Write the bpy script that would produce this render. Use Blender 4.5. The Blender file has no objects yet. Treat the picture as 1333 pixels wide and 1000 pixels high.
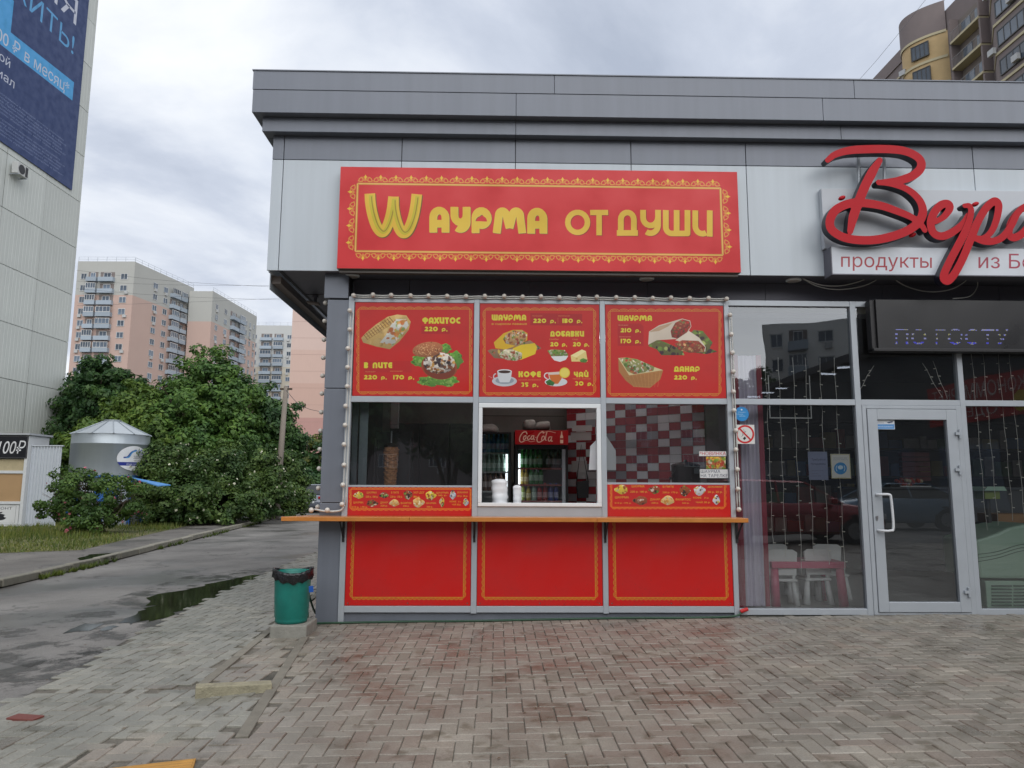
import bpy, math, random
import numpy as np
from mathutils import Vector, Matrix
random.seed(7); RNG = np.random.default_rng(7)
SC = bpy.context.scene; COL = SC.collection

# ------------------------------------------------------------------ camera
FPX = 950.0; HD = 8.0
_p, _r, _y = [math.radians(a) for a in (7.76, 0.258, 1.18)]
_f = np.array([math.sin(_y)*math.cos(_p), math.cos(_y)*math.cos(_p), math.sin(_p)])
_rt = np.array([math.cos(_y), -math.sin(_y), 0.0]); _up = np.cross(_rt, _f)
_rt = _rt*math.cos(_r) + _up*math.sin(_r); _up = np.cross(_rt, _f)
CAM = np.array([0, -HD, 1.3657])
cd = bpy.data.cameras.new('camera'); cam = bpy.data.objects.new('camera', cd); COL.objects.link(cam)
mw = Matrix.Identity(4)
for i in range(3):
    mw[i][0] = _rt[i]; mw[i][1] = _up[i]; mw[i][2] = -_f[i]; mw[i][3] = CAM[i]
cam.matrix_world = mw
cd.sensor_width = 36; cd.lens = FPX/1333*36; cd.clip_start = 0.05; cd.clip_end = 2000
SC.camera = cam

def _d(px, py): return _f*FPX + _rt*(px-666.5) - _up*(py-500)
def PY(px, py, Y=0.0):            # pixel -> point on the plane Y = const
    v = _d(px, py); return CAM + v*((Y+HD)/v[1])
def PX(px, py, X):
    v = _d(px, py); return CAM + v*(X/v[0])
def gz(X): return -0.0155*min(max(4.6-X, 0.0), 12.0)
def G(px, py):                    # pixel -> ground
    v = _d(px, py); z = 0.0
    for _ in range(40):
        t = (z-CAM[2])/v[2]; P = CAM+v*t; z = gz(P[0])
    return P

# ------------------------------------------------------------------ world, sun, exposure
SUN_EL, SUN_ROT = math.radians(40), math.radians(163)
W = bpy.data.worlds.new('World'); SC.world = W; W.use_nodes = True
nt = W.node_tree; nt.nodes.clear(); N = nt.nodes.new; L = nt.links.new
out = N('ShaderNodeOutputWorld'); bg = N('ShaderNodeBackground'); L(bg.outputs[0], out.inputs[0])
bg.inputs[1].default_value = 0.12
sky = N('ShaderNodeTexSky'); sky.sky_type = 'NISHITA'; sky.sun_disc = False
sky.sun_elevation = SUN_EL; sky.sun_rotation = SUN_ROT; sky.air_density = 1.0; sky.dust_density = 1.5
tc = N('ShaderNodeTexCoord'); sep = N('ShaderNodeSeparateXYZ'); L(tc.outputs['Generated'], sep.inputs[0])
def mth(op, a, b=None, c=None):
    n = N('ShaderNodeMath'); n.operation = op
    for i, v in enumerate((a, b, c)):
        if v is None: continue
        if isinstance(v, (int, float)): n.inputs[i].default_value = v
        else: L(v, n.inputs[i])
    return n.outputs[0]
zz = mth('ADD', mth('MAXIMUM', sep.outputs[2], 0.0), 0.16)
cmb = N('ShaderNodeCombineXYZ'); L(mth('DIVIDE', sep.outputs[0], zz), cmb.inputs[0]); L(mth('DIVIDE', sep.outputs[1], zz), cmb.inputs[1])
def wnoise(scale, detail, rough, dist=0.0, off=0.0):
    mp = N('ShaderNodeMapping'); mp.inputs['Location'].default_value = (off, off*0.7, 0); L(cmb.outputs[0], mp.inputs[0])
    n = N('ShaderNodeTexNoise'); n.inputs['Scale'].default_value = scale; n.inputs['Detail'].default_value = detail
    n.inputs['Roughness'].default_value = rough; n.inputs['Distortion'].default_value = dist; L(mp.outputs[0], n.inputs['Vector']); return n.outputs['Fac']
def ramp(fac, stops, node=N, link=L):
    r = node('ShaderNodeValToRGB'); e = r.color_ramp.elements
    while len(e) < len(stops): e.new(0.5)
    for k, (p, c) in enumerate(stops):
        e[k].position = p; e[k].color = (*c, 1) if len(c) == 3 else c
    link(fac, r.inputs[0]); return r.outputs[0]
n1 = wnoise(1.15, 9, 0.56, 0.35, 5.3); n2 = wnoise(0.45, 4, 0.5, 0.2, 9.4)
K = 4.1
cl = ramp(n1, [(0.30, (K*0.62, K*0.70, K*0.86)), (0.43, (K*0.84, K*0.92, K*1.08)), (0.50, (K*1.04, K*1.11, K*1.24)), (0.60, (K*1.26, K*1.31, K*1.39)), (0.72, (K*1.45, K*1.48, K*1.52))])
mask = ramp(n2, [(0.22, (0.62,)*3), (0.42, (1, 1, 1))])
mx = N('ShaderNodeMix'); mx.data_type = 'RGBA'; L(mask, mx.inputs[0]); L(sky.outputs[0], mx.inputs[6]); L(cl, mx.inputs[7])
L(mx.outputs[2], bg.inputs[0])

sd = bpy.data.lights.new('sun', 'SUN'); sd.energy = 1.5; sd.angle = math.radians(75); sd.color = (1, 0.97, 0.93)
so = bpy.data.objects.new('sun', sd); COL.objects.link(so)
_sv = Vector((math.cos(SUN_EL)*math.sin(SUN_ROT), math.cos(SUN_EL)*math.cos(SUN_ROT), math.sin(SUN_EL)))
so.rotation_euler = _sv.to_track_quat('Z', 'Y').to_euler(); so.location = (0, -20, 40)
SC.view_settings.view_transform = 'Standard'; SC.view_settings.look = 'None'
SC.view_settings.exposure = 0.6; SC.view_settings.gamma = 1.0; SC.view_settings.use_curve_mapping = False
SC.cycles.max_bounces = 7; SC.cycles.diffuse_bounces = 3; SC.cycles.glossy_bounces = 3
SC.cycles.transparent_max_bounces = 10; SC.cycles.transmission_bounces = 4
SC.cycles.caustics_reflective = False; SC.cycles.caustics_refractive = False

# ------------------------------------------------------------------ materials
MATS = {}
def s2l(c):
    c = c/255.0 if c > 1 else c
    return c/12.92 if c <= 0.04045 else ((c+0.055)/1.055)**2.4
def M(name, col, rough=0.5, metal=0.0, var=0.12, scale=6.0, bump=0.0, bscale=None, obj_rand=0.0, isl_rand=0.0, emit=0.0, spec=0.5, streak=0.0, coat=0.0):
    if name in MATS: return MATS[name]
    m = bpy.data.materials.new(name); m.use_nodes = True; t = m.node_tree; b = t.nodes['Principled BSDF']; n = t.nodes.new; l = t.links.new
    b.inputs['Roughness'].default_value = rough; b.inputs['Metallic'].default_value = metal; b.inputs['Specular IOR Level'].default_value = spec
    b.inputs['Coat Weight'].default_value = coat
    tcn = n('ShaderNodeTexCoord'); cur = None
    noi = n('ShaderNodeTexNoise'); noi.inputs['Scale'].default_value = scale; noi.inputs['Detail'].default_value = 6; noi.inputs['Roughness'].default_value = 0.6
    l(tcn.outputs['Object'], noi.inputs['Vector'])
    def mathn(op, a, bb, clamp=False):
        q = n('ShaderNodeMath'); q.operation = op; q.use_clamp = clamp
        for i, v in enumerate((a, bb)):
            if isinstance(v, (int, float)): q.inputs[i].default_value = v
            else: l(v, q.inputs[i])
        return q.outputs[0]
    mr = mathn('MULTIPLY_ADD', noi.outputs['Fac'], var*2.4); mr.node.inputs[2].default_value = 1-var*1.2
    fac = mr
    if streak:
        mp = n('ShaderNodeMapping'); mp.inputs['Scale'].default_value = (9, 9, 0.35); l(tcn.outputs['Object'], mp.inputs[0])
        ns = n('ShaderNodeTexNoise'); ns.inputs['Scale'].default_value = 1.2; ns.inputs['Detail'].default_value = 5; l(mp.outputs[0], ns.inputs['Vector'])
        q = mathn('MULTIPLY_ADD', ns.outputs['Fac'], streak*2); q.node.inputs[2].default_value = 1-streak
        fac = mathn('MULTIPLY', fac, q)
    if obj_rand or isl_rand:
        oi = n('ShaderNodeObjectInfo'); ge = n('ShaderNodeNewGeometry')
        rr = mathn('FRACT', mathn('ADD', oi.outputs['Random'], ge.outputs['Random Per Island']), 0.0)
        a = max(obj_rand, isl_rand)
        q = mathn('MULTIPLY_ADD', rr, 2*a); q.node.inputs[2].default_value = 1-a
        fac = mathn('MULTIPLY', fac, q)
    sc = n('ShaderNodeVectorMath'); sc.operation = 'SCALE'; sc.inputs[0].default_value = col; l(fac, sc.inputs['Scale'])
    l(sc.outputs[0], b.inputs['Base Color'])
    rq = mathn('MULTIPLY_ADD', noi.outputs['Fac'], 0.2); rq.node.inputs[2].default_value = rough-0.1
    if rough > 0.12: l(rq, b.inputs['Roughness'])
    if bump:
        nb = n('ShaderNodeTexNoise'); nb.inputs['Scale'].default_value = bscale or scale*6; nb.inputs['Detail'].default_value = 4; l(tcn.outputs['Object'], nb.inputs['Vector'])
        bn = n('ShaderNodeBump'); bn.inputs['Strength'].default_value = min(1, bump); bn.inputs['Distance'].default_value = 0.01*max(1, bump); l(nb.outputs['Fac'], bn.inputs['Height']); l(bn.outputs[0], b.inputs['Normal'])
    if emit:
        b.inputs['Emission Color'].default_value = (*col, 1); b.inputs['Emission Strength'].default_value = emit
    MATS[name] = m; return m

def glass_mat(name, tint, base, rough=0.0, dirt=0.0):
    m = bpy.data.materials.new(name); m.use_nodes = True; t = m.node_tree; t.nodes.clear(); n = t.nodes.new; l = t.links.new
    o = n('ShaderNodeOutputMaterial'); mix = n('ShaderNodeMixShader'); tr = n('ShaderNodeBsdfTransparent'); gl = n('ShaderNodeBsdfGlossy')
    tr.inputs[0].default_value = (*tint, 1); gl.inputs['Roughness'].default_value = rough; gl.inputs[0].default_value = (0.9, 0.95, 1, 1)
    fr = n('ShaderNodeFresnel'); fr.inputs[0].default_value = 1.5
    ad = n('ShaderNodeMath'); ad.operation = 'ADD'; ad.use_clamp = True; ad.inputs[1].default_value = base; l(fr.outputs[0], ad.inputs[0])
    l(ad.outputs[0], mix.inputs[0]); l(tr.outputs[0], mix.inputs[1]); l(gl.outputs[0], mix.inputs[2])
    nb = n('ShaderNodeTexNoise'); nb.inputs['Scale'].default_value = 1.1; nb.inputs['Detail'].default_value = 1
    tcn = n('ShaderNodeTexCoord'); l(tcn.outputs['Object'], nb.inputs['Vector'])
    bn = n('ShaderNodeBump'); bn.inputs['Strength'].default_value = 0.35; bn.inputs['Distance'].default_value = 0.006; l(nb.outputs['Fac'], bn.inputs['Height']); l(bn.outputs[0], gl.inputs['Normal'])
    last = mix.outputs[0]
    if dirt:
        df = n('ShaderNodeBsdfDiffuse'); df.inputs[0].default_value = (0.6, 0.62, 0.64, 1)
        m2 = n('ShaderNodeMixShader'); nd = n('ShaderNodeTexNoise'); nd.inputs['Scale'].default_value = 3; nd.inputs['Detail'].default_value = 5; l(tcn.outputs['Object'], nd.inputs['Vector'])
        q = n('ShaderNodeMath'); q.operation = 'MULTIPLY'; q.inputs[1].default_value = dirt; l(nd.outputs['Fac'], q.inputs[0]); l(q.outputs[0], m2.inputs[0]); l(last, m2.inputs[1]); l(df.outputs[0], m2.inputs[2]); last = m2.outputs[0]
    l(last, o.inputs[0]); MATS[name] = m; return m
GLASS = glass_mat('shop_glass', (0.90, 0.93, 0.94), 0.095, dirt=0.02)
FARGLASS = M('far_window_glass', (0.10, 0.13, 0.17), 0.12, var=0.5, scale=0.4, obj_rand=0.5)
silver = M('anodised_silver', (0.40, 0.435, 0.47), 0.42, 0.25, 0.05)
white_pvc = M('white_pvc', (0.72, 0.75, 0.76), 0.4, 0, 0.04)
pan_white = M('composite_panel_white', (0.50, 0.555, 0.60), 0.38, 0.0, 0.035, 1.3, streak=0.10)
pan_grey = M('composite_panel_grey', (0.165, 0.182, 0.215), 0.42, 0.2, 0.09, 1.5, streak=0.12)
pan_dark = M('composite_panel_dark', (0.12, 0.12, 0.145), 0.5, 0.1, 0.06)
soffit_m = M('soffit_brown', (0.26, 0.22, 0.20), 0.6, 0, 0.08)
black_m = M('black_plastic', (0.015, 0.015, 0.017), 0.45, 0, 0.1)
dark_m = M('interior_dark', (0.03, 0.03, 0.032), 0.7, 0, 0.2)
red_m = M('red_vinyl', (0.50, 0.012, 0.014), 0.4, 0, 0.035, 1.2)
bulb_m = M('bulb_white', (0.62, 0.58, 0.52), 0.3, 0, 0.05)
cable_m = M('cable_white', (0.55, 0.55, 0.52), 0.5, 0, 0.08)
concrete = M('concrete', (0.24, 0.235, 0.205), 0.85, 0, 0.35, 9, 0.5)

# ------------------------------------------------------------------ mesh building
class MB:
    def __init__(s): s.v = []; s.f = []; s.mi = []
    def add(s, vs, fs, mi=0):
        b = len(s.v); s.v += [tuple(map(float, v)) for v in vs]; s.f += [tuple(b+i for i in f) for f in fs]; s.mi += [mi]*len(fs); return s
    def box(s, x0, x1, y0, y1, z0, z1, mi=0):
        return s.add([(x0,y0,z0),(x1,y0,z0),(x1,y1,z0),(x0,y1,z0),(x0,y0,z1),(x1,y0,z1),(x1,y1,z1),(x0,y1,z1)],
                     [(0,3,2,1),(4,5,6,7),(0,1,5,4),(1,2,6,5),(2,3,7,6),(3,0,4,7)], mi)
    def boxf(s, c, u, v, w, mi=0):      # centre and three half vectors
        c, u, v, w = map(np.array, (c, u, v, w))
        P = [c+a*u+b*v+d*w for d in (-1, 1) for (a, b) in ((-1,-1),(1,-1),(1,1),(-1,1))]
        return s.add(P, [(0,3,2,1),(4,5,6,7),(0,1,5,4),(1,2,6,5),(2,3,7,6),(3,0,4,7)], mi)
    def prism(s, pts, axis, d0, d1, mi=0):   # polygon in the two other axes
        n = len(pts)
        def P(p, d): return (d, p[0], p[1]) if axis == 'x' else (p[0], d, p[1]) if axis == 'y' else (p[0], p[1], d)
        return s.add([P(p, d0) for p in pts]+[P(p, d1) for p in pts],
                     [tuple(range(n))[::-1], tuple(range(n, 2*n))]+[(i, (i+1) % n, n+(i+1) % n, n+i) for i in range(n)], mi)
    def cyl(s, a, b, r0, r1=None, n=12, mi=0, caps=True):
        r1 = r0 if r1 is None else r1; a = Vector(a); b = Vector(b); z = (b-a).normalized(); x = z.orthogonal().normalized(); y = z.cross(x)
        vs = [a+(x*math.cos(t)+y*math.sin(t))*r0 for t in [2*math.pi*i/n for i in range(n)]]+[b+(x*math.cos(t)+y*math.sin(t))*r1 for t in [2*math.pi*i/n for i in range(n)]]
        fs = [(i, (i+1) % n, n+(i+1) % n, n+i) for i in range(n)]
        if caps: fs += [tuple(range(n))[::-1], tuple(range(n, 2*n))]
        return s.add(vs, fs, mi)
    def lathe(s, prof, o=(0,0,0), n=20, mi=0):
        vs = []; fs = []
        for (r, z) in prof:
            for i in range(n):
                t = 2*math.pi*i/n; vs.append((o[0]+r*math.cos(t), o[1]+r*math.sin(t), o[2]+z))
        for k in range(len(prof)-1):
            for i in range(n): fs.append((k*n+i, k*n+(i+1) % n, (k+1)*n+(i+1) % n, (k+1)*n+i))
        return s.add(vs, fs, mi)
    def ball(s, c, r, n=8, sz=1.0, mi=0):
        prof = [(r*math.sin(math.pi*k/6)+1e-5, -r*sz*math.cos(math.pi*k/6)) for k in range(7)]
        return s.lathe(prof, c, n, mi)
    def tube(s, pts, r, n=6, mi=0):
        pts = [Vector(p) for p in pts]; vs = []; fs = []; x = None
        for i, p in enumerate(pts):
            d = (pts[min(i+1, len(pts)-1)]-pts[max(i-1, 0)]).normalized()
            x = d.orthogonal().normalized() if x is None else (x-d*x.dot(d)).normalized()
            y = d.cross(x); rr = r[i] if isinstance(r, (list, tuple)) else r
            vs += [p+(x*math.cos(t)+y*math.sin(t))*rr for t in [2*math.pi*k/n for k in range(n)]]
        for i in range(len(pts)-1):
            for k in range(n): fs.append((i*n+k, i*n+(k+1) % n, (i+1)*n+(k+1) % n, (i+1)*n+k))
        fs += [tuple(range(n))[::-1], tuple(range((len(pts)-1)*n, len(pts)*n))]
        return s.add(vs, fs, mi)
    def build(s, name, mats, parent=None, smooth=False, bevel=0.0, origin=None):
        me = bpy.data.meshes.new(name)
        org = origin if origin is not None else (ORG.get(parent.name, (0,0,0)) if parent else (0,0,0))
        V = np.array(s.v, dtype=float)-np.array(org, dtype=float)
        me.from_pydata(V.tolist(), [], s.f)
        mats = mats if isinstance(mats, (list, tuple)) else [mats]
        for m in mats: me.materials.append(m)
        if len(mats) > 1: me.polygons.foreach_set('material_index', s.mi)
        if smooth: me.polygons.foreach_set('use_smooth', [True]*len(s.f))
        me.update()
        o = bpy.data.objects.new(name, me); COL.objects.link(o)
        if parent: o.parent = parent; ORG[o.name] = ORG.get(parent.name, (0,0,0))
        else:
            ORG[o.name] = tuple(org); o.location = org
        if bevel:
            b = o.modifiers.new('bevel', 'BEVEL'); b.width = bevel; b.segments = 2; b.limit_method = 'ANGLE'
        return o
ORG = {}
def T(name, label, cat, loc=(0,0,0), group=None):
    o = bpy.data.objects.new(name, None); COL.objects.link(o); o.location = loc; o.empty_display_size = 0.1; ORG[o.name] = tuple(loc)
    tag(o, label, cat, group); return o
def tag(o, label=None, cat=None, group=None, kind=None):
    if label: o['label'] = label
    if cat: o['category'] = cat
    if group: o['group'] = group
    if kind: o['kind'] = kind
    return o
def inst(src, name, parent, loc, rot=None, scale=None):
    o = bpy.data.objects.new(name, src.data if hasattr(src, 'data') else src); COL.objects.link(o); o.parent = parent; o.location = loc
    if rot: o.rotation_euler = rot
    if scale: o.scale = scale
    return o
def copy_thing(src, loc, label, rotz=None):
    r = src.copy(); COL.objects.link(r); r.location = loc; r['label'] = label; ORG[r.name] = tuple(loc)
    if rotz is not None: r.rotation_euler = (0, 0, rotz)
    for ch in list(src.children):
        c = ch.copy(); COL.objects.link(c); c.parent = r
        for g in list(ch.children):
            d = g.copy(); COL.objects.link(d); d.parent = c
    return r
def struct(name, mb, m, smooth=False, **k):
    o = mb.build(name, m, smooth=smooth, **k); o['kind'] = 'structure'; return o
BX = lambda *a: MB().box(*a)

# ------------------------------------------------------------------ text outlines and a small 2-D painter for flat print
_tc = {}
def bf_tris(s, bold=0.0):
    if (s, bold) in _tc: return _tc[(s, bold)]
    c = bpy.data.curves.new('lettering', 'FONT'); c.body = s; c.offset = bold; o = bpy.data.objects.new('lettering', c); COL.objects.link(o)
    dg = bpy.context.evaluated_depsgraph_get(); m = bpy.data.meshes.new_from_object(o.evaluated_get(dg)); m.calc_loop_triangles()
    V = np.array([v.co[:2] for v in m.vertices]); Tr = np.array([t.vertices[:] for t in m.loop_triangles])
    bpy.data.objects.remove(o); bpy.data.curves.remove(c); bpy.data.meshes.remove(m)
    _tc[(s, bold)] = (V, Tr); return V, Tr
def bf_edges(s, bold=0.0):      # outline loops of a line of lettering
    k = ('e', s, bold)
    if k in _tc: return _tc[k]
    c = bpy.data.curves.new('lettering', 'FONT'); c.body = s; c.offset = bold; c.fill_mode = 'NONE'; o = bpy.data.objects.new('lettering', c); COL.objects.link(o)
    dg = bpy.context.evaluated_depsgraph_get(); m = bpy.data.meshes.new_from_object(o.evaluated_get(dg))
    V = np.array([v.co[:2] for v in m.vertices]); E_ = np.array([e.vertices[:] for e in m.edges])
    bpy.data.objects.remove(o); bpy.data.curves.remove(c); bpy.data.meshes.remove(m); _tc[k] = (V, E_); return V, E_
def arc(cx, cy, rx, ry, a0, a1, n=9):
    return [(cx+rx*math.cos(math.radians(a0+(a1-a0)*k/n)), cy+ry*math.sin(math.radians(a0+(a1-a0)*k/n))) for k in range(n+1)]
def glyph(ch, t):
    h = t/2; Lx = h; T_ = h; B = 1-h
    def AR(W): return (Lx+W-h)/2, (W-2*h)/2
    if ch == 'А':
        W = .84; c, r = AR(W); return W, [[(Lx,1)]+arc(c, T_+r*1.0, r, r, 180, 360)+[(W-h,1)], [(Lx,.66),(W-h,.66)]]
    if ch == 'У':
        W = .84; c, r = AR(W); return W, [[(Lx,0),(Lx,.60-r)]+arc(c, .60-r, r, r, 180, 0)+[(W-h,0)], [(W-h,.3),(W-h,B-r)]+arc(c, B-r, r, r, 0, 125)]
    if ch == 'Р' or ch == 'р':
        W = .84; c, r = AR(W); return W, [[(Lx,1),(Lx,T_+r)]+arc(c, T_+r, r, r, 180, 360)+arc(c, T_+r, r, r*1.0, 0, 95)+[(c-.02, T_+r*1.5)]]
    if ch == 'М':
        W = 1.45; r = .17; return W, [[(Lx,1),(Lx+.10,T_+r)]+arc(Lx+.10+r, T_+r, r, r, 180, 345)+[(W/2,.80)], [(W/2,.80)]+arc(W-h-.10-r, T_+r, r, r, 195, 360)+[(W-h,1)]]
    if ch in 'О0':
        W = 1.0; c, r = AR(W); return W, [arc(c, .5, r, .5-h, 0, 360, 22)]
    if ch == 'Т': return .72, [[(0,T_),(.72,T_)], [(.36,T_),(.36,1)]]
    if ch == 'Д':
        W = .88; c, r = AR(W-.12); c += .06; return W, [[(Lx+.06,B),(Lx+.06,T_+r)]+arc(c, T_+r, r, r, 180, 360)+[(c+r,B)], [(0,B),(W,B)]]
    if ch == 'Ш':
        W = 1.12; q = .25; return W, [[(Lx,0),(Lx,B-q)]+arc(Lx+q, B-q, q, q, 180, 90)+[(W-h,B),(W-h,0)], [((W)/2,0),((W)/2,B)]]
    if ch in 'ИЙ':
        W = .82; c, r = AR(W); s = [[(Lx,0),(Lx,B-r)]+arc(c, B-r, r, r, 180, 60), [(W-h,0),(W-h,1)]]
        if ch == 'Й': s.append([(c-.15,-.16),(c+.15,-.16)])
        return W, s
    if ch == 'П':
        W = .8; c, r = AR(W); return W, [[(Lx,1)]+arc(c, T_+r, r, r, 180, 360)+[(W-h,1)]]
    if ch in 'ВB8':
        W = .72; return W, [[(Lx,0),(Lx,1)], [(Lx,T_),(W*.5,T_)]+arc(W*.5, .27, W*.5-h, .27-h+.02, -90, 90)+[(Lx,.5)], [(W*.5,.5)]+arc(W*.5, .74, W*.5-h, .26-h+.02, -90, 90)+[(Lx,B)]]
    if ch == 'Б':
        W = .72; return W, [[(W,T_),(Lx,T_),(Lx,B)], [(Lx,.48),(W*.5,.48)]+arc(W*.5, .73, W*.5-h, .27-h, -90, 90)+[(Lx,B)]]
    if ch == 'Е':
        W = .66; q = .2; return W, [[(W,T_),(Lx+q,T_)]+arc(Lx+q, T_+q, q, q, 270, 180)+arc(Lx+q, B-q, q, q, 180, 90)+[(W,B)], [(Lx,.5),(W,.5)]]
    if ch == 'С':
        W = .8; return W, [arc(.5, .5, .5-h, .5-h, 300, 60, 14)]
    if ch == 'Ф':
        W = 1.0; return W, [arc(.5, .42, .5-h, .38-h, 0, 360, 18), [(.5,0),(.5,1)]]
    if ch == 'Х': return .8, [[(h,0)]+arc(.02, .5, .3, .5-h, -70, 70)+[(h,1)], [(.8-h,0)]+arc(.78, .5, .3, .5-h, 250, 110)+[(.8-h,1)]]
    if ch == 'К': return .76, [[(h,0),(h,1)], [(.74-h,0),(.74-h,.3),(.35,.5)], [(.35,.5),(.74-h,.7),(.74-h,1)]]
    if ch == 'Н': return .8, [[(h,0),(h,1)], [(.8-h,0),(.8-h,1)], [(h,.5),(.8-h,.5)]]
    if ch == 'Ч': return .76, [[(h,0),(h,.3)]+arc(.38, .32, .38-h, .25, 180, 90)+[(.76-h,.57)], [(.76-h,0),(.76-h,1)]]
    if ch == '1': return .3, [[(.15,0),(.15,1)]]
    if ch == '2': return .74, [arc(.37, .33, .37-h, .33-h, 190, 370)+[(.2,B)], [(0,B),(.74,B)]]
    if ch == '3': return .7, [arc(.34, .29, .34-h, .29-h, 200, 440), arc(.34, .72, .34-h, .28-h, -90, 160)]
    if ch == '5': return .7, [[(.66,T_),(h,T_),(h,.45)], [(h,.45)]+arc(.34, .7, .34-h, .3-h, -90, 150)]
    if ch == '7': return .66, [[(0,T_),(.6,T_),(.28,1)]]
    if ch == '.': return .2, [[(.02,.92),(.2,.92)]]
    return .4, []

class Canvas:
    def __init__(s, W, H, bg, mapping):
        s.W, s.H = W, H; s.a = np.empty((H, W, 3), np.float32); s.a[:] = np.array(bg, np.float32)/255; s.map = mapping; s.z = (0, 0, 1)
    def zoom(s, ox, oy, k): s.z = (ox, oy, k)
    def P(s, p): return s.map(s.z[0]+p[0]/s.z[2], s.z[1]+p[1]/s.z[2])
    def scale(s):
        a = s.P((0, 0)); b = s.P((10, 0)); c = s.P((0, 10)); return 0.5*(math.dist(a, b)+math.dist(a, c))/10
    def _bb(s, P, m):
        P = np.array(P); x0, y0 = np.floor(P.min(0)-m).astype(int); x1, y1 = np.ceil(P.max(0)+m).astype(int)
        x0 = max(x0, 0); y0 = max(y0, 0); x1 = min(x1, s.W); y1 = min(y1, s.H)
        return (x0, y0, x1, y1) if x1 > x0 and y1 > y0 else None
    def put(s, cov, bb, col, al=1):
        x0, y0, x1, y1 = bb; c = np.array(col, np.float32)/255; cov = (cov*al)[..., None].astype(np.float32)
        s.a[y0:y1, x0:x1] = s.a[y0:y1, x0:x1]*(1-cov)+c*cov
    def stroke(s, pts, w, col, al=1, butt=True, raw=False):
        P = np.array(pts if raw else [s.P(p) for p in pts], float); wp = w if raw else w*s.scale(); r = wp/2
        bb = s._bb(P, r+2)
        if bb is None: return
        X, Y = np.meshgrid(np.arange(bb[0], bb[2])+.5, np.arange(bb[1], bb[3])+.5); D = np.full(X.shape, 1e9); n = len(P)-1
        closed = np.allclose(P[0], P[-1])
        for i in range(n):
            a, b = P[i], P[i+1]; d = b-a; l2 = d@d
            if l2 < 1e-9: continue
            l_ = math.sqrt(l2); t = ((X-a[0])*d[0]+(Y-a[1])*d[1])/l2; tc_ = np.clip(t, 0, 1)
            dd = np.hypot(X-a[0]-tc_*d[0], Y-a[1]-tc_*d[1])
            if butt and not closed:
                if i == 0: dd = np.where(t < 0, np.maximum(dd, r-t*l_), dd)
                if i == n-1: dd = np.where(t > 1, np.maximum(dd, r+(t-1)*l_), dd)
            D = np.minimum(D, dd)
        if butt and not closed and n > 1:
            for e, q in ((0, 1), (n, n-1)):
                d = P[e]-P[q]; d = d/max(1e-6, np.hypot(*d)); sp = (X-P[e][0])*d[0]+(Y-P[e][1])*d[1]; nr = np.hypot(X-P[e][0], Y-P[e][1]) < 1.6*r
                D = np.where(nr & (sp > 0), np.maximum(D, r+sp), D)
        s.put(np.clip(r-D+.5, 0, 1)*min(1, wp), bb, col, al)
    def poly(s, pts, col, al=1, ret=False):
        P = np.array([s.P(p) for p in pts]); bb = s._bb(P, 1)
        if bb is None: return None
        acc = 0
        for oy in (.17, .5, .83):
            for ox in (.17, .5, .83):
                X, Y = np.meshgrid(np.arange(bb[0], bb[2])+ox, np.arange(bb[1], bb[3])+oy); ins = np.zeros(X.shape, bool); j = len(P)-1
                for i in range(len(P)):
                    (xi, yi), (xj, yj) = P[i], P[j]
                    if yi != yj: ins ^= ((yi > Y) != (yj > Y)) & (X < (xj-xi)*(Y-yi)/(yj-yi)+xi)
                    j = i
                acc = acc+ins
        cov = acc/9.0
        if ret: return cov, bb
        s.put(cov, bb, col, al)
    def ell(s, cx, cy, rx, ry, col, rot=0, al=1):
        c, n = math.cos(math.radians(rot)), math.sin(math.radians(rot))
        s.poly([(cx+rx*math.cos(t)*c-ry*math.sin(t)*n, cy+rx*math.cos(t)*n+ry*math.sin(t)*c) for t in np.linspace(0, 2*math.pi, 26)[:-1]], col, al)
    def food(s, pts, base, cols, n, r, shade=True):      # blob of chopped food inside an outline
        res = s.poly(pts, base, ret=True)
        if res is None: return
        cov, bb = res; s.put(cov, bb, base); h, w = cov.shape; lay = s.a[bb[1]:bb[3], bb[0]:bb[2]].copy(); k = s.scale(); rr = r*k
        Y, X = np.mgrid[0:h, 0:w]
        for _ in range(n):
            cx, cy = random.uniform(0, w), random.uniform(0, h); a = random.uniform(0, 3.14); q = random.uniform(.35, 1); e = rr*random.uniform(.5, 1.2)
            u = ((X-cx)*math.cos(a)+(Y-cy)*math.sin(a))/e; v = (-(X-cx)*math.sin(a)+(Y-cy)*math.cos(a))/(e*q)
            m_ = np.clip((1-np.hypot(u, v))*3, 0, 1)[..., None]*.85; lay = lay*(1-m_)+np.array(random.choice(cols))/255*random.uniform(.8, 1.1)*m_
        gx = np.random.default_rng(n).normal(1, .07, (h, w)); sh = (1.13-.30*(Y/max(1, h))-.06*(X/max(1, w)))*gx; lay = np.clip(lay*sh[..., None], 0, 1)
        c3 = cov[..., None]; s.a[bb[1]:bb[3], bb[0]:bb[2]] = s.a[bb[1]:bb[3], bb[0]:bb[2]]*(1-c3)+lay*c3
    def deco(s, txt, x0, y0, x1, y1, col, t=.27, gap=.12, dy=0):      # rounded display lettering fitted to a box
        W = [glyph(c, t)[0] if c != ' ' else .55 for c in txt]; tot = sum(W)+gap*(len(txt)-1); kx = (x1-x0)/tot; h = y1-y0; x = x0
        for i, c in enumerate(txt):
            if c != ' ':
                yy = y0+dy*(x-x0)/max(1, x1-x0)
                low = .3*h if c == 'р' else 0; hh = h*.8 if c == 'р' else h
                for st in glyph(c, t)[1]:
                    s.stroke([(x+p[0]*kx, yy+low+p[1]*hh) for p in st], t*h*(.85 if c == 'р' else 1), col)
            x += (W[i]+gap)*kx
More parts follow.
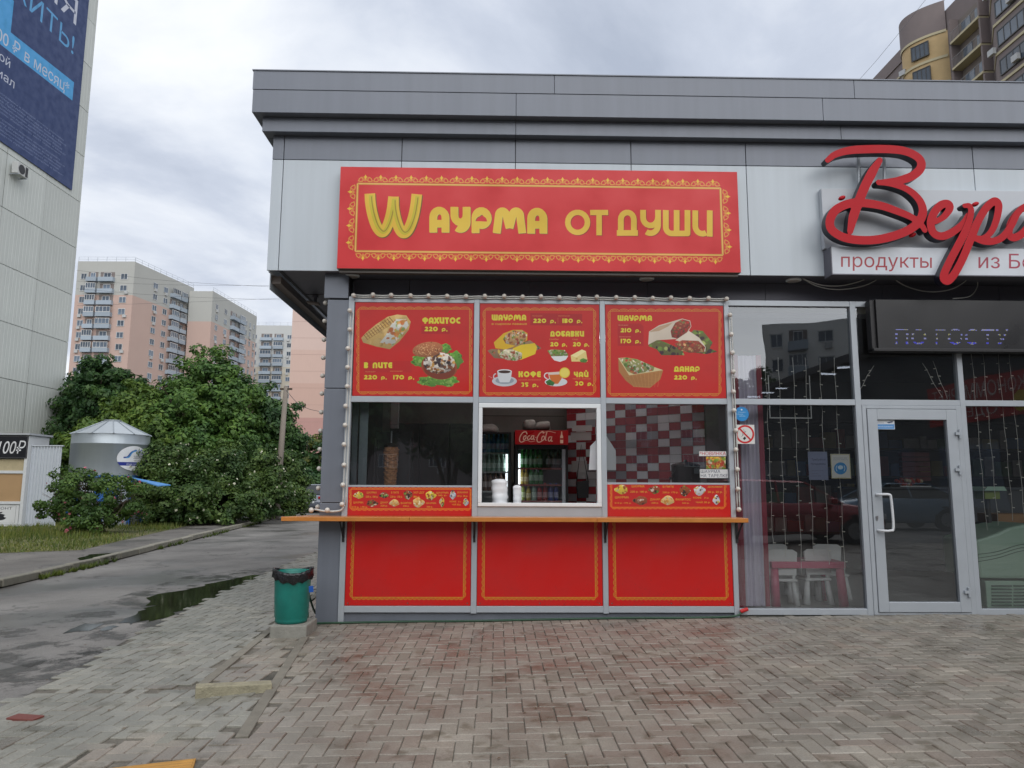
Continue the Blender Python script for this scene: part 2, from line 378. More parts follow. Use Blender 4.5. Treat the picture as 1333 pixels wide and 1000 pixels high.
    def text(s, txt, x0, y0, x1, y1, col, al=1, skew=0, dy=0, bold=0.0):        # plain lettering fitted to a box (cap height y0..y1)
        V, Ed = bf_edges(txt, bold); mn = V[:, 0].min(); mxx = V[:, 0].max(); cap = 0.73
        P = [s.P((x0+(x1-x0)*(v[0]-mn)/(mxx-mn)+skew*v[1]/cap, y1-(y1-y0)*v[1]/cap+dy*(v[0]-mn)/(mxx-mn))) for v in V]
        bb = s._bb(P, 1)
        if bb is None: return
        SS = 3; w, h = (bb[2]-bb[0])*SS, (bb[3]-bb[1])*SS; Wn = np.zeros((h, w), np.int8); P = (np.array(P)-np.array(bb[:2]))*SS; xs = np.arange(w)+.5
        for a, b in Ed:
            (xa, ya), (xb, yb) = P[a], P[b]
            if ya == yb: continue
            r0, r1 = sorted((ya, yb)); i0 = max(0, int(math.ceil(r0-.5))); i1 = min(h, int(math.ceil(r1-.5)))
            if i1 <= i0: continue
            yy = np.arange(i0, i1)+.5; xc = xa+(xb-xa)*(yy-ya)/(yb-ya); Wn[i0:i1] ^= (xs[None, :] < xc[:, None]).astype(np.int8)
        s.put((Wn != 0).reshape(h//SS, SS, w//SS, SS).mean((1, 3)), bb, col, al)
    def scallop(s, x0, y0, x1, y1, n, m, col, r=4.2, lw=1.0, inset=3.2):      # lace border: straight line with scallops outside
        for a, b in (((x0, y0), (x1, y0)), ((x1, y0), (x1, y1)), ((x1, y1), (x0, y1)), ((x0, y1), (x0, y0))): s.stroke([a, b], lw, col)
        for side in range(4):
            cnt = n if side % 2 == 0 else m
            for i in range(cnt):
                f = (i+.5)/cnt
                c, a0 = (((x0+(x1-x0)*f, y0), 180), ((x1, y0+(y1-y0)*f), -90), ((x0+(x1-x0)*f, y1), 0), ((x0, y0+(y1-y0)*f), 90))[side]
                hw = ((x1-x0)/cnt if side % 2 == 0 else (y1-y0)/cnt)/2
                rx, ry = (hw, r) if side % 2 == 0 else (r, hw)
                s.stroke(arc(*c, rx, ry, a0, a0+180, 8), lw, col); s.stroke(arc(*c, rx*.55, ry*.55, a0, a0+180, 6), lw*.8, col)
    def material(s, name, rough=.4, coat=0.0, emit=0.0):
        im = bpy.data.images.new(name, s.W, s.H, alpha=False); buf = np.ones((s.H, s.W, 4), np.float32); buf[..., :3] = np.clip(s.a[::-1], 0, 1)
        im.pixels.foreach_set(buf.ravel()); im.update(); im.pack()
        m = bpy.data.materials.new(name); m.use_nodes = True; t = m.node_tree; b = t.nodes['Principled BSDF']; tx = t.nodes.new('ShaderNodeTexImage'); tx.image = im; tx.extension = 'EXTEND'
        dk = t.nodes.new('ShaderNodeVectorMath'); dk.operation = 'MULTIPLY'; gn = t.nodes.new('ShaderNodeTexNoise'); gn.inputs['Scale'].default_value = 2.3; gn.inputs['Detail'].default_value = 7; gc = t.nodes.new('ShaderNodeTexCoord'); t.links.new(gc.outputs['Object'], gn.inputs['Vector'])
        t.links.new(ramp(gn.outputs['Fac'], [(.3, (.78, .77, .76)), (.5, (.88,)*3), (.7, (.92,)*3)], t.nodes.new, t.links.new), dk.inputs[1]); t.links.new(ramp(gn.outputs['Fac'], [(.35, (rough+.12,)*3), (.65, (rough-.08,)*3)], t.nodes.new, t.links.new), b.inputs['Roughness'])
        t.links.new(tx.outputs[0], dk.inputs[0])
        t.links.new(dk.outputs[0], b.inputs['Base Color']); b.inputs['Roughness'].default_value = rough
        if emit: t.links.new(tx.outputs[0], b.inputs['Emission Color']); b.inputs['Emission Strength'].default_value = emit
        return m
def affine(TL, TR, BL, W, H):
    A = np.array([[TR[0]-TL[0], BL[0]-TL[0]], [TR[1]-TL[1], BL[1]-TL[1]]], float); Ai = np.linalg.inv(A)
    def f(x, y):
        u = Ai@np.array([x-TL[0], y-TL[1]]); return (u[0]*W, u[1]*H)
    return f
def board(name, parent, x0, x1, z0, z1, yb, yf, face, side, label=None):      # box whose front face (towards -Y) carries a print
    mb = MB().box(x0, x1, yf, yb, z0, z1); me_o = mb.build(name, [side, face], parent); me = me_o.data
    uv = me.uv_layers.new(name='UVMap')
    for p in me.polygons:
        if p.normal.y < -.9:
            p.material_index = 1
            for li in p.loop_indices:
                co = np.array(me.vertices[me.loops[li].vertex_index].co)+np.array(ORG.get(me_o.name, (0,0,0)))
                uv.data[li].uv = ((co[0]-x0)/(x1-x0), (co[2]-z0)/(z1-z0))
    return me_o
def extrude_field(fn, x0, x1, z0, z1, cell, yf, yb, mi_face=0, mi_side=1):     # solid letter from a signed field (>0 inside): clean union of strokes
    nx, nz = int((x1-x0)/cell)+2, int((z1-z0)/cell)+2
    xs = x0+np.arange(nx)*cell; zs = z0+np.arange(nz)*cell; X, Z = np.meshgrid(xs, zs); F = fn(X, Z); mb = MB(); vid = {}
    def V(x, z, d):
        k = (round(x, 5), round(z, 5), d)
        if k not in vid: vid[k] = len(mb.v); mb.v.append((x, yf if d == 0 else yb, z))
        return vid[k]
    for j in range(nz-1):
        for i in range(nx-1):
            c = [(i, j), (i+1, j), (i+1, j+1), (i, j+1)]; f = [F[q[1], q[0]] for q in c]
            if max(f) <= 0: continue
            poly = []; cr = []
            for k in range(4):
                a, b = c[k], c[(k+1) % 4]; fa, fb = f[k], f[(k+1) % 4]
                if fa > 0: poly.append((xs[a[0]], zs[a[1]]))
                if (fa > 0) != (fb > 0):
                    t = fa/(fa-fb); p = (xs[a[0]]+(xs[b[0]]-xs[a[0]])*t, zs[a[1]]+(zs[b[1]]-zs[a[1]])*t); poly.append(p); cr.append((p, fa > 0))
            if len(poly) >= 3:
                mb.f.append(tuple(V(*p, 0) for p in poly)); mb.mi.append(mi_face)
            if len(cr) == 2:
                p, q = (cr[0][0], cr[1][0]); mb.f.append((V(*p, 0), V(*q, 0), V(*q, 1), V(*p, 1))); mb.mi.append(mi_side)
    return mb
def stroke_field(strokes, closed_w=None):      # strokes: list of (points[(x,z)], radii) -> field
    def fn(X, Z):
        F = np.full(X.shape, -1e9)
        for pts, rad in strokes:
            for i in range(len(pts)-1):
                a = np.array(pts[i]); b = np.array(pts[i+1]); d = b-a; l2 = d@d
                if l2 < 1e-12: continue
                t = np.clip(((X-a[0])*d[0]+(Z-a[1])*d[1])/l2, 0, 1); r = rad[i]+(rad[i+1]-rad[i])*t
                F = np.maximum(F, r-np.hypot(X-a[0]-t*d[0], Z-a[1]-t*d[1]))
        return F
    return fn
def smooth_pts(P, n=6):      # Catmull-Rom
    P = [np.array(p, float) for p in P]; P = [2*P[0]-P[1]]+P+[2*P[-1]-P[-2]]; o = []
    for i in range(1, len(P)-2):
        for k in range(n):
            t = k/n; o.append(.5*((2*P[i])+(-P[i-1]+P[i+1])*t+(2*P[i-1]-5*P[i]+4*P[i+1]-P[i+2])*t*t+(-P[i-1]+3*P[i]-3*P[i+1]+P[i+2])*t**3))
    o.append(P[-2]); return [tuple(q) for q in o]

# ================================================================== GROUND
BREAKS = [-7.4, 4.6]
def clipx(poly, lo, hi):
    def half(P, x, keep_gt):
        o = []
        for i in range(len(P)):
            a, b = P[i], P[(i+1) % len(P)]; ia = (a[0] >= x) == keep_gt or a[0] == x; ib = (b[0] >= x) == keep_gt or b[0] == x
            if ia: o.append(a)
            if ia != ib: t = (x-a[0])/(b[0]-a[0]); o.append((x, a[1]+(b[1]-a[1])*t))
        return o
    P = half(poly, lo, True); P = half(P, hi, False) if P else P
    return P
from mathutils.geometry import tessellate_polygon
def sheet(poly, dz):
    mb = MB(); bs = [-1e4]+BREAKS+[1e4]
    for lo, hi in zip(bs, bs[1:]):
        tri = tessellate_polygon([[Vector((p[0], p[1], 0)) for p in poly]])
        for t in tri:
            q = clipx([poly[i] for i in t], lo, hi)
            if len(q) >= 3:
                A = sum(q[i][0]*q[(i+1) % len(q)][1]-q[(i+1) % len(q)][0]*q[i][1] for i in range(len(q)))
                if abs(A) < 1e-7: continue
                if A < 0: q = q[::-1]
                mb.add([(p[0], p[1], gz(p[0])+dz) for p in q], [tuple(range(len(q)))])
    return mb
def ground_mat(name, c1, c2, scale, rough, bump=0.5, wet=None, spots=None):
    m = bpy.data.materials.new(name); m.use_nodes = True; t = m.node_tree; b = t.nodes['Principled BSDF']; n = t.nodes.new; l = t.links.new
    tcn = n('ShaderNodeTexCoord'); a = n('ShaderNodeTexNoise'); a.inputs['Scale'].default_value = scale; a.inputs['Detail'].default_value = 9; a.inputs['Roughness'].default_value = .65; l(tcn.outputs['Object'], a.inputs['Vector'])
    col = ramp(a.outputs['Fac'], [(.32, c1), (.68, c2)], n, l)
    g = n('ShaderNodeTexNoise'); g.inputs['Scale'].default_value = 90; g.inputs['Detail'].default_value = 3; l(tcn.outputs['Object'], g.inputs['Vector'])
    gr = ramp(g.outputs['Fac'], [(.3, (.72,)*3), (.7, (1.25,)*3)], n, l)
    mxx = n('ShaderNodeMix'); mxx.data_type = 'RGBA'; mxx.blend_type = 'MULTIPLY'; mxx.inputs[0].default_value = 1; l(col, mxx.inputs[6]); l(gr, mxx.inputs[7]); c = mxx.outputs[2]
    if wet:
        q1 = n('ShaderNodeTexNoise'); q1.inputs['Scale'].default_value = .55; q1.inputs['Detail'].default_value = 7; q1.inputs['Distortion'].default_value = .6; l(tcn.outputs['Object'], q1.inputs['Vector'])
        q2 = n('ShaderNodeMath'); q2.operation = 'SUBTRACT'; l(q1.outputs['Fac'], q2.inputs[0]); q2.inputs[1].default_value = .5; q3 = n('ShaderNodeMath'); q3.operation = 'ABSOLUTE'; l(q2.outputs[0], q3.inputs[0])
        cr_ = ramp(q3.outputs[0], [(.0, (.45,)*3), (.0035, (.6,)*3), (.006, (1,)*3)], n, l); m3 = n('ShaderNodeMix'); m3.data_type = 'RGBA'; m3.blend_type = 'MULTIPLY'; m3.inputs[0].default_value = 1; l(c, m3.inputs[6]); l(cr_, m3.inputs[7]); c = m3.outputs[2]
    if wet:      # damp patches: darker and glossier
        w = n('ShaderNodeTexNoise'); w.inputs['Scale'].default_value = wet[0]; w.inputs['Detail'].default_value = 5; l(tcn.outputs['Object'], w.inputs['Vector'])
        wr = ramp(w.outputs['Fac'], [(wet[1], (0, 0, 0)), (wet[2], (1, 1, 1))], n, l)
        m2 = n('ShaderNodeMix'); m2.data_type = 'RGBA'; m2.blend_type = 'MULTIPLY'; l(wr, m2.inputs[0]); l(c, m2.inputs[6]); m2.inputs[7].default_value = (.6, .6, .6, 1); c = m2.outputs[2]
        rr = n('ShaderNodeMapRange'); l(wr, rr.inputs[0]); rr.inputs[3].default_value = rough; rr.inputs[4].default_value = wet[3]; l(rr.outputs[0], b.inputs['Roughness'])
    else: b.inputs['Roughness'].default_value = rough
    l(c, b.inputs['Base Color'])
    bn = n('ShaderNodeBump'); bn.inputs['Strength'].default_value = bump; bn.inputs['Distance'].default_value = .004; l(g.outputs['Fac'], bn.inputs['Height']); l(bn.outputs[0], b.inputs['Normal'])
    MATS[name] = m; return m
asphalt = ground_mat('asphalt', (.12, .113, .105), (.26, .246, .228), .6, .8, .6, wet=(.45, .47, .60, .30))
asphalt2 = ground_mat('asphalt_path', (.12, .11, .10), (.21, .195, .175), .9, .85, .6, wet=(.6, .5, .62, .4))
soil = ground_mat('soil', (.06, .05, .035), (.10, .09, .05), 1.2, .95)
grassbase = ground_mat('grass_soil', (.06, .085, .022), (.19, .165, .07), .8, .95)
bedm = ground_mat('paving_sand', (.06, .056, .045), (.22, .20, .165), 2.5, .95)

ROADW = [(-2.9, -14), (-3.12, -5), (-3.27, -2.86), (-3.42, -1.69), (-3.63, .28), (-3.80, 2.83), (-3.9, 5.8), (-4.0, 12), (-4.1, 60)]      # paving edge
KERB = [(-6.9, -14), (-7.1, -4), (-7.28, 3.19), (-7.5, 6.28), (-8.2, 12.3), (-9.2, 21.3), (-11.6, 37), (-14.5, 56)]
struct('ground', sheet([(-600, -500), (500, -500), (500, 700), (-600, 700)], -.06), soil)
struct('road', sheet([(p[0]+.03, p[1]) for p in ROADW]+[p for p in KERB[::-1]], -.012), asphalt)
struct('car_park', sheet([(-60, -70), (60, -70), (60, -9.5), (-2.9, -9.5), (-2.9, -14), (-6.9, -14), (-60, -14)], -.016), asphalt2)
PATHO = [(-40, 6.2), (-16, 7.0), (-10.4, 7.3), (-8.9, 8.2), (-9.3, 10.5), (-9.8, 13.5), (-11.0, 21.5), (-13.3, 37.5), (-16.5, 56)]
path_poly = [(-40, -14)]+KERB+[(p[0]-.5, p[1]+.5) for p in PATHO[::-1]]
struct('footpath', sheet([(p[0], p[1]) for p in path_poly], .09), asphalt2)
verge = struct('grass_verge', sheet(PATHO+[(-30, 90), (-80, 90), (-80, 6.2)], .094), grassbase)

# kerb of single stones along the far side of the road
kerb_m = M('kerb_concrete', (.25, .235, .19), .85, 0, .4, 7, .5, obj_rand=.18)
kerb_s = struct('kerb', sheet([(p[0]-.02, p[1]) for p in KERB]+[(p[0]-.10, p[1]) for p in KERB[::-1]], .05), concrete)
kerb_s['kind'] = 'structure'
kproto = None; i = 0
for a, b in zip(KERB[1:], KERB[2:]):
    d = Vector((b[0]-a[0], b[1]-a[1])); n = max(1, round(d.length)); u = d.normalized()
    for k in range(n):
        c = Vector(a)+u*(k+.5)*d.length/n
        if c.y < -3: continue
        if kproto is None:
            mb = MB().box(-.075, .075, -.49, .49, -.12, .0); kproto = mb.build('kerb_stone', kerb_m, kerb_s, bevel=.012); o = kproto
        else: o = inst(kproto, 'kerb_stone', kerb_s, (0,0,0)); b_ = o.modifiers.new('bevel', 'BEVEL'); b_.width = .012
        o.location = (c.x-.06, c.y, gz(c.x)+.125+random.uniform(-.012, .006)); o.rotation_euler = (random.uniform(-.01, .01), random.uniform(-.03, .03), math.atan2(u.y, u.x)-math.pi/2+random.uniform(-.012, .012)); i += 1

# puddles: still water lying in the low spots of the road
water = bpy.data.materials.new('puddle_water'); water.use_nodes = True; _b = water.node_tree.nodes['Principled BSDF']
_b.inputs['Base Color'].default_value = (.018, .017, .012, 1); _b.inputs['Roughness'].default_value = .06; _b.inputs['IOR'].default_value = 1.33; _b.inputs['Specular IOR Level'].default_value = .35
_n = water.node_tree.nodes.new('ShaderNodeTexNoise'); _n.inputs['Scale'].default_value = 5; _bn = water.node_tree.nodes.new('ShaderNodeBump'); _bn.inputs['Strength'].default_value = .05; _bn.inputs['Distance'].default_value = .003
water.node_tree.links.new(_n.outputs['Fac'], _bn.inputs['Height']); water.node_tree.links.new(_bn.outputs[0], _b.inputs['Normal'])
def puddle(px, dz=-.008, jit=.035):
    P = [G(*p)[:2] for p in px]; o = []
    for a, b in zip(P, P[1:]+P[:1]):
        L_ = math.dist(a, b); n = max(2, int(L_/.12))
        for k in range(n): t = k/n; o.append((a[0]+(b[0]-a[0])*t+random.gauss(0, jit), a[1]+(b[1]-a[1])*t+random.gauss(0, jit*1.6)))
    ob = struct('puddle', sheet(o, dz), water); ob['label'] = None if False else ''; del ob['label']; return ob
puddle([(360, 748), (348, 754), (321, 767), (286, 779), (241, 793), (215, 803), (198, 806), (176, 809), (160, 812), (148, 810), (166, 804), (180, 797), (195, 788), (190, 782), (197, 774), (241, 767), (293, 755), (328, 748)], jit=.03)
puddle([(132, 812), (118, 819), (98, 822), (92, 819), (112, 811)], jit=.03)
puddle([(150, 815), (140, 819), (128, 820), (136, 815)], jit=.02)
puddle([(150, 727), (118, 728), (102, 733), (110, 736), (132, 734), (150, 730)], .10)
damp = bpy.data.materials.new('damp_asphalt'); damp.use_nodes = True; _t = damp.node_tree; _b = _t.nodes['Principled BSDF']; _b.inputs['Base Color'].default_value = (.055, .05, .045, 1); _b.inputs['Roughness'].default_value = .28
_tr = _t.nodes.new('ShaderNodeBsdfTransparent'); _mx = _t.nodes.new('ShaderNodeMixShader'); _no = _t.nodes.new('ShaderNodeTexNoise'); _no.inputs['Scale'].default_value = 2.2; _no.inputs['Detail'].default_value = 9; _no.inputs['Roughness'].default_value = .7; _tc2 = _t.nodes.new('ShaderNodeTexCoord'); _t.links.new(_tc2.outputs['Object'], _no.inputs['Vector'])
_t.links.new(ramp(_no.outputs['Fac'], [(.50, (0, 0, 0)), (.60, (.75,)*3)], _t.nodes.new, _t.links.new), _mx.inputs[0]); _t.links.new(_tr.outputs[0], _mx.inputs[1]); _t.links.new(_b.outputs[0], _mx.inputs[2]); _t.links.new(_mx.outputs[0], _t.nodes['Material Output'].inputs[0])
struct('damp_patch', sheet([tuple(G(*p)[:2]) for p in [(385, 742), (350, 764), (300, 788), (250, 812), (200, 830), (130, 850), (40, 868), (0, 860), (0, 812), (60, 796), (130, 784), (180, 768), (240, 750), (330, 738)]], -.0105), damp)
struct('damp_patch', sheet([tuple(G(*p)[:2]) for p in [(60, 900), (0, 925), (0, 870), (120, 845), (150, 850)]], -.0105), damp)

# ------------------------------------------------------------------ block paving (herringbone)
def pav_mat(name, cols, stain, red=0.0):
    m = bpy.data.materials.new(name); m.use_nodes = True; t = m.node_tree; b = t.nodes['Principled BSDF']; n = t.nodes.new; l = t.links.new
    oi = n('ShaderNodeObjectInfo'); ge = n('ShaderNodeNewGeometry'); ad = n('ShaderNodeMath'); ad.operation = 'ADD'; l(oi.outputs['Random'], ad.inputs[0]); l(ge.outputs['Random Per Island'], ad.inputs[1])
    fr = n('ShaderNodeMath'); fr.operation = 'FRACT'; l(ad.outputs[0], fr.inputs[0])
    c = ramp(fr.outputs[0], cols, n, l)
    a = n('ShaderNodeTexNoise'); a.inputs['Scale'].default_value = 1.6; a.inputs['Detail'].default_value = 9; a.inputs['Roughness'].default_value = .68; l(ge.outputs['Position'], a.inputs['Vector'])
    st = ramp(a.outputs['Fac'], [(.36, stain), (.5, (.92, .92, .92)), (.68, (1.16, 1.15, 1.13))], n, l)
    g = n('ShaderNodeTexNoise'); g.inputs['Scale'].default_value = 110; g.inputs['Detail'].default_value = 3; l(ge.outputs['Position'], g.inputs['Vector'])
    gr = ramp(g.outputs['Fac'], [(.3, (.8,)*3), (.7, (1.2,)*3)], n, l)
    a2 = n('ShaderNodeTexNoise'); a2.inputs['Scale'].default_value = 7; a2.inputs['Detail'].default_value = 6; l(ge.outputs['Position'], a2.inputs['Vector'])
    s2 = ramp(a2.outputs['Fac'], [(.33, (.62, .60, .55)), (.44, (1, 1, 1))], n, l)
    for x in (st, gr, s2):
        q = n('ShaderNodeMix'); q.data_type = 'RGBA'; q.blend_type = 'MULTIPLY'; q.inputs[0].default_value = 1; l(c, q.inputs[6]); l(x, q.inputs[7]); c = q.outputs[2]
    l(c, b.inputs['Base Color'])
    rr = n('ShaderNodeMapRange'); l(a.outputs['Fac'], rr.inputs[0]); rr.inputs[1].default_value = .35; rr.inputs[2].default_value = .6; rr.inputs[3].default_value = .24; rr.inputs[4].default_value = .58; l(rr.outputs[0], b.inputs['Roughness'])
    bn = n('ShaderNodeBump'); bn.inputs['Strength'].default_value = .5; bn.inputs['Distance'].default_value = .002; l(g.outputs['Fac'], bn.inputs['Height']); l(bn.outputs[0], b.inputs['Normal'])
    return m
pv_main = pav_mat('paver_greybrown', [(0, (.205, .184, .150)), (.3, (.240, .217, .180)), (.6, (.268, .245, .205)), (.85, (.220, .183, .150)), (1, (.305, .282, .240))], (.66, .64, .60))
pv_left = pav_mat('paver_pale', [(0, (.21, .205, .172)), (.5, (.25, .245, .21)), (.9, (.28, .27, .23)), (1, (.20, .18, .15))], (.66, .65, .62))
K1 = [(-1.90, -.10), (-1.46, -3.52)]; K2 = [(-2.42, 3.2), (-2.31, .30), (-2.14, -2.36)]
def xk1(y): return K1[0][0]+(K1[1][0]-K1[0][0])*(y-K1[0][1])/(K1[1][1]-K1[0][1])
def xk2(y): return np.interp(y, [-2.36, .30, 3.2], [-2.14, -2.31, -2.42])
def xroad(y): return float(np.interp(y, [p[1] for p in ROADW], [p[0] for p in ROADW]))
tac_c = G(205, 994); tac_u = Vector((G(255, 988)-G(150, 1000))[:2]).normalized(); tac_v = Vector((tac_u.y, -tac_u.x))
tac_o = Vector(G(255, 988)[:2])
def in_tactile(x, y):
    d = Vector((x, y))-tac_o; return -1.22 < d.dot(tac_u) < .0 and -.02 < d.dot(tac_v) < .40
paving = struct('paving', sheet([(p[0], p[1]) for p in ROADW if -9 < p[1] < 13]+[(-4.0, 13), (-1.95, 13), (-1.95, .05), (12, .05), (12, -9.5), (-3.0, -9.5)], -.012), bedm)
def paver_shape(c, u, L_, W_, z, tx, ty, ch=.005):
    v = (-u[1], u[0]); vs = []
    for (k, h) in ((1.0, -.03), (1.0, -ch), (1-ch/.05, 0)):
        for (a, b) in ((-1,-1),(1,-1),(1,1),(-1,1)):
            aa = a*(L_/2-(ch if k < 1 else 0)); bb = b*(W_/2-(ch if k < 1 else 0))
            x = c[0]+u[0]*aa+v[0]*bb; y = c[1]+u[1]*aa+v[1]*bb
            vs.append((x, y, z+h+tx*aa+ty*bb))
    fs = []
    for k in (0, 4):
        for i in range(4): fs.append((k+i, k+(i+1) % 4, k+4+(i+1) % 4, k+4+i))
    fs.append((8, 9, 10, 11)); return vs, fs
cand = []
def zone(rot, ox, oy, x0, x1, y0, y1, test, mat_):
    c_, s_ = math.cos(rot), math.sin(rot); R_ = int(max(x1-x0, y1-y0)*1.5/.1)+2; cx, cy = (x0+x1)/2+ox, (y0+y1)/2+oy
    for i in range(-R_//2-2, R_//2+2):
        for j in range(-R_//2-2, R_//2+2):
            k = (i-j) % 4
            if k == 0: lx, ly, hz = (i+1)*.1, (j+.5)*.1, True
            elif k == 3: lx, ly, hz = (i+.5)*.1, (j+1)*.1, False
            else: continue
            x = cx+c_*lx-s_*ly; y = cy+s_*lx+c_*ly
            if x0 <= x <= x1 and y0 <= y <= y1 and test(x, y) and not in_tactile(x, y):
                cand.append((x, y, rot+(0 if hz else math.pi/2), mat_))
zone(0.0, .03, .02, -2.2, 11.5, -9.3, -.02, lambda x, y: (x > xk1(y)+.03 if y > -3.5 else True) and (x > xroad(y)+.05), 0)
zone(-.06, 0, 0, -2.5, -1.3, -2.45, -.05, lambda x, y: xk2(y)+.05 < x < xk1(y)-.06, 0)
zone(-.06, .02, .05, -4.2, -1.2, -9.3, -2.5, lambda x, y: xroad(y)+.04 < x < -2.2+min(1, max(0, (-3.5-y)*.4)) or (y > -3.5 and x < xk1(y)-.06 and x > xroad(y)), 1)
zone(-.06, .02, .01, -4.2, -2.0, -2.5, 12.5, lambda x, y: xroad(y)+.04 < x < xk2(min(y, 3.2))-.05, 1)
zone(-.03, .02, .01, -2.45, -1.9, -.05, 12.5, lambda x, y: xk2(min(y, 3.2))+.05 < x < -1.93, 0)
seen = {}; uq = []
for c in cand:
    key = (round(c[0]/.07), round(c[1]/.07))
    if any((key[0]+a, key[1]+b) in seen and math.dist(seen[(key[0]+a, key[1]+b)], c[:2]) < .088 for a in (-1, 0, 1) for b in (-1, 0, 1)): continue
    seen[key] = c[:2]; uq.append(c)
def onscreen(x, y):
    v = np.array([x, y, gz(x)])-CAM; k = v@_f
    if k < .5: return None
    px, py = 666.5+FPX*(v@_rt)/k, 500-FPX*(v@_up)/k
    return k if -20 < px < 1353 and py < 1020 else None
vis = sorted([(onscreen(c[0], c[1]), i) for i, c in enumerate(uq) if onscreen(c[0], c[1])], key=lambda a: a[0])
near = set(i for _, i in vis[:300]); stuffs = {0: MB(), 1: MB()}
pm = {}
for i, (x, y, r, mt) in enumerate(uq):
    u = (math.cos(r), math.sin(r)); lw = (0.1972-random.uniform(0, .004), .0972-random.uniform(0, .004)); z = gz(x)+random.gauss(0, .0014)
    tx, ty = random.gauss(0, .006), random.gauss(0, .01)
    tx += -(.0155 if x < 4.6 else 0)*-u[0]; ty += (.0155 if x < 4.6 else 0)*-u[1]
    if abs(x+2.05) < .3 and y < -2.4 and random.random() < .0: continue
    if i in near:
        if mt not in pm:
            vs, fs = paver_shape((0, 0), (1, 0), 0.1972, .0972, 0, 0, 0); pm[mt] = MB().add(vs, fs).build('paver', (pv_main, pv_left)[mt], paving); o = pm[mt]
        else: o = inst(pm[mt], 'paver', paving, (0,0,0))
        o.location = (x, y, z); o.rotation_euler = (ty, -tx, r)
    else:
        vs, fs = paver_shape((x, y), u, *lw, z, tx, ty); stuffs[mt].add(vs, fs)
st = stuffs[0].build('pavers', pv_main, paving); st['kind'] = 'stuff'
st = stuffs[1].build('pale_pavers', pv_left, paving); st['kind'] = 'stuff'
# flush kerb strips set in the paving
kb2 = M('kerb_strip', (.20, .185, .15), .85, 0, .35, 8, .4, obj_rand=.15)
def flush_strip(A, B, w=.075):
    a, b = Vector(A), Vector(B); L_ = (b-a).length; n = max(1, round(L_/1.0)); u = (b-a).normalized(); v = Vector((-u.y, u.x))
    for k in range(n):
        p = a+u*(k*L_/n+.004); q = a+u*((k+1)*L_/n-.004); pts = [p-v*w/2, q-v*w/2, q+v*w/2, p+v*w/2]
        mb = MB().add([(*t, gz(t.x)-.04) for t in pts]+[(*t, gz(t.x)+.007) for t in pts], [(0,3,2,1),(4,5,6,7),(0,1,5,4),(1,2,6,5),(2,3,7,6),(3,0,4,7)]); mb.build('kerb_stone', kb2, paving, bevel=.004)
flush_strip(*K1); flush_strip(K2[0], K2[1]); flush_strip(K2[1], K2[2])
rq = G(33, 935)
MB().boxf((rq[0], rq[1], gz(rq[0])-.003), (.095, -.02, 0), (.01, .046, 0), (0, 0, .0135)).build('paver', M('paver_red', (.16, .045, .035), .7, 0, .2), paving, bevel=.004)['label'] = 'single red paver among the pale ones'
# yellow tactile slabs, each with ridges
ytm = M('tactile_yellow', (.42, .22, .05), .75, 0, .25, 12, .4)
for s_ in range(3):
    mb = MB(); 
    def tp(a, b, h): p = tac_o-tac_u*(s_*.402+a)+tac_v*b; return (p.x, p.y, gz(p.x)+h)
    q = [tp(0, 0, -.03), tp(.4, 0, -.03), tp(.4, .4, -.03), tp(0, .4, -.03), tp(0, 0, .003), tp(.4, 0, .003), tp(.4, .4, .003), tp(0, .4, .003)]
    mb.add(q, [(0,1,2,3),(7,6,5,4),(4,5,1,0),(5,6,2,1),(6,7,3,2),(7,4,0,3)])
    for k in range(10):
        b0 = .02+k*.038
        mb.add([tp(.01, b0, .002), tp(.39, b0, .002), tp(.39, b0+.022, .002), tp(.01, b0+.022, .002), tp(.01, b0+.005, .008), tp(.39, b0+.005, .008), tp(.39, b0+.017, .008), tp(.01, b0+.017, .008)], [(7,6,5,4),(4,5,1,0),(5,6,2,1),(6,7,3,2),(7,4,0,3)])
    o = mb.build('tactile_slab', ytm, paving)

# loose kerb piece, bin on its block, hose
a, b = G(253.6, 909.6), G(354, 898.5)
mb = MB(); u = Vector((b-a)[:2]).normalized(); v = Vector((-u.y, u.x)); za, zb = gz(a[0]), gz(b[0])
A2 = Vector(a[:2]); B2 = Vector(b[:2])
mb.add([(*A2, za-.04), (*B2, zb-.04), (*(B2+v*.1), zb-.04), (*(A2+v*.1), za-.04), (*A2, za+.075), (*B2, zb+.045), (*(B2+v*.1), zb+.045), (*(A2+v*.1), za+.075)], [(0,3,2,1),(4,5,6,7),(0,1,5,4),(1,2,6,5),(2,3,7,6),(3,0,4,7)])
tag(mb.build('kerb_piece', M('kerb_old', (.30, .275, .19), .9, 0, .5, 14, .8), bevel=.008, origin=tuple(a)), 'short mossy concrete kerb piece set across the pale paving', 'kerb piece')
gb = gz(-2.0)
mb = MB().box(-2.15, -1.80, -.75, -.33, gb-.03, gb+.115); tag(mb.build('concrete_block', concrete, bevel=.012, origin=(-2, -.5, gb)), 'rough concrete block under the green bin', 'block')
bin_ = T('litter_bin', 'round teal green litter bin lined with a black bag on a concrete block', 'litter bin', (-2.0, -.56, gb+.115))
teal = M('bin_teal', (.006, .155, .125), .42, 0, .3, 7, .2, 14)
n = 40; prof = [(.135, .0), (.150, .004), (.155, .03), (.153, .045), (.160, .06), (.168, .25), (.176, .47), (.182, .49), (.17, .49), (.16, .47), (.14, .06), (.0, .05)]
mb = MB().lathe(prof, (-2.0, -.56, gb+.115), n)
for i, v_ in enumerate(mb.v):      # dent on the front right
    dx, dy, dz_ = v_[0]+1.93, v_[1]+.72, v_[2]-(gb+.45); g_ = math.exp(-(dx*dx+dy*dy)/.004-dz_*dz_/.006); mb.v[i] = (v_[0]-.02*g_, v_[1]+.03*g_, v_[2])
mb.build('bin_body', teal, bin_, smooth=True)
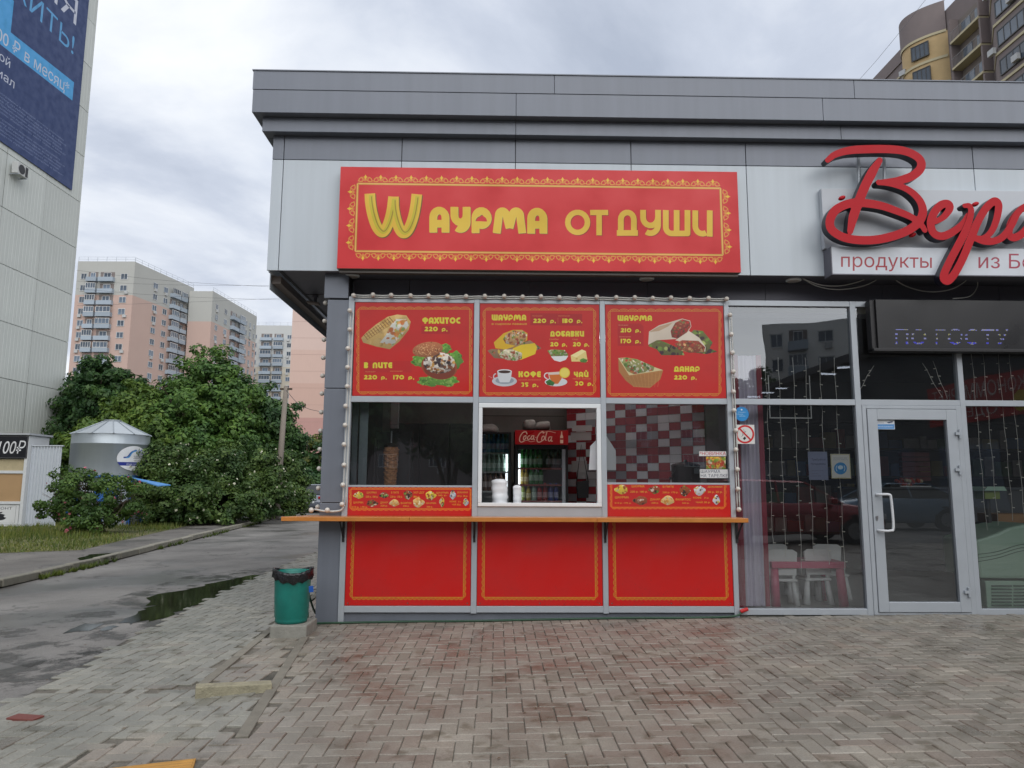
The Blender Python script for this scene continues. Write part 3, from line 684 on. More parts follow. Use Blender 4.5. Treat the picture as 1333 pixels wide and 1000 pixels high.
bag = MB(); rr = random.Random(3); n = 48
rows = [(.183, .405), (.193, .42), (.190, .45), (.196, .48), (.190, .505), (.178, .50), (.168, .46), (.15, .38)]
for (r, z) in rows:
    for i in range(n):
        t = 2*math.pi*i/n; k = .007*math.sin(t*17+z*40)+.006*math.sin(t*29+z*13)+rr.uniform(-.003, .003); zz_ = z+.02*math.sin(t*2+1)+(.012*math.sin(t*11) if z < .41 else 0)
        bag.v.append((-2.0+(r+k)*math.cos(t), -.56+(r+k)*math.sin(t), gb+.115+zz_))
for k in range(len(rows)-1):
    for i in range(n): bag.f.append((k*n+i, k*n+(i+1) % n, (k+1)*n+(i+1) % n, (k+1)*n+i)); bag.mi.append(0)
bag.build('bag_liner', M('bag_black', (.012, .012, .014), .22, 0, .2, 20, 1.0, 30), bin_, smooth=True)
q = PY(405, 767, -.7); MB().boxf(q, (.022, 0, .003), (0, .004, 0), (-.003, 0, .03)).build('blue_tag', M('blue_plastic', (.01, .08, .35), .4), bin_, bevel=.003)
hg = M('hose_green', (.015, .06, .03), .45, 0, .2)
hose = T('garden_hose', 'thin dark green hose lying along the foot of the kiosk', 'hose', (-1.9, -.08, gz(-1.9)))
pts = smooth_pts([(-1.95, .9, gz(-1.95)+.02), (-1.98, .4, gz(-1.9)+.02), (-1.99, .02, gz(-1.9)+.3), (-1.97, -.03, gz(-1.9)+.1), (-1.93, -.05, gz(-1.9)+.015), (-1.7, -.075, gz(-1.7)+.012), (-1.0, -.06, gz(-1)+.012), (-.2, -.085, gz(-.2)+.012), (.6, -.06, gz(.6)+.012), (1.4, -.05, gz(1.4)+.012), (2.0, -.09, gz(2)+.012), (2.5, -.07, gz(2.5)+.015), (2.62, -.05, gz(2.6)+.05)])
MB().tube(pts, .011, 6).build('hose_pipe', hg, hose, smooth=True)
MB().cyl((2.60, -.05, .03), (2.68, -.05, .055), .02, n=10).build('hose_fitting', red_m, hose)

# ================================================================== SHOP BUILDING
B = T('shop_building', 'single storey shop pavilion with grey stepped cornice, white fascia and glazed front', 'shop', (0, 0, 0))
def bp(name, mb, m, **k): return mb.build(name, m, B, **k)
XR = 12.0; YB = 10.0
# corner column, cut into cladding panels
GR = [(-.115, 1.146), (1.154, 2.39), (2.398, 3.392)]
for z0, z1 in GR: bp('column_panel', BX(-1.90, -1.662, 0, .30, z0, z1), pan_grey, bevel=.004)
bp('column_panel', BX(-1.94, -1.672, -.01, .36, 3.41, 3.687), pan_grey, bevel=.004)
bp('column_core', BX(-1.88, -1.67, .03, .28, -.12, 3.68), black_m)
for k, y0 in enumerate(np.arange(.31, YB, 1.3)):
    for z0, z1 in [(-.12, 1.146), (1.154, 2.39), (2.398, 3.68)]: bp('side_panel', BX(-1.885, -1.82, y0, y0+1.29, z0, z1), pan_grey)
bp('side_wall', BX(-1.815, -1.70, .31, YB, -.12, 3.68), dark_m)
bp('end_wall', BX(XR-.1, XR, 0.3, YB, -.1, 3.68), pan_grey); bp('rear_wall', BX(-1.70, XR, YB-.1, YB, -.15, 3.68), pan_grey)
# recessed beam over the glazing
xs = [-1.66, -1.02, .36, 1.74, 3.12, 4.5, 5.88, 7.26, 8.64, 10.0, 12.0]
for a, b in zip(xs, xs[1:]): bp('beam_panel', BX(a+.003, b-.003, .22, .30, 3.43, 3.687), pan_dark)
bp('soffit', BX(-2.44, XR, -.10, .36, 3.69, 3.71), pan_dark); bp('soffit', BX(-2.40, -1.86, .361, YB, 3.69, 3.71), pan_dark)
for y in (.9, 2.2, 3.5): bp('soffit_joint', BX(-2.39, -1.89, y, y+.012, 3.684, 3.692), black_m)
bp('soffit_channel', BX(-2.42, -2.39, -.08, YB, 3.683, 3.691), black_m)
# fascia: white panels, grey panels, joints left open
XJ = [-2.56, -2.43, -1.10, .19, 1.51, 2.83, 4.15, 5.47, 6.79, 8.11, 9.43, 10.75, XR]
for a, b in zip(XJ, XJ[1:]):
    bp('white_fascia_panel', BX(a+.004, b-.004, -.12, -.095, 3.69, 4.976), pan_white, bevel=.002)
    bp('grey_fascia_panel', BX(a+.004, b-.004, -.12, -.095, 4.984, 5.262), pan_grey, bevel=.002)
bp('fascia_backing', BX(-2.55, XR, -.09, -.05, 3.70, 6.0), black_m)
for y0 in np.arange(-.05, YB, 1.32):
    bp('white_fascia_panel', BX(-2.56, -2.535, y0, y0+1.31, 3.69, 4.976), pan_white); bp('grey_fascia_panel', BX(-2.56, -2.535, y0, y0+1.31, 4.984, 5.262), pan_grey)
# drop edge of the side fascia
bp('side_sign_box', BX(-2.572, -2.562, .05, YB, 3.52, 4.9), pan_white)
bp('side_sign_box_base', BX(-2.56, -2.46, .10, YB, 3.60, 3.685), soffit_m)
# cornice: two steps
def zz_at(px, py, Y): return float(PY(px, py, Y)[2])
z_a = 5.262; z_b = zz_at(500, 153.5, -.22); z_c = zz_at(500, 148.5, -.32); z_d = zz_at(500, 119, -.32); z_e = zz_at(500, 95.0, -.32)
def cornice(yf, xl, z0, z1, joints, nm='cornice_panel'):
    J = [xl]+joints+[XR]
    for a, b in zip(J, J[1:]): bp(nm, BX(a+(.002 if a != xl else 0), b-.002, yf, -.05, z0, z1), pan_grey, bevel=.003)
    bp(nm, BX(xl, xl+.08, -.045, YB, z0, z1), pan_grey)
cornice(-.22, -2.655, z_a+.004, z_c-.004, [.19, 3.9, 7.6])
cornice(-.32, -2.745, z_c, z_d-.003, [.19, 3.66, 7.4])
cornice(-.325, -2.75, z_d, z_e, [.62, 4.03, 7.7])
bp('roof_capping', BX(-2.76, XR+.02, -.335, .1, z_e, z_e+.012), pan_grey)
bp('roof', BX(-2.66, XR, -.04, YB, 5.6, 5.75), pan_dark)
# glazing grid
Rw = dict(top=(3.365, 3.427), mid=(2.244, 2.308), sill=(.010, .076))
posts = [(-1.66, -1.598), (-.262, -.203), (1.146, 1.203), (2.548, 2.602), (3.982, 4.048), (5.162, 5.222), (6.62, 6.68), (8.02, 8.08), (9.42, 9.48), (10.8, 10.86)]
for k, (a, b) in enumerate(posts): bp('mullion', BX(a, b, -.02, .06, gz(a)-.012 if k < 1 else (.0 if a < 2.5 else gz(a)-.01), 3.427), silver, bevel=.003)
for k in range(len(posts)-1):
    a, b = posts[k][1], posts[k+1][0]
    bp('transom', BX(a, b, -.017, .05, *Rw['top']), silver, bevel=.003); bp('transom', BX(a, b, -.017, .05, *Rw['mid']), silver, bevel=.003)
    if k != 4: bp('transom', BX(a, b, -.017, .05, *(Rw['sill'] if k < 3 else (-.012, .052))), silver, bevel=.003)
    if k > 4: bp('transom', BX(a, b, -.017, .05, .95, 1.0), silver, bevel=.003) if k > 6 else None
bp('plinth', BX(-1.6, 2.56, .02, .10, -.13, .008), pan_grey)
bp('door_step', BX(2.6, 5.3, .02, .5, -.1, -.014), concrete)
# glass panes of the shop
def pane(x0, x1, z0, z1, y=.02, nm='glass_pane', par=None):
    return MB().box(x0, x1, y, y+.008, z0, z1).build(nm, GLASS, par or B) if False else MB().add([(x0, y, z0), (x1, y, z0), (x1, y, z1), (x0, y, z1)], [(0, 1, 2, 3)]).build(nm, GLASS, par or B)
for k in (3, 5, 6, 7, 8):
    a, b = posts[k][1], posts[k+1][0]; pane(a, b, 2.308, 3.365); pane(a, b, .052, 2.244)
pane(4.048, 5.162, 2.308, 3.365)
pane(-1.598, -.262, 1.33, 2.244); pane(1.203, 2.548, 1.37, 2.244)
bp('window_rail', BX(-1.598, -.262, -.012, .03, 1.322, 1.342), silver); bp('window_rail', BX(1.203, 2.548, -.012, .03, 1.362, 1.382), silver)
bp('window_rail', BX(-.203, 1.146, -.012, .04, .99, 1.118), silver, bevel=.003)
# serving window frame (open)
wf = bp('serving_window_frame', MB().box(-.20, 1.143, -.03, .04, 2.19, 2.240).box(-.20, 1.143, -.03, .04, 1.119, 1.158).box(-.20, -.158, -.03, .04, 1.158, 2.19).box(1.095, 1.143, -.03, .04, 1.158, 2.19), white_pvc, bevel=.005)
# blank red backing behind menu strips is part of each printed board; door
dr = bp('door', MB().box(4.10, 4.21, -.035, .03, .02, 2.20).box(4.985, 5.10, -.035, .03, .02, 2.20).box(4.21, 4.985, -.035, .03, .02, .125).box(4.21, 4.985, -.035, .03, 2.085, 2.20), silver, bevel=.004)
bp('door_frame', MB().box(4.05, 4.095, -.025, .05, -.01, 2.242).box(5.105, 5.16, -.025, .05, -.01, 2.242).box(4.095, 5.105, -.025, .05, 2.206, 2.242).box(4.095, 5.105, -.02, .05, -.012, .014), silver, bevel=.003)
pane(4.21, 4.985, .125, 2.085, .0, 'door_glass', dr)
hp = [PY(1138+6, 644, -.09), PY(1157, 644, -.11), PY(1160, 650, -.11), PY(1163, 686, -.11), PY(1159, 691, -.11), PY(1146, 691, -.09)]
MB().tube(smooth_pts([(hp[0][0], -.035, hp[0][2]), (hp[0][0]+.02, -.08, hp[0][2]), hp[1], hp[2], hp[3], hp[4], (hp[5][0]+.02, -.08, hp[5][2]), (hp[5][0], -.035, hp[5][2])], 4), .014, 8).build('door_handle', M('handle_white', (.62, .64, .66), .35), dr, smooth=True)
q = PY(1141.5, 673, -.04); MB().cyl((q[0], -.034, q[2]), (q[0], -.05, q[2]), .012).box(q[0]-.008, q[0]+.008, -.045, -.034, q[2]-.035, q[2]).build('lock', M('lock_steel', (.35, .35, .36), .3, .8), dr)
for px, py in ((1249, 565), (1249, 612), (1261, 771)):
    q = PY(px, py, -.04); MB().cyl((q[0], -.05, q[2]-.05), (q[0], -.05, q[2]+.05), .014).box(q[0]-.05, q[0]+.03, -.06, -.03, q[2]-.012, q[2]+.018).build('hinge', silver, dr)
# interior shell of the shop
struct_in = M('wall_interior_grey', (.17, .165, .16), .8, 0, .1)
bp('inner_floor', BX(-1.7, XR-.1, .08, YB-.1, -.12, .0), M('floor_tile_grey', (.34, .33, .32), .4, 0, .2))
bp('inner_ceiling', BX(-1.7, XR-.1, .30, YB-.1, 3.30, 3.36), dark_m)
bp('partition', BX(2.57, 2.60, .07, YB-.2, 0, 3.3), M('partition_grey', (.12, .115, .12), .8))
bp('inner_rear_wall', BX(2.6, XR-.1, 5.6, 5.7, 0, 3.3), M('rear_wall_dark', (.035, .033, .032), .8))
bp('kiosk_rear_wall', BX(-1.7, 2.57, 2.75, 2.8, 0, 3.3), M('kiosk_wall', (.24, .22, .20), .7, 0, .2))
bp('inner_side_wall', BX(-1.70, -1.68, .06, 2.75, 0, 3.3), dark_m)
for z in (2.62, 2.35): bp('wall_joint', BX(-.25, 1.0, 2.74, 2.749, z, z+.008), black_m)

# soffit lamps
for k, (px, lb) in enumerate(((457, 'flat round lamp in the soffit above the corner column'), (843, 'flat round lamp in the soffit under the red sign, right of its middle'), (1035, 'flat round lamp in the soffit left of the red script sign'))):
    q = PY(px, 360, 0); t = T('soffit_lamp', lb, 'lamp', (q[0], .05, 3.69), 'round lamps under the fascia')
    MB().lathe([(.085, 0), (.085, -.012), (.07, -.02)], (q[0], .05, 3.69), 24).build('lamp_ring', white_pvc, t); MB().lathe([(.07, -.018), (.0001, -.022)], (q[0], .05, 3.69), 24).build('lamp_lens', M('lamp_lens', (.5, .46, .42), .3), t)
# camera-like flood lamp under the left overhang
t = T('floodlight', 'small grey floodlight under the left overhang of the roof', 'floodlight', (-2.3, .9, 3.69))
MB().cyl((-2.28, .95, 3.69), (-2.28, .95, 3.60), .02).box(-2.31, -2.25, .92, .98, 3.66, 3.69).build('bracket', pan_dark, t); MB().boxf((-2.30, .95, 3.585), (.075, .0, -.01), (0, .05, 0), (0, 0, .012)).build('lamp_head', soffit_m, t, bevel=.004)

# counter shelf round the corner, with black brackets
wood = M('varnished_wood', (.50, .185, .035), .35, 0, .22, 5, .3, coat=.3)
ct = T('counter_shelf', 'long varnished orange wooden counter shelf along the kiosk front', 'counter', (0, -.15, 1.0))
zc = 1.015
mb = MB().add([(-2.22, -.30, zc-.045), (-.9, -.30, zc-.045), (-.9, -.02, zc-.045), (-1.66, -.02, zc-.045), (-1.91, .02, zc-.045), (-1.96, .22, zc-.045), (-2.22, -.30, zc), (-.9, -.30, zc), (-.9, -.02, zc), (-1.66, -.02, zc), (-1.91, .02, zc), (-1.96, .22, zc)],
             [(5,4,3,2,1,0), (6,7,8,9,10,11), (0,1,7,6), (1,2,8,7), (2,3,9,8), (3,4,10,9), (4,5,11,10), (5,0,6,11)])
mb.build('board', wood, ct, bevel=.004)
MB().box(-.898, 1.05, -.30, -.02, zc-.045, zc).build('board', wood, ct, bevel=.004); MB().box(1.052, 2.64, -.30, -.02, zc-.045, zc).build('board', wood, ct, bevel=.004)
for x in (-1.63, -.232, 1.175, 2.6):
    MB().box(x-.012, x+.012, -.035, -.021, .74, zc-.046).box(x-.012, x+.012, -.24, -.03, zc-.056, zc-.046).add([(x-.008, -.03, .78), (x+.008, -.03, .78), (x+.008, -.21, zc-.056), (x-.008, -.21, zc-.056), (x-.008, -.03, .80), (x+.008, -.03, .80), (x+.008, -.23, zc-.056), (x-.008, -.23, zc-.056)], [(0,1,2,3),(7,6,5,4),(0,3,7,4),(1,5,6,2)]).build('bracket', black_m, ct)

# garlands of white bulbs
_bulb = {}
def garland(label, path, dirs, step=.207, group='garlands of white bulbs round the menu'):
    o = path[0]; t = T('bulb_garland', label, 'light garland', o, group)
    sag = []; 
    for a, b in zip(path, path[1:]):
        n = max(1, round(math.dist(a, b)/.1)); sag += [tuple(np.array(a)+(np.array(b)-np.array(a))*k/n+np.array([0, 0, -.006*math.sin(k*1.57)**2])) for k in range(n)]
    sag.append(path[-1]); MB().tube(sag, .007, 6).build('cable', cable_m, t, smooth=True); s2 = [(p[0]+.028 if abs(path[0][0]-path[-1][0]) < .5 else p[0], p[1]+.01, p[2]+(0 if abs(path[0][0]-path[-1][0]) < .5 else .024)) for p in sag]
    MB().tube(s2, .008, 6).build('cable', cable_m, t, smooth=True)
    for (a, b), d in zip(zip(path, path[1:]), dirs):
        n = round(math.dist(a, b)/step)
        for k in range(n+1):
            p = Vector(a)+(Vector(b)-Vector(a))*(k/n); dv = Vector(d).normalized()
            if 'm' not in _bulb:
                mb = MB().ball((0, 0, .043), .027, 12); mb.lathe([(.012, 0), (.015, .03)], (0,0,0), 10, 1)
                _bulb['m'] = mb.build('bulb', [bulb_m, cable_m], t, smooth=True, origin=(0,0,0)); ob = _bulb['m']
            else: ob = inst(_bulb['m'], 'bulb', t, (0,0,0))
            ob.location = p-Vector(o); dv = (dv+Vector((random.uniform(-.15, .15), 0, random.uniform(-.15, .15)))).normalized(); ob.rotation_euler = dv.to_track_quat('Z', 'Y').to_euler()
garland('white bulb garland down the silver corner post left of the menu', [(-1.635, -.03, 3.25), (-1.645, -.03, 1.13)], [(0, -1, .05)])
garland('white bulb garland across the top of the three red menus', [(-1.60, -.03, 3.42), (2.57, -.03, 3.42)], [(0, -1, .25)])
garland('white bulb garland down the post right of the menus', [(2.60, -.03, 3.24), (2.615, -.03, 1.10)], [(.05, -1, 0)])
garland('white bulb garland down the outer left edge of the grey column', [(-1.91, .12, 3.38), (-1.905, .12, 1.10)], [(-1, -.1, 0)])
t = T('bulb_cable', 'loose white bulb cable resting on the left end of the counter', 'cable', (-1.8, -.03, 1.1))
MB().tube(smooth_pts([(-1.95, .0, 1.08), (-1.85, -.04, 1.065), (-1.76, -.05, 1.06), (-1.66, -.05, 1.075), (-1.63, -.04, 1.13)]), .011, 6).build('cable', cable_m, t, smooth=True)
for x in (-1.97, -1.80): MB().ball((x, -.07, 1.075), .028, 12).build('bulb', bulb_m, t, smooth=True)
# loose white cables under the script sign
def cable(label, px, Y, r=.006):
    P = [PY(a, b, Y+.02*math.sin(i)) for i, (a, b) in enumerate(px)]; tag(MB().tube(smooth_pts(P), r, 5).build('hanging_cable', cable_m, smooth=True, origin=tuple(P[0])), label, 'cable', 'loose white cables under the script sign')
cable('pale cable sagging under the script sign, left of the letter tail, upper one', [(1043, 362), (1068, 371), (1095, 372), (1120, 366), (1135, 359)], .0)
cable('pale cable sagging under the script sign, left of the letter tail, lower one', [(1045, 363), (1065, 373), (1092, 377), (1125, 372), (1150, 359)], .03)
cable('long pale cable sagging right of the sign middle, under the letter tail', [(1158, 359), (1180, 373), (1210, 380), (1240, 376), (1264, 361)], .02)
cable('short pale cable hooking down right of the letter tail', [(1272, 360), (1272, 374), (1262, 386), (1240, 389)], .05)

# ================================================================== SIGNS AND PRINT
YEL = (205, 170, 45); GOLD = (205, 150, 60); RED = (196, 36, 40)
def wmap(x0, x1, z0, z1, Y, W_, H_):
    def f(px, py):
        p = PY(px, py, Y); return ((p[0]-x0)/(x1-x0)*W_, (z1-p[2])/(z1-z0)*H_)
    return f
# main sign
Ys = -.24; a = PY(442, 217, Ys); b = PY(961, 224, Ys); c = PY(440, 348, Ys); d = PY(963, 356, Ys)
sx0, sx1, sz0, sz1 = float((a[0]+c[0])/2), float((b[0]+d[0])/2), float((c[2]+d[2])/2), float((a[2]+b[2])/2)
CW, CH = 2100, int(2100*(sz1-sz0)/(sx1-sx0)); cv = Canvas(CW, CH, (214, 30, 36), wmap(sx0, sx1, sz0, sz1, Ys, CW, CH))
cv.zoom(430, 210, 4.937)      # coordinates measured in an enlargement of the photograph
def goldrect(P, w):
    for p, q in zip(P, P[1:]+P[:1]): cv.stroke([p, q], w, (196, 130, 45)); cv.stroke([p, q], w*.5, (238, 190, 95))
mL, mT, mR, mB = 105, 62, CW-95, CH-62
# frame in canvas pixels
ident = cv.map; 
cv.map = lambda x, y: (x, y); cv.z = (0, 0, 1)
fx0, fy0, fx1, fy1 = 92, 92, CW-92, CH-92
goldrect([(fx0, fy0), (fx1, fy0), (fx1, fy1), (fx0, fy1)], 13)
def ornament(cx, cy, ang, s):
    c_, s_ = math.cos(ang), math.sin(ang)
    def Rr(P): return [(cx+s*(x*c_-y*s_), cy+s*(x*s_+y*c_)) for x, y in P]
    for sg in (-1, 1):
        cv.stroke(Rr([(sg*x, y) for x, y in arc(.28, -.12, .16, .14, 200, -120, 9)]), 3.2, (226, 160, 60))
        cv.stroke(Rr([(sg*x, y) for x, y in [(0, -.42), (.12, -.30), (.30, -.30), (.42, -.12), (.50, -.02)]]), 3.2, (226, 160, 60))
        cv.stroke(Rr([(sg*x, y) for x, y in [(.03, 0), (.10, -.2), (.22, -.22), (.16, -.05), (.40, 0), (.5, -.05)]]), 3, (226, 160, 60))
    cv.poly(Rr([(0, -.5), (.09, -.3), (0, -.1), (-.09, -.3)]), (240, 200, 50)); cv.ell(*Rr([(0, -.12)])[0], s*.05, s*.05, (226, 160, 60))
nT, nS = 24, 4
for i in range(nT):
    x = fx0+(fx1-fx0)*(i+.5)/nT; s_ = (fx1-fx0)/nT*.98; ornament(x, fy0-12, 0, s_); ornament(x, fy1+12, math.pi, s_)
for i in range(nS):
    y = fy0+(fy1-fy0)*(i+.5)/nS; s_ = (fy1-fy0)/nS*.98; ornament(fx0-12, y, -math.pi/2, s_*.9); ornament(fx1+12, y, math.pi/2, s_*.9)
cv.map = ident; cv.zoom(430, 210, 4.937)
W1 = smooth_pts([(254, 208), (258, 270), (272, 345), (297, 418), (328, 455), (352, 442), (377, 388), (396, 310), (406, 228)], 5)
W2 = smooth_pts([(406, 228), (408, 300), (424, 380), (450, 445), (476, 462), (505, 432), (532, 360), (548, 280), (556, 212)], 5)
def off(P, dx, dy): return [(x+dx, y+dy) for x, y in P]
for P in (W1, W2): cv.stroke(off(P, 5, 5), 68, (110, 85, 25))
for P in (W1, W2): cv.stroke(P, 66, (234, 190, 54))
for P in (W1, W2): cv.stroke(off(P, 6, -2)[1:-1], 26, (205, 190, 40)); cv.stroke(off(P, 10, -6)[2:-2], 6, (160, 130, 30))
for dx, col in ((6, (120, 80, 30)), (3, (225, 205, 90)), (0, (232, 194, 56))):
    cv.deco('АУРМА', 640+dx, 292+dx, 1388+dx, 456+dx, col, .285, .12, dy=8)
cv.zoom(700, 210, 4.761)
for dx, col in ((4, (150, 30, 25)), (0, (230, 190, 58))):
    cv.deco('ОТ', 170+dx, 300+dx, 436+dx, 458+dx, col, .21, .0, dy=2); cv.deco('ДУШИ', 490+dx, 300+dx, 1082+dx, 462+dx, col, .215, .11, dy=6)
t = T('shop_sign', 'long red and gold sign with yellow lettering above the kiosk menus', 'sign', ((sx0+sx1)/2, -.13, sz0))
board('sign_box', t, sx0, sx1, sz0, sz1, -.122, Ys, cv.material('sign_print', .42), M('sign_side', (.25, .22, .2), .5))
MB().box(sx0+.02, sx1-.02, -.20, -.122, sz0-.035, sz0-.002).build('sign_rail', M('sign_rail', (.12, .11, .1), .5, .4), t)

# three upper menus
GRN = (150, 190, 60); LW = (218, 208, 60)
menus = []
def menu(x0, x1, z0, z1, label, group, W_=1000, y=-.012, name='menu_board'):
    Hh = int(W_*(z1-z0)/(x1-x0)); c_ = Canvas(W_, Hh, (196, 30, 26), wmap(x0, x1, z0, z1, y, W_, Hh)); t = T(name, label, 'menu board', ((x0+x1)/2, y, z0), group); return c_, t, (x0, x1, z0, z1, y)
def finish(c_, t, g, nm): board('panel', t, g[0], g[1], g[2], g[3], .03, g[4], c_.material(nm, .38), red_m)
M1 = menu(-1.588, -.268, 2.312, 3.362, 'red menu board above the window with the meat spit, burger pictured', 'red menu boards above the windows')
c1 = M1[0]; c1.zoom(445, 380, 6.665)
def lace(c_, x0, y0, x1, y1, n, m): c_.scallop(x0, y0, x1, y1, n, m, (206, 140, 48), r=19, lw=5)
lace(c1, 148, 150, 1108, 868, 12, 9)
c1.food([(168, 400), (215, 350), (300, 280), (400, 215), (480, 197), (560, 205), (598, 260), (580, 330), (500, 430), (415, 498), (300, 475), (185, 440)], (206, 172, 105), [(216, 184, 120), (196, 158, 88)], 30, 40)
for i in range(12): c1.stroke([(190+i*20, 372-i*14), (225+i*20, 415-i*14)], 6, (120, 78, 40), al=.85)
for i in range(3): c1.stroke([(200+i*8, 395+i*22-20), (420+i*2, 225+i*30)], 4, (140, 95, 50), al=.6)
c1.food([(330, 440), (380, 380), (430, 280), (465, 235), (560, 240), (580, 290), (520, 380), (440, 470), (380, 450)], (206, 205, 195), [(205, 120, 50), (222, 150, 70), (225, 225, 215), (150, 175, 90), (190, 95, 40)], 90, 26)
c1.deco('ФАХИТОС', 698, 222, 1032, 276, LW, .3, .1); c1.poly([(690, 295), (940, 295), (940, 365), (690, 365)], (178, 24, 28)); c1.deco('220 р.', 718, 302, 915, 342, LW, .3)
c1.poly([(190, 600), (605, 600), (605, 700), (190, 700)], (186, 30, 30)); c1.deco('В ПИТЕ', 192, 612, 436, 662, LW, .3); c1.text('большая', 205, 687, 290, 697, (225, 170, 90)); c1.text('маленькая', 420, 682, 525, 692, (225, 170, 90)); c1.deco('220 р.', 192, 722, 388, 760, LW, .3); c1.deco('170 р.', 445, 722, 626, 760, LW, .3)
for (cx, cy, rx, ry) in ((690, 600, 85, 55), (760, 775, 100, 45), (900, 770, 110, 50), (980, 590, 70, 75), (890, 490, 60, 40)):
    c1.food([(cx+rx*math.cos(a_)*(1+.16*math.sin(7*a_)), cy+ry*math.sin(a_)*(1+.16*math.cos(5*a_))) for a_ in np.linspace(0, 6.28, 28)[:-1]], (96, 150, 55), [(120, 178, 70), (70, 120, 40), (160, 200, 100)], 50, 18)
c1.ell(845, 650, 158, 110, (150, 72, 42), 10); c1.ell(845, 665, 140, 92, (122, 52, 32), 10)
c1.food([(845+138*math.cos(a_), 618+92*math.sin(a_)) for a_ in np.linspace(0, 6.28, 26)[:-1]], (226, 218, 205), [(238, 230, 220), (52, 36, 40), (210, 150, 60), (44, 30, 34), (232, 226, 210), (160, 90, 50), (90, 60, 50)], 150, 22)
c1.food([(745+132*math.cos(a_)*1.0, 500+66*math.sin(a_)-14*math.cos(a_)) for a_ in np.linspace(0, 6.28, 26)[:-1]], (178, 112, 72), [(196, 130, 88), (160, 92, 56)], 70, 10)
for _ in range(60):
    a_, r_ = random.uniform(0, 6.28), random.uniform(0, .85)**.5; c1.ell(745+115*r_*math.cos(a_), 500+52*r_*math.sin(a_), 6, 3, (220, 170, 120), random.uniform(0, 180))
finish(c1, M1[1], M1[2], 'menu_print_one')
M2 = menu(-.197, 1.140, 2.312, 3.362, 'red menu board above the serving window, with coffee and tea cups', 'red menu boards above the windows')
c2 = M2[0]; c2.zoom(615, 380, 6.665); lace(c2, 110, 158, 1052, 876, 12, 9)
c2.deco('ШАУРМА', 168, 198, 466, 248, LW, .3); c2.text('в сырном лаваше', 168, 268, 472, 286, LW)
c2.poly([(503, 185), (952, 192), (952, 294), (503, 290)], (172, 20, 26)); c2.deco('220 р.', 528, 232, 722, 270, LW, .3); c2.deco('180 р.', 780, 232, 952, 270, LW, .3); c2.text('большая', 520, 203, 605, 213, (220, 150, 80)); c2.text('маленькая', 745, 203, 845, 213, (220, 150, 80)); c2.stroke([(742, 225), (742, 275)], 2, (220, 120, 80))
c2.deco('ДОБАВКИ', 675, 340, 968, 388, LW, .3); c2.text('грибы', 668, 403, 745, 418, (220, 160, 80)); c2.text('сыр', 868, 403, 915, 418, (220, 160, 80)); c2.deco('20 р.', 675, 436, 820, 474, LW, .3); c2.deco('20 р.', 872, 436, 1012, 474, LW, .3)
c2.food([(130, 510), (170, 495), (240, 500), (500, 420), (600, 490), (520, 520), (260, 580), (190, 575)], (150, 120, 90), [(120, 150, 60), (70, 110, 40), (190, 90, 60), (90, 50, 80), (220, 190, 90)], 60, 18)
c2.poly([(185, 440), (270, 360), (350, 330), (430, 330), (478, 360), (475, 420), (400, 460), (290, 500), (200, 490)], (214, 172, 40)); c2.food([(265, 410), (300, 360), (350, 335), (440, 335), (476, 375), (460, 425), (380, 470), (290, 450)], (190, 150, 100), [(130, 60, 50), (226, 220, 200), (100, 140, 60), (200, 140, 60), (160, 50, 40)], 110, 14)
c2.poly([(350, 490), (420, 460), (540, 445), (560, 480), (545, 540), (420, 590), (350, 590)], (226, 196, 40)); c2.food([(232, 540), (280, 500), (350, 500), (430, 530), (430, 580), (380, 600), (300, 592), (240, 565)], (200, 190, 160), [(226, 220, 200), (110, 150, 70), (180, 90, 60), (235, 225, 190)], 90, 14)
c2.ell(278, 775, 108, 46, (196, 200, 205)); c2.ell(280, 770, 80, 30, (150, 160, 170)); c2.poly([(215, 690), (342, 690), (335, 750), (320, 785), (238, 785), (222, 750)], (214, 218, 222)); c2.ell(278, 690, 64, 18, (226, 228, 230)); c2.ell(278, 694, 54, 13, (60, 34, 26)); c2.stroke(arc(205, 735, 22, 24, 90, 270), 9, (205, 210, 215)); c2.stroke([(140, 730), (175, 750)], 3, (200, 180, 170))
c2.deco('КОФЕ', 400, 690, 592, 740, LW, .3); c2.text('зерновой, растворимый', 395, 757, 592, 768, (220, 160, 90)); c2.deco('35 р.', 420, 786, 570, 824, LW, .3)
c2.food([(650, 510), (700, 500), (800, 505), (832, 545), (790, 580), (690, 570)], (110, 140, 60), [(70, 120, 50), (180, 160, 120), (210, 205, 190), (130, 90, 60)], 60, 12); c2.poly([(680, 560), (832, 555), (810, 590), (760, 608), (710, 595)], (224, 226, 226))
c2.poly([(852, 552), (950, 500), (985, 515), (1000, 605), (860, 605)], (226, 206, 130)); c2.poly([(852, 552), (950, 500), (985, 515), (900, 570)], (240, 226, 160)); c2.ell(905, 580, 10, 8, (200, 170, 90)); c2.food([(930, 590), (960, 575), (1000, 590), (985, 615), (940, 612)], (90, 140, 50), [(120, 170, 70), (60, 110, 40)], 20, 8)
c2.ell(725, 782, 98, 38, (214, 218, 220)); c2.poly([(655, 700), (790, 690), (780, 750), (745, 800), (700, 800), (665, 750)], (216, 200, 190)); c2.poly([(665, 720), (785, 715), (772, 755), (742, 798), (702, 798), (675, 755)], (205, 110, 40)); c2.stroke(arc(650, 728, 26, 24, 90, 280), 9, (220, 222, 224)); c2.ell(800, 702, 46, 46, (226, 200, 60)); c2.ell(800, 702, 38, 38, (232, 214, 100)); c2.food([(635, 780), (670, 758), (715, 790), (700, 815), (650, 808)], (50, 120, 50), [(80, 150, 70), (40, 90, 40)], 20, 9)
c2.deco('ЧАЙ', 880, 694, 1006, 740, LW, .3); c2.text('чёрный, зелёный', 868, 748, 1024, 759, (220, 160, 90)); c2.deco('30 р.', 888, 776, 1046, 814, LW, .3)
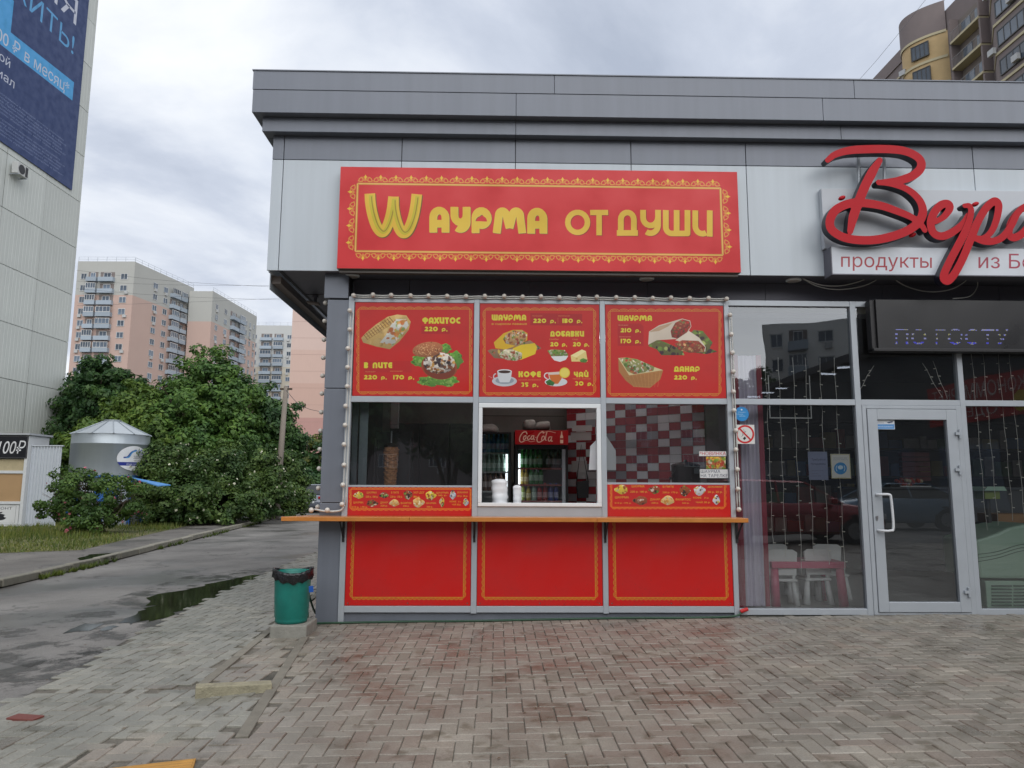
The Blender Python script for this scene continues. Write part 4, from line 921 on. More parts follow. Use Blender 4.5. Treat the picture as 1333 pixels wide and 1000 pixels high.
finish(c2, M2[1], M2[2], 'menu_print_two')
M3 = menu(1.209, 2.542, 2.312, 3.362, 'red menu board right of the other two, with rolled wraps pictured', 'red menu boards above the windows')
c3 = M3[0]; c3.zoom(780, 380, 6.667); lace(c3, 95, 168, 1040, 884, 12, 9)
c3.deco('ШАУРМА', 160, 204, 458, 252, LW, .3); c3.poly([(160, 275), (360, 275), (385, 300), (385, 470), (160, 470)], (178, 24, 28)); c3.text('большая', 168, 283, 250, 293, (230, 180, 130)); c3.deco('210 р.', 186, 315, 360, 352, LW, .3); c3.text('маленькая', 176, 385, 272, 394, (230, 180, 130)); c3.deco('170 р.', 186, 408, 360, 446, LW, .3)
c3.deco('ДАНАР', 650, 646, 872, 694, LW, .3); c3.deco('220 р.', 650, 724, 845, 762, LW, .3)
c3.food([(425, 470), (480, 400), (600, 450), (760, 520), (930, 540), (1025, 520), (960, 490), (985, 440), (900, 340), (820, 330), (700, 450), (740, 550), (540, 550), (500, 500)], (110, 110, 60), [(130, 170, 70), (80, 40, 60), (190, 205, 120), (90, 130, 50), (60, 30, 50)], 150, 22)
c3.poly([(432, 345), (520, 290), (720, 232), (790, 250), (800, 300), (760, 370), (660, 410), (500, 420), (425, 460)], (214, 200, 182)); c3.poly([(432, 350), (520, 300), (640, 265), (600, 300), (520, 340)], (190, 160, 130))
c3.food([(620, 340), (660, 270), (720, 238), (785, 255), (795, 300), (750, 370), (680, 405), (630, 395)], (140, 60, 45), [(170, 80, 55), (110, 45, 40), (100, 120, 60), (200, 130, 90), (190, 40, 35)], 110, 15)
c3.poly([(660, 420), (780, 340), (870, 400), (925, 480), (920, 520), (800, 460)], (226, 214, 196)); c3.food([(655, 450), (720, 420), (860, 425), (920, 480), (910, 525), (780, 530), (690, 505)], (150, 70, 50), [(190, 120, 70), (120, 50, 45), (110, 130, 60), (220, 180, 120), (180, 60, 45)], 110, 14)
c3.poly([(165, 575), (260, 725), (555, 680), (530, 760), (440, 835), (300, 825), (230, 770), (170, 690)], (176, 122, 68))
for i in range(9): c3.stroke([(255+i*34, 730-i*5), (300+i*26, 825)], 3, (206, 150, 90), al=.7); c3.stroke([(235+i*6, 745+i*8), (540-i*10, 700+i*14)], 2.5, (140, 92, 48), al=.7)
c3.poly([(165, 575), (260, 725), (555, 680), (400, 625), (230, 570)], (214, 200, 150)); c3.food([(180, 580), (240, 570), (330, 585), (480, 650), (470, 685), (300, 715), (245, 690)], (150, 150, 90), [(190, 50, 40), (235, 228, 205), (90, 140, 60), (220, 130, 70), (70, 110, 45), (240, 235, 220)], 110, 17)
finish(c3, M3[1], M3[2], 'menu_print_three')

# strip menus under the side windows
def strip(x0, x1, z0, z1, label, zoom, items, nm, bx):
    c_, t, g = menu(x0, x1, z0, z1, label, 'long strip menus above the counter', 1300, -.014, 'menu_strip'); c_.zoom(*zoom); c_.scallop(*bx, 22, 4, (222, 130, 45), r=13, lw=4)
    for it in items:
        k, x, y = it[0], it[1], it[2]
        if k == 'f':
            w_, h_ = it[3], it[4]; pal = {'w': [(226, 200, 70), (120, 150, 60), (225, 215, 190), (170, 80, 50)], 'b': [(150, 80, 50), (230, 220, 205), (110, 160, 60), (60, 40, 40)], 'p': [(222, 190, 120), (220, 150, 70), (235, 225, 200)], 'c': [(210, 214, 220), (150, 170, 200), (226, 190, 70), (90, 60, 50)]}[it[5]]
            c_.food([(x+w_*math.cos(a_)*(1+.15*math.sin(3*a_+x)), y+h_*math.sin(a_)*(1+.12*math.cos(4*a_))) for a_ in np.linspace(0, 6.28, 20)[:-1]], pal[0], pal, 30, 11)
        else: c_.text(k, x, y, it[3], it[4], (226, 196, 60))
    finish(c_, t, g, nm)
T1 = [('ШАУРМА', 208, 722, 280, 736), ('220 р. 180 р.', 200, 752, 290, 766), ('В ПИТЕ', 384, 722, 440, 736), ('220 р. 170 р.', 378, 752, 466, 766), ('ХОТ-ДОГ', 546, 722, 626, 736), ('80 р.', 546, 752, 594, 766), ('ШАУРМА', 712, 724, 800, 737), ('150 р.', 712, 744, 790, 754), ('ДОБАВКИ', 862, 722, 938, 734), ('20 р. 20 р.', 862, 748, 940, 760),
      ('ШАУРМА', 112, 794, 184, 808), ('210 р. 170 р.', 100, 828, 214, 840), ('ДАНАР', 306, 794, 360, 808), ('220 р.', 308, 818, 358, 830), ('ФАХИТОС', 452, 798, 532, 812), ('220 р.', 470, 820, 516, 832), ('ШАУРМА', 638, 800, 710, 812), ('200 р.', 640, 826, 684, 838), ('КОФЕ', 808, 788, 856, 800), ('35 р.', 868, 790, 892, 800), ('ЧАЙ 30 р.', 824, 810, 890, 822),
      ('f', 150, 748, 38, 24, 'w'), ('f', 333, 748, 34, 20, 'b'), ('f', 505, 746, 32, 32, 'b'), ('f', 668, 752, 38, 32, 'w'), ('f', 830, 745, 22, 32, 'c'), ('f', 246, 806, 42, 24, 'b'), ('f', 408, 804, 36, 24, 'p'), ('f', 580, 802, 42, 34, 'p'), ('f', 752, 798, 18, 34, 'w'), ('f', 924, 798, 20, 26, 'c')]
strip(-1.596, -.266, 1.016, 1.32, 'long red strip menu under the window with the meat spit', (440, 510, 5.555), T1, 'strip_print_one', (95, 706, 955, 846))
T2 = [('ШАУРМА', 235, 676, 328, 692), ('220 р. 180 р.', 225, 716, 350, 730), ('В ПИТЕ', 460, 680, 540, 694), ('220 р. 170 р.', 458, 722, 572, 734), ('ДОБАВКИ', 785, 682, 890, 694), ('20 р. 20 р.', 785, 718, 892, 732), ('ШАУРМА', 115, 756, 215, 772), ('210 р. 170 р.', 112, 800, 232, 810), ('ДАНАР', 368, 772, 440, 786), ('220 р.', 378, 798, 430, 810), ('ФАХИТОС', 552, 772, 662, 787), ('220 р.', 600, 800, 652, 810), ('КОФЕ', 680, 760, 740, 773), ('35 р.', 760, 762, 795, 773), ('ЧАЙ 30 р.', 700, 794, 805, 806),
      ('f', 162, 708, 48, 32, 'w'), ('f', 400, 710, 42, 28, 'b'), ('f', 618, 718, 40, 36, 'b'), ('f', 725, 716, 42, 34, 'c'), ('f', 300, 788, 54, 30, 'b'), ('f', 496, 786, 48, 32, 'p'), ('f', 848, 782, 26, 34, 'c')]
strip(1.205, 2.546, 1.016, 1.36, 'long red strip menu under the window with checkered tiles', (780, 510, 5.557), T2, 'strip_print_two', (92, 662, 905, 835))

# red panels under the counter
for (x0, x1, lb) in ((-1.594, -.266, 'plain red lace-edged panel under the counter, below the meat spit window'), (-.199, 1.142, 'plain red lace-edged panel under the counter, below the serving window'), (1.207, 2.544, 'plain red lace-edged panel under the counter, below the checkered tile window')):
    z0, z1 = .080, .985; Wc = 900; Hc = int(Wc*(z1-z0)/(x1-x0)); c_ = Canvas(Wc, Hc, (204, 22, 19), lambda x, y: (x, y)); c_.scallop(52, -30, Wc-52, Hc-58, 24, 14, (206, 145, 45), r=17, lw=4.5)
    for _ in range(420):
        dx_, dy_ = random.uniform(8, Wc-8), Hc-abs(random.gauss(0, 1))**1.3*70; c_.ell(dx_, dy_, random.uniform(.8, 3.5), random.uniform(.8, 4.5), (120, 70, 50), al=random.uniform(.12, .4))
    for (dx_, dy_) in ((22, 14), (Wc-22, 14), (22, Hc-16), (Wc-22, Hc-16), (Wc/2, Hc-16)): c_.ell(dx_, dy_, 6, 6, (110, 25, 25)); c_.ell(dx_-1, dy_-1, 3.5, 3.5, (165, 120, 115))
    t = T('lower_red_board', lb, 'panel', ((x0+x1)/2, 0, z0), 'red panels under the counter'); board('panel', t, x0, x1, z0, z1, .03, -.010, c_.material('counter_panel_print', .36), red_m)

# script sign: white boards and solid red letters
z4 = (1033, 160, 4.1667); Yl = -.40
def zp(x, y, Y): return PY(z4[0]+x/z4[2], z4[1]+y/z4[2], Y)
t = T('script_sign', 'large sign of red script letters on pale boards above the shop door', 'sign', (5.0, -.2, 3.9))
gm = M('sign_board_pale', (.50, .53, .57), .4, 0, .04); a = zp(150, 355, -.2); b = zp(160, 680, -.2)
MB().box(a[0], 8.6, -.2, -.125, b[2], a[2]).build('backboard', gm, t, bevel=.004)
a = zp(205, 672, -.3); b = zp(205, 818, -.3); lb0 = (float(a[0]), float(b[2]), float(a[2]))
_x0, _x1, _z0, _z1 = float(a[0]), 8.3, float(b[2]), float(a[2]); _H = int(3200*(_z1-_z0)/(_x1-_x0)); clb = Canvas(3200, _H, (214, 220, 228), wmap(_x0, _x1, _z0, _z1, -.3, 3200, _H)); clb.zoom(*z4)
clb.text('продукты', 258, 706, 750, 781, (165, 38, 52), bold=.022, dy=6); clb.text('из Бе', 1003, 708, 1300, 788, (165, 42, 70), bold=.022, dy=3)
board('text_board', t, _x0, _x1, _z0, _z1, -.125, -.3, clb.material('lightbox_print', .35), M('lightbox_white', (.72, .75, .79), .35, 0, .02))
MB().box(a[0]-.012, a[0]-.001, -.302, -.125, b[2], a[2]).build('lightbox_edge', pan_dark, t); MB().box(a[0]-.012, 8.3, -.302, -.125, b[2]-.012, b[2]-.001).build('lightbox_edge', pan_dark, t)
def zs(P, r): 
    S = smooth_pts(P, 6); q = [(float(zp(x, y, Yl)[0]), float(zp(x, y, Yl)[2])) for x, y in S]; k = 7.6/FPX/z4[2]*1.0; n_ = len(S)
    rad = [r*k*(.62+.38*min(1, 4.5*min(i, n_-1-i)/n_)) for i in range(n_)]; return (q, rad)
Bs = [zs([(185, 203), (225, 172), (300, 150), (400, 143), (520, 143), (610, 155), (680, 192), (692, 240), (650, 285), (575, 312), (500, 322), (462, 324)], 25),
      zs([(462, 322), (540, 333), (620, 362), (680, 415), (702, 475), (685, 530), (635, 575), (560, 608), (460, 632), (360, 636), (270, 620), (208, 580), (198, 528), (230, 472), (300, 438), (370, 434), (470, 448), (560, 478), (640, 512), (690, 550), (712, 582)], 25),
      zs([(468, 202), (430, 262), (385, 350), (345, 450), (322, 520), (307, 590)], 27)]
Es = [zs([(772, 536), (815, 510), (848, 465), (838, 438), (800, 446), (762, 490), (745, 545), (762, 598), (810, 614), (870, 588), (920, 545), (948, 500)], 23)]
Ps = [zs([(928, 450), (955, 452), (962, 490), (940, 565), (895, 660), (845, 755), (812, 835), (835, 858), (875, 815), (920, 730), (965, 620), (1005, 525), (1050, 455), (1092, 424), (1112, 450), (1100, 525), (1072, 590), (1030, 625), (975, 622)], 22),
      zs([(975, 628), (1040, 646), (1110, 634), (1155, 596), (1185, 548), (1215, 490), (1262, 452)], 20)]
As = [zs([(1330, 470), (1270, 448), (1215, 490), (1180, 550), (1170, 600), (1195, 622), (1245, 598), (1300, 530), (1335, 468), (1325, 545), (1335, 605), (1375, 600), (1420, 560)], 22)]
lred = M('letter_red', (.46, .012, .020), .6, 0, .04, spec=.25); lblk = M('letter_side', (.012, .012, .022), .4)
for nm, S in (('letter_v', Bs), ('letter_e', Es), ('letter_r', Ps), ('letter_a', As)):
    X_ = [p[0] for s in S for p in s[0]]; Z_ = [p[1] for s in S for p in s[0]]
    yo = {'letter_v': 0, 'letter_e': .003, 'letter_r': -.003, 'letter_a': .006}[nm]
    extrude_field(stroke_field(S), min(X_)-.1, max(X_)+.1, min(Z_)-.1, max(Z_)+.1, .0125, Yl+yo, Yl+.10+yo).build('letter', [lred, lblk], t)
for (x, y, r) in ((262, 408, 24), (645, 608, 24), (985, 442, 20)):
    c = zp(x, y, -.34); mb = MB(); mb.boxf
    ob = MB().ball((0, 0, 0), .036, 12).build('letter_dot', lred, t, smooth=True, origin=(0,0,0)); ob.location = Vector(c)-Vector(ORG[t.name]); ob.scale = (1.2, .8, .7); ob.rotation_euler = (0, -.4, 0)
for x in (352, 492):
    a, b = zp(x, 185, -.2), zp(x+2, 352, -.2); MB().cyl((a[0], -.2, a[2]), (b[0], -.2, b[2]), .02, n=8).build('support_tube', silver, t)
for (x, y) in ((440, 240), (690, 480), (400, 630)):
    a = zp(x, y, Yl+.1); MB().cyl((a[0], Yl+.09, a[2]), (a[0], -.2, a[2]), .008, n=6).build('stud', pan_dark, t)

# LED text display
Yd = -.16; a = PY(1140, 394, Yd); b = PY(1140, 453, Yd); dx0, dz1, dz0, dx1 = float(a[0]), float(PY(1140, 390, Yd)[2]), float(b[2]), 6.6
CW = 1800; CHh = int(CW*(dz1-dz0)/(dx1-dx0)); cl_ = Canvas(CW, CHh, (30, 31, 36), wmap(dx0, dx1, dz0, dz1, Yd, CW, CHh)); cl_.zoom(940, 380, 3.125)
led = Canvas(CW, CHh, (0, 0, 0), cl_.map); led.zoom(940, 380, 3.125); led.text('ПО ГОСТУ', 705, 152, 1165, 213, (255, 255, 255))
pit = max(4, int(CW/(dx1-dx0)*.0105)); Mk = led.a[..., 0][pit//2::pit, pit//2::pit] > .4
yy, xx = np.mgrid[0:CHh, 0:CW]; ci, cj = np.minimum(yy//pit, Mk.shape[0]-1), np.minimum(xx//pit, Mk.shape[1]-1)
dot = (np.hypot(yy % pit-pit/2+.5, xx % pit-pit/2+.5) < pit*.42); on = Mk[ci, cj] & dot; rows_on = np.where(Mk.any(1))[0]; r0, r1 = rows_on.min(), rows_on.max()
fr = (ci-r0)/max(1, r1-r0); keep = (fr < .06) | ((fr > .32) & (fr < .44)) | ((fr > .58) & (fr < .70)) | (fr > .84)
rc = np.random.default_rng(2).random(Mk.shape)[ci, cj]
cl_.a[dot] *= .6; E_ = np.zeros_like(cl_.a); sel = on & keep & (rc > .06); colr = np.where((rc > .8)[..., None], np.array([.8, .8, .45]), np.where((fr > .84)[..., None], np.array([.25, .28, 1.0]), np.array([.62, .64, 1.0])))
E_[sel] = colr[sel]; base_led = cl_.material('led_face', .35); cl_.a = E_.astype(np.float32); em = cl_.material('led_dots', .4)
_im = [n_ for n_ in em.node_tree.nodes if n_.type == 'TEX_IMAGE'][0].image; tt = base_led.node_tree; tx = tt.nodes.new('ShaderNodeTexImage'); tx.image = _im; bb_ = tt.nodes['Principled BSDF']; tt.links.new(tx.outputs[0], bb_.inputs['Emission Color']); bb_.inputs['Emission Strength'].default_value = .55
t = T('led_display', 'black dot matrix display with blue-white running text above the shop door', 'display', (5, Yd, dz0)); board('display_panel', t, dx0, dx1, dz0, dz1, -.03, Yd, base_led, black_m)
MB().box(dx0-.055, dx0-.001, -.13, -.03, dz0-.03, dz1).build('display_housing', black_m, t, bevel=.004); MB().box(dx0-.055, dx1, -.165, -.03, dz0-.035, dz0-.001).build('display_housing', black_m, t, bevel=.004)

# small notices and stickers on the glass
def flat_print(name, label, cat, px0, py0, px1, py1, draw, bg, Y=-.004, W_=400, zoom=None, thick=.003, frame=None):
    a, b = PY(px0, py0, Y), PY(px1, py1, Y); x0, x1, z0, z1 = float(a[0]), float(b[0]), float(b[2]), float(a[2]); H_ = max(8, int(W_*(z1-z0)/(x1-x0)))
    c_ = Canvas(W_, H_, bg, wmap(x0, x1, z0, z1, Y, W_, H_)); c_.zoom(*(zoom or (px0, py0, 1))); draw(c_)
    t = T(name, label, cat, ((x0+x1)/2, Y, z0)); board('print', t, x0, x1, z0, z1, Y+thick, Y, c_.material(name+'_print', .35), white_pvc); return t
def d_smoke(c):
    c.stroke(arc(1055, 308, 60, 60, 0, 360, 40), 13, (205, 30, 35)); c.stroke([(1030, 325), (1062, 285)], 3, (90, 90, 90)); c.stroke([(1060, 330), (1088, 285)], 9, (235, 235, 232)); c.stroke([(1060, 330), (1088, 285)], 1.5, (120, 120, 120)); c.stroke([(1045, 345), (1058, 330)], 16, (30, 30, 30)); c.stroke(smooth_pts([(1042, 320), (1036, 300), (1050, 290), (1044, 272)]), 2.5, (110, 110, 110)); c.stroke([(1014, 266), (1097, 350)], 12, (205, 30, 35))
flat_print('no_smoking_sign', 'white square no-smoking sign with a red ring on the window edge', 'sign', 957.5, 553, 982.8, 578, d_smoke, (222, 222, 218), zoom=(780, 510, 5.557))
q = PY(965.6, 539, -.004); rs = .080
cb = Canvas(256, 256, (30, 120, 190), lambda x, y: (x, y)); cb.ell(128, 128, 122, 122, (45, 140, 205)); cb.text('Спасибо', 60, 88, 196, 104, (225, 235, 240)); cb.text('за покупку', 30, 120, 150, 140, (225, 235, 240)); cb.text('ждём вас', 80, 154, 190, 172, (225, 235, 240)); cb.ell(128, 52, 16, 14, (225, 235, 240))
t = T('round_sticker', 'round blue sticker on the window above the no-smoking sign', 'sticker', (q[0], -.004, q[2])); mb = MB(); pts_ = [(q[0]+rs*math.cos(a_), q[2]+rs*math.sin(a_)) for a_ in np.linspace(0, 2*math.pi, 33)[:-1]]
mb.add([(p[0], -.004, p[1]) for p in pts_], [tuple(range(32))]); ob = mb.build('print', cb.material('round_sticker_print', .35), t); uv = ob.data.uv_layers.new(name='UVMap')
for p in ob.data.polygons:
    for li in p.loop_indices:
        k = ob.data.loops[li].vertex_index; uv.data[li].uv = (.5+.5*math.cos(2*math.pi*k/32), .5+.5*math.sin(2*math.pi*k/32))
def d_job(c):
    c.text('Требуется', 483, 713, 565, 725, (50, 52, 90)); c.text('продавец', 480, 738, 566, 750, (50, 52, 90)); c.text('обращаться по тел.', 483, 782, 555, 788, (90, 92, 120)); c.text('в магазине', 483, 800, 525, 806, (90, 92, 120)); c.text('зарплата', 483, 813, 540, 819, (90, 92, 120))
flat_print('paper_notice', 'grey-blue paper job notice taped inside the window left of the door', 'notice', 1051.5, 588, 1078.5, 625, d_job, (128, 136, 165), Y=.026, zoom=(950, 440, 4.545))
def d_mask(c):
    c.ell(655, 772, 38, 36, (38, 140, 205)); c.ell(655, 766, 16, 12, (200, 225, 240)); c.stroke(arc(655, 772, 26, 26, 140, 220), 3, (225, 235, 240)); c.stroke(arc(655, 772, 26, 26, -40, 40), 3, (225, 235, 240)); c.text('ВНИМАНИЕ', 615, 708, 695, 713, (90, 110, 150)); c.text('носите маску', 612, 718, 698, 723, (90, 110, 150)); c.text('соблюдайте дистанцию', 620, 822, 690, 826, (150, 140, 90))
    c.stroke([(598, 690), (708, 690), (714, 830), (604, 830), (598, 690)], 3, (196, 186, 120))
flat_print('mask_poster', 'white poster with a blue round mask symbol in the window beside the door', 'poster', 1081, 591, 1108, 623, d_mask, (216, 216, 210), Y=.026, zoom=(950, 440, 4.545))
def d_door(c):
    c.poly([(100, 88), (180, 88), (180, 106), (100, 106)], (225, 230, 235)); c.poly([(100, 108), (180, 108), (180, 128), (100, 128)], (90, 150, 210)); c.text('касса', 106, 98, 134, 104, (90, 110, 150)); c.text('самообслуживания', 106, 114, 174, 121, (225, 230, 235)); c.poly([(148, 100), (172, 94), (174, 99), (156, 104)], (50, 70, 110))
flat_print('door_sticker', 'small white and blue sticker in the top corner of the door glass', 'sticker', 1139.5, 546.5, 1165, 559, d_door, (205, 215, 225), Y=-.005, zoom=(1110, 520, 3.33))
def d_new(c):
    c.text('*НОВИНКА', 726, 434, 916, 460, (185, 30, 45))
flat_print('window_sticker', 'white sticker with red lettering in the corner of the tiled window', 'sticker', 910, 587.5, 945.5, 594, d_new, (222, 222, 220), Y=.012, zoom=(780, 510, 5.557))
def d_ph(c): c.food([(770, 465), (918, 465), (918, 560), (770, 560)], (190, 150, 60), [(205, 60, 45), (225, 190, 60), (110, 150, 50), (235, 225, 200), (190, 90, 40)], 160, 15)
flat_print('food_photo', 'small food photo sticker between two strips of lettering in the tiled window', 'sticker', 919, 594.6, 945, 610.5, d_ph, (190, 150, 60), Y=.012, zoom=(780, 510, 5.557))
def d_new2(c): c.text('ШАУРМА', 735, 566, 876, 588, (35, 45, 75)); c.text('НА ТАРЕЛКЕ', 735, 596, 930, 619, (35, 45, 75))
flat_print('window_sticker', 'white sticker with dark lettering under the food photo in the tiled window', 'sticker', 911, 611, 948, 622.5, d_new2, (220, 222, 222), Y=.012, zoom=(780, 510, 5.557))

# ================================================================== KIOSK INTERIOR
tw = M('tile_white', (.80, .80, .82), .25, 0, .05, obj_rand=.12); tr_ = M('tile_red', (.38, .055, .065), .25, 0, .1, obj_rand=.2)
A3, B3 = Vector((1.00, 2.35)), Vector((2.56, .92)); u = (B3-A3).normalized(); v = Vector((u.y, -u.x)); Lw = (B3-A3).length
wl = MB().add([(*A3, 0), (*B3, 0), (*(B3-v*.05), 0), (*(A3-v*.05), 0), (*A3, 3.2), (*B3, 3.2), (*(B3-v*.05), 3.2), (*(A3-v*.05), 3.2)], [(0,1,2,3),(7,6,5,4),(4,5,1,0),(5,6,2,1),(6,7,3,2),(7,4,0,3)])
tilewall = wl.build('tiled_wall', M('grout', (.3, .3, .29), .8)); tilewall['kind'] = 'structure'
tgy = M('tile_grey', (.42, .42, .45), .2, 0, .08, obj_rand=.2); tm = {}; nw = 13; tw_ = Lw/nw; th_ = .102
for r in range(22):
    for c in range(nw):
        z = .92+r*th_; k = (r+c) % 2 if random.random() > .12 else (r+c+1) % 2; k = 2 if k == 0 and random.random() < .28 else k; p = A3+u*(c+.5)*tw_+v*.004
        if k not in tm:
            tm[k] = MB().box(-tw_/2+.003, tw_/2-.003, -.004, .004, -th_/2+.003, th_/2-.003).build('tile', (tw, tr_, tgy)[k], tilewall); o = tm[k]
        else: o = inst(tm[k], 'tile', tilewall, (0,0,0))
        o.location = (p.x, p.y, z+th_/2); o.rotation_euler = (random.gauss(0, .004), 0, math.atan2(u.y, u.x)+random.gauss(0, .003))
glassb = M('bottle_glass_green', (.03, .16, .04), .12, 0, .2); btl = {}; CNT = {}; ORD = ['leftmost', 'second', 'third', 'fourth', 'fifth', 'sixth', 'seventh', 'eighth']
def bottle(kind, x, y, z, label, group, hh=.24, r=.032):
    CNT[label] = CNT.get(label, 0)+1; label = ORD[CNT[label]-1]+' '+label if label.split()[0] not in ORD else label
    cols = {'green': (.03, .20, .04), 'blue': (.03, .16, .35), 'pale': (.30, .45, .36), 'lime': (.25, .35, .05), 'red': (.35, .02, .02), 'dark': (.03, .015, .012), 'yellow': (.45, .36, .06), 'navy': (.03, .05, .25), 'brown': (.12, .05, .02)}
    if kind not in btl:
        t = T('drink_bottle', label, 'bottle', (x, y, z), group); m = M('drink_'+kind, cols[kind], .18, 0, .1, emit=0)
        MB().lathe([(.0, 0), (r*.95, .0), (r, .01), (r, .60*hh), (r*.9, .68*hh), (.42*r, .84*hh), (.40*r, .95*hh)], (x, y, z), 12).build('bottle_body', m, t, smooth=True)
        MB().cyl((x, y, z+.95*hh), (x, y, z+1.02*hh), .46*r, n=10).build('cap', M('cap_'+kind, tuple(min(1, c*1.6+.05) for c in cols[kind]), .4), t)
        MB().lathe([(r*1.02, .2*hh), (r*1.02, .5*hh)], (x, y, z), 12).build('bottle_label', M('label_'+kind, tuple(min(1, .35+c) for c in cols[kind]), .5, 0, .4, 20), t); btl[kind] = t; return t
    return copy_thing(btl[kind], (x, y, z), label)
def fridge(label, x0, x1, yf, ztop, zg1, header=None):
    t = T('drinks_fridge', label, 'fridge', ((x0+x1)/2, yf+.3, 0)); zc0 = .9
    MB().box(x0, x0+.035, yf, yf+.55, 0, ztop).box(x1-.035, x1, yf, yf+.55, 0, ztop).box(x0+.035, x1-.035, yf, yf+.55, zg1, ztop).box(x0+.035, x1-.035, yf+.5, yf+.55, .1, zg1).box(x0+.035, x1-.035, yf, yf+.55, 0, .12).build('cabinet', black_m, t, bevel=.005)
    MB().box(x0+.036, x1-.036, yf+.48, yf+.499, .13, zg1-.005).build('back_panel', M('fridge_back', (.38, .40, .41), .5), t)
    MB().add([(x0+.035, yf+.003, .12), (x1-.035, yf+.003, .12), (x1-.035, yf+.003, zg1), (x0+.035, yf+.003, zg1)], [(0,1,2,3)]).build('fridge_glass', GLASS, t)
    return t
def shelf(t, x0, x1, yf, z, m): MB().box(x0+.04, x1-.04, yf+.02, yf+.47, z-.02, z).build('shelf', m, t)
# red-headed fridge
yF = 1.5; fx = lambda zx, zy, Y=yF: PY(625+zx/7.14, 525+zy/7.14, Y)
x0, x1 = float(fx(325, 0)[0]), float(fx(815, 0)[0]); ztp = float(fx(0, 250)[2]); zhb = float(fx(0, 382)[2]); zg = float(fx(0, 425)[2])
f1 = fridge('tall black drinks fridge with a red lit header seen through the serving window', x0, x1, yF, ztp, zg)
ch_ = Canvas(700, int(700*(ztp-zhb)/(x1-x0)), (165, 16, 22), wmap(x0, x1, zhb, ztp, yF-.03, 700, int(700*(ztp-zhb)/(x1-x0)))); ch_.zoom(625, 525, 7.14); wc = (225, 195, 170)
def sw(P, w): ch_.stroke(smooth_pts(P, 5), w, wc, butt=False)
sw([(435, 285), (425, 265), (395, 275), (370, 315), (368, 350), (385, 362), (410, 350)], 9); sw([(425, 300), (408, 310), (402, 332), (412, 338), (426, 322), (425, 302)], 8); sw([(460, 302), (446, 308), (440, 330), (450, 338), (466, 328)], 8); sw([(495, 302), (480, 306), (472, 328), (482, 336), (496, 322), (500, 302), (496, 332), (506, 336)], 8)
sw([(512, 318), (526, 316)], 4); sw([(590, 278), (580, 262), (550, 285), (530, 325), (532, 355), (552, 362), (575, 350)], 9); sw([(592, 305), (578, 312), (572, 338), (582, 345), (598, 330), (596, 308)], 8); sw([(620, 270), (612, 300), (606, 338), (614, 344)], 8); sw([(575, 275), (640, 262), (700, 275)], 5); sw([(655, 312), (640, 318), (634, 345), (646, 352), (660, 335), (666, 312), (660, 350), (672, 352)], 8); sw([(645, 285), (636, 330)], 0.1); sw([(400, 352), (440, 345), (470, 358), (510, 350)], 4)
ch_.poly([(755, 262), (762, 262), (764, 290), (772, 310), (772, 372), (744, 372), (744, 310), (752, 290)], wc); ch_.poly([(745, 325), (771, 325), (771, 340), (745, 340)], (165, 16, 22))
board('header', f1, x0, x1, zhb, ztp, yF-.001, yF-.03, ch_.material('fridge_header_print', .3, emit=.12), red_m)
MB().box(float(fx(757, 0)[0]), float(fx(788, 0)[0]), yF-.02, yF+.0, .12, zg).build('door_stile', silver, f1)
pk = M('shelf_strip_red', (.40, .10, .09), .5); rows_ = [598, 752, 905]
zsx = [float(fx(0, r)[2]) for r in rows_]
for z in zsx: shelf(f1, x0, x1, yF, z, pk)
grp = 'bottles in the red-headed fridge'
for k in range(5): bottle('green', x0+.10+k*.058, yF+.10, zsx[0]+.001, 'green glass bottle on the top shelf of the red-headed fridge', grp)
for k in range(3): bottle('dark', x0+.44+k*.066, yF+.10, zsx[0]+.001, 'dark bottle on the top shelf of the red-headed fridge', grp+', dark')
for k in range(2): bottle('yellow', x0+.10+k*.05, yF+.10, zsx[1]+.001, 'small yellow bottle on the middle shelf of the red-headed fridge', grp+', yellow', .19)
for k in range(3): copy_thing(btl['green'], (x0+.22+k*.062, yF+.10, zsx[1]+.001), ORD[k]+' green bottle on the middle shelf of the red-headed fridge')
for k, kd in enumerate(('lime', 'yellow', 'pale', 'red', 'red', 'navy', 'navy')):
    lb = {'lime': 'lime bottle on the low shelf of the red-headed fridge', 'yellow': 'yellow bottle on the low shelf of the red-headed fridge', 'pale': 'pale green bottle on the low shelf of the red-headed fridge', 'red': 'red bottle on the low shelf of the red-headed fridge', 'navy': 'navy blue bottle on the low shelf of the red-headed fridge'}[kd]
    bottle(kd, x0+.11+k*.072, yF+.10, zsx[2]+.001, lb, grp+', low shelf', .22)
# left fridge
xa, xb = float(fx(-60, 0)[0]), float(fx(292, 0)[0]); zt2 = float(fx(0, 268)[2]); f2 = fridge('tall black drinks fridge left of the red-headed one, full of blue and pale bottles', xa, xb, yF, zt2, float(fx(0, 285)[2]))
z2 = [float(fx(0, r)[2]) for r in (458, 633, 815)]
for z in z2: shelf(f2, xa, xb, yF, z, M('shelf_white', (.45, .46, .46), .4))
for k in range(7): bottle('blue', xa+.08+k*.062, yF+.08, z2[0]+.001, 'blue water bottle on the top shelf of the left fridge', 'blue bottles in the left fridge')
for k in range(7): copy_thing(btl['pale'], (xa+.08+k*.062, yF+.08, z2[1]+.001), ORD[k]+' pale green bottle on the second shelf of the left fridge')
for k in range(6): bottle('brown', xa+.09+k*.068, yF+.08, z2[2]+.001, 'brown bottle on the third shelf of the left fridge', 'brown bottles in the left fridge')
for o in [b for b in bpy.data.objects if b.get('label', '').endswith('pale green bottle on the second shelf of the left fridge')]: o['group'] = 'pale bottles in the left fridge'
for o in [b for b in bpy.data.objects if b.get('label', '').endswith('green bottle on the middle shelf of the red-headed fridge')]: o['group'] = 'green bottles on the middle shelf'
plast = M('plastic_white', (.72, .73, .75), .35, 0, .06, 8)
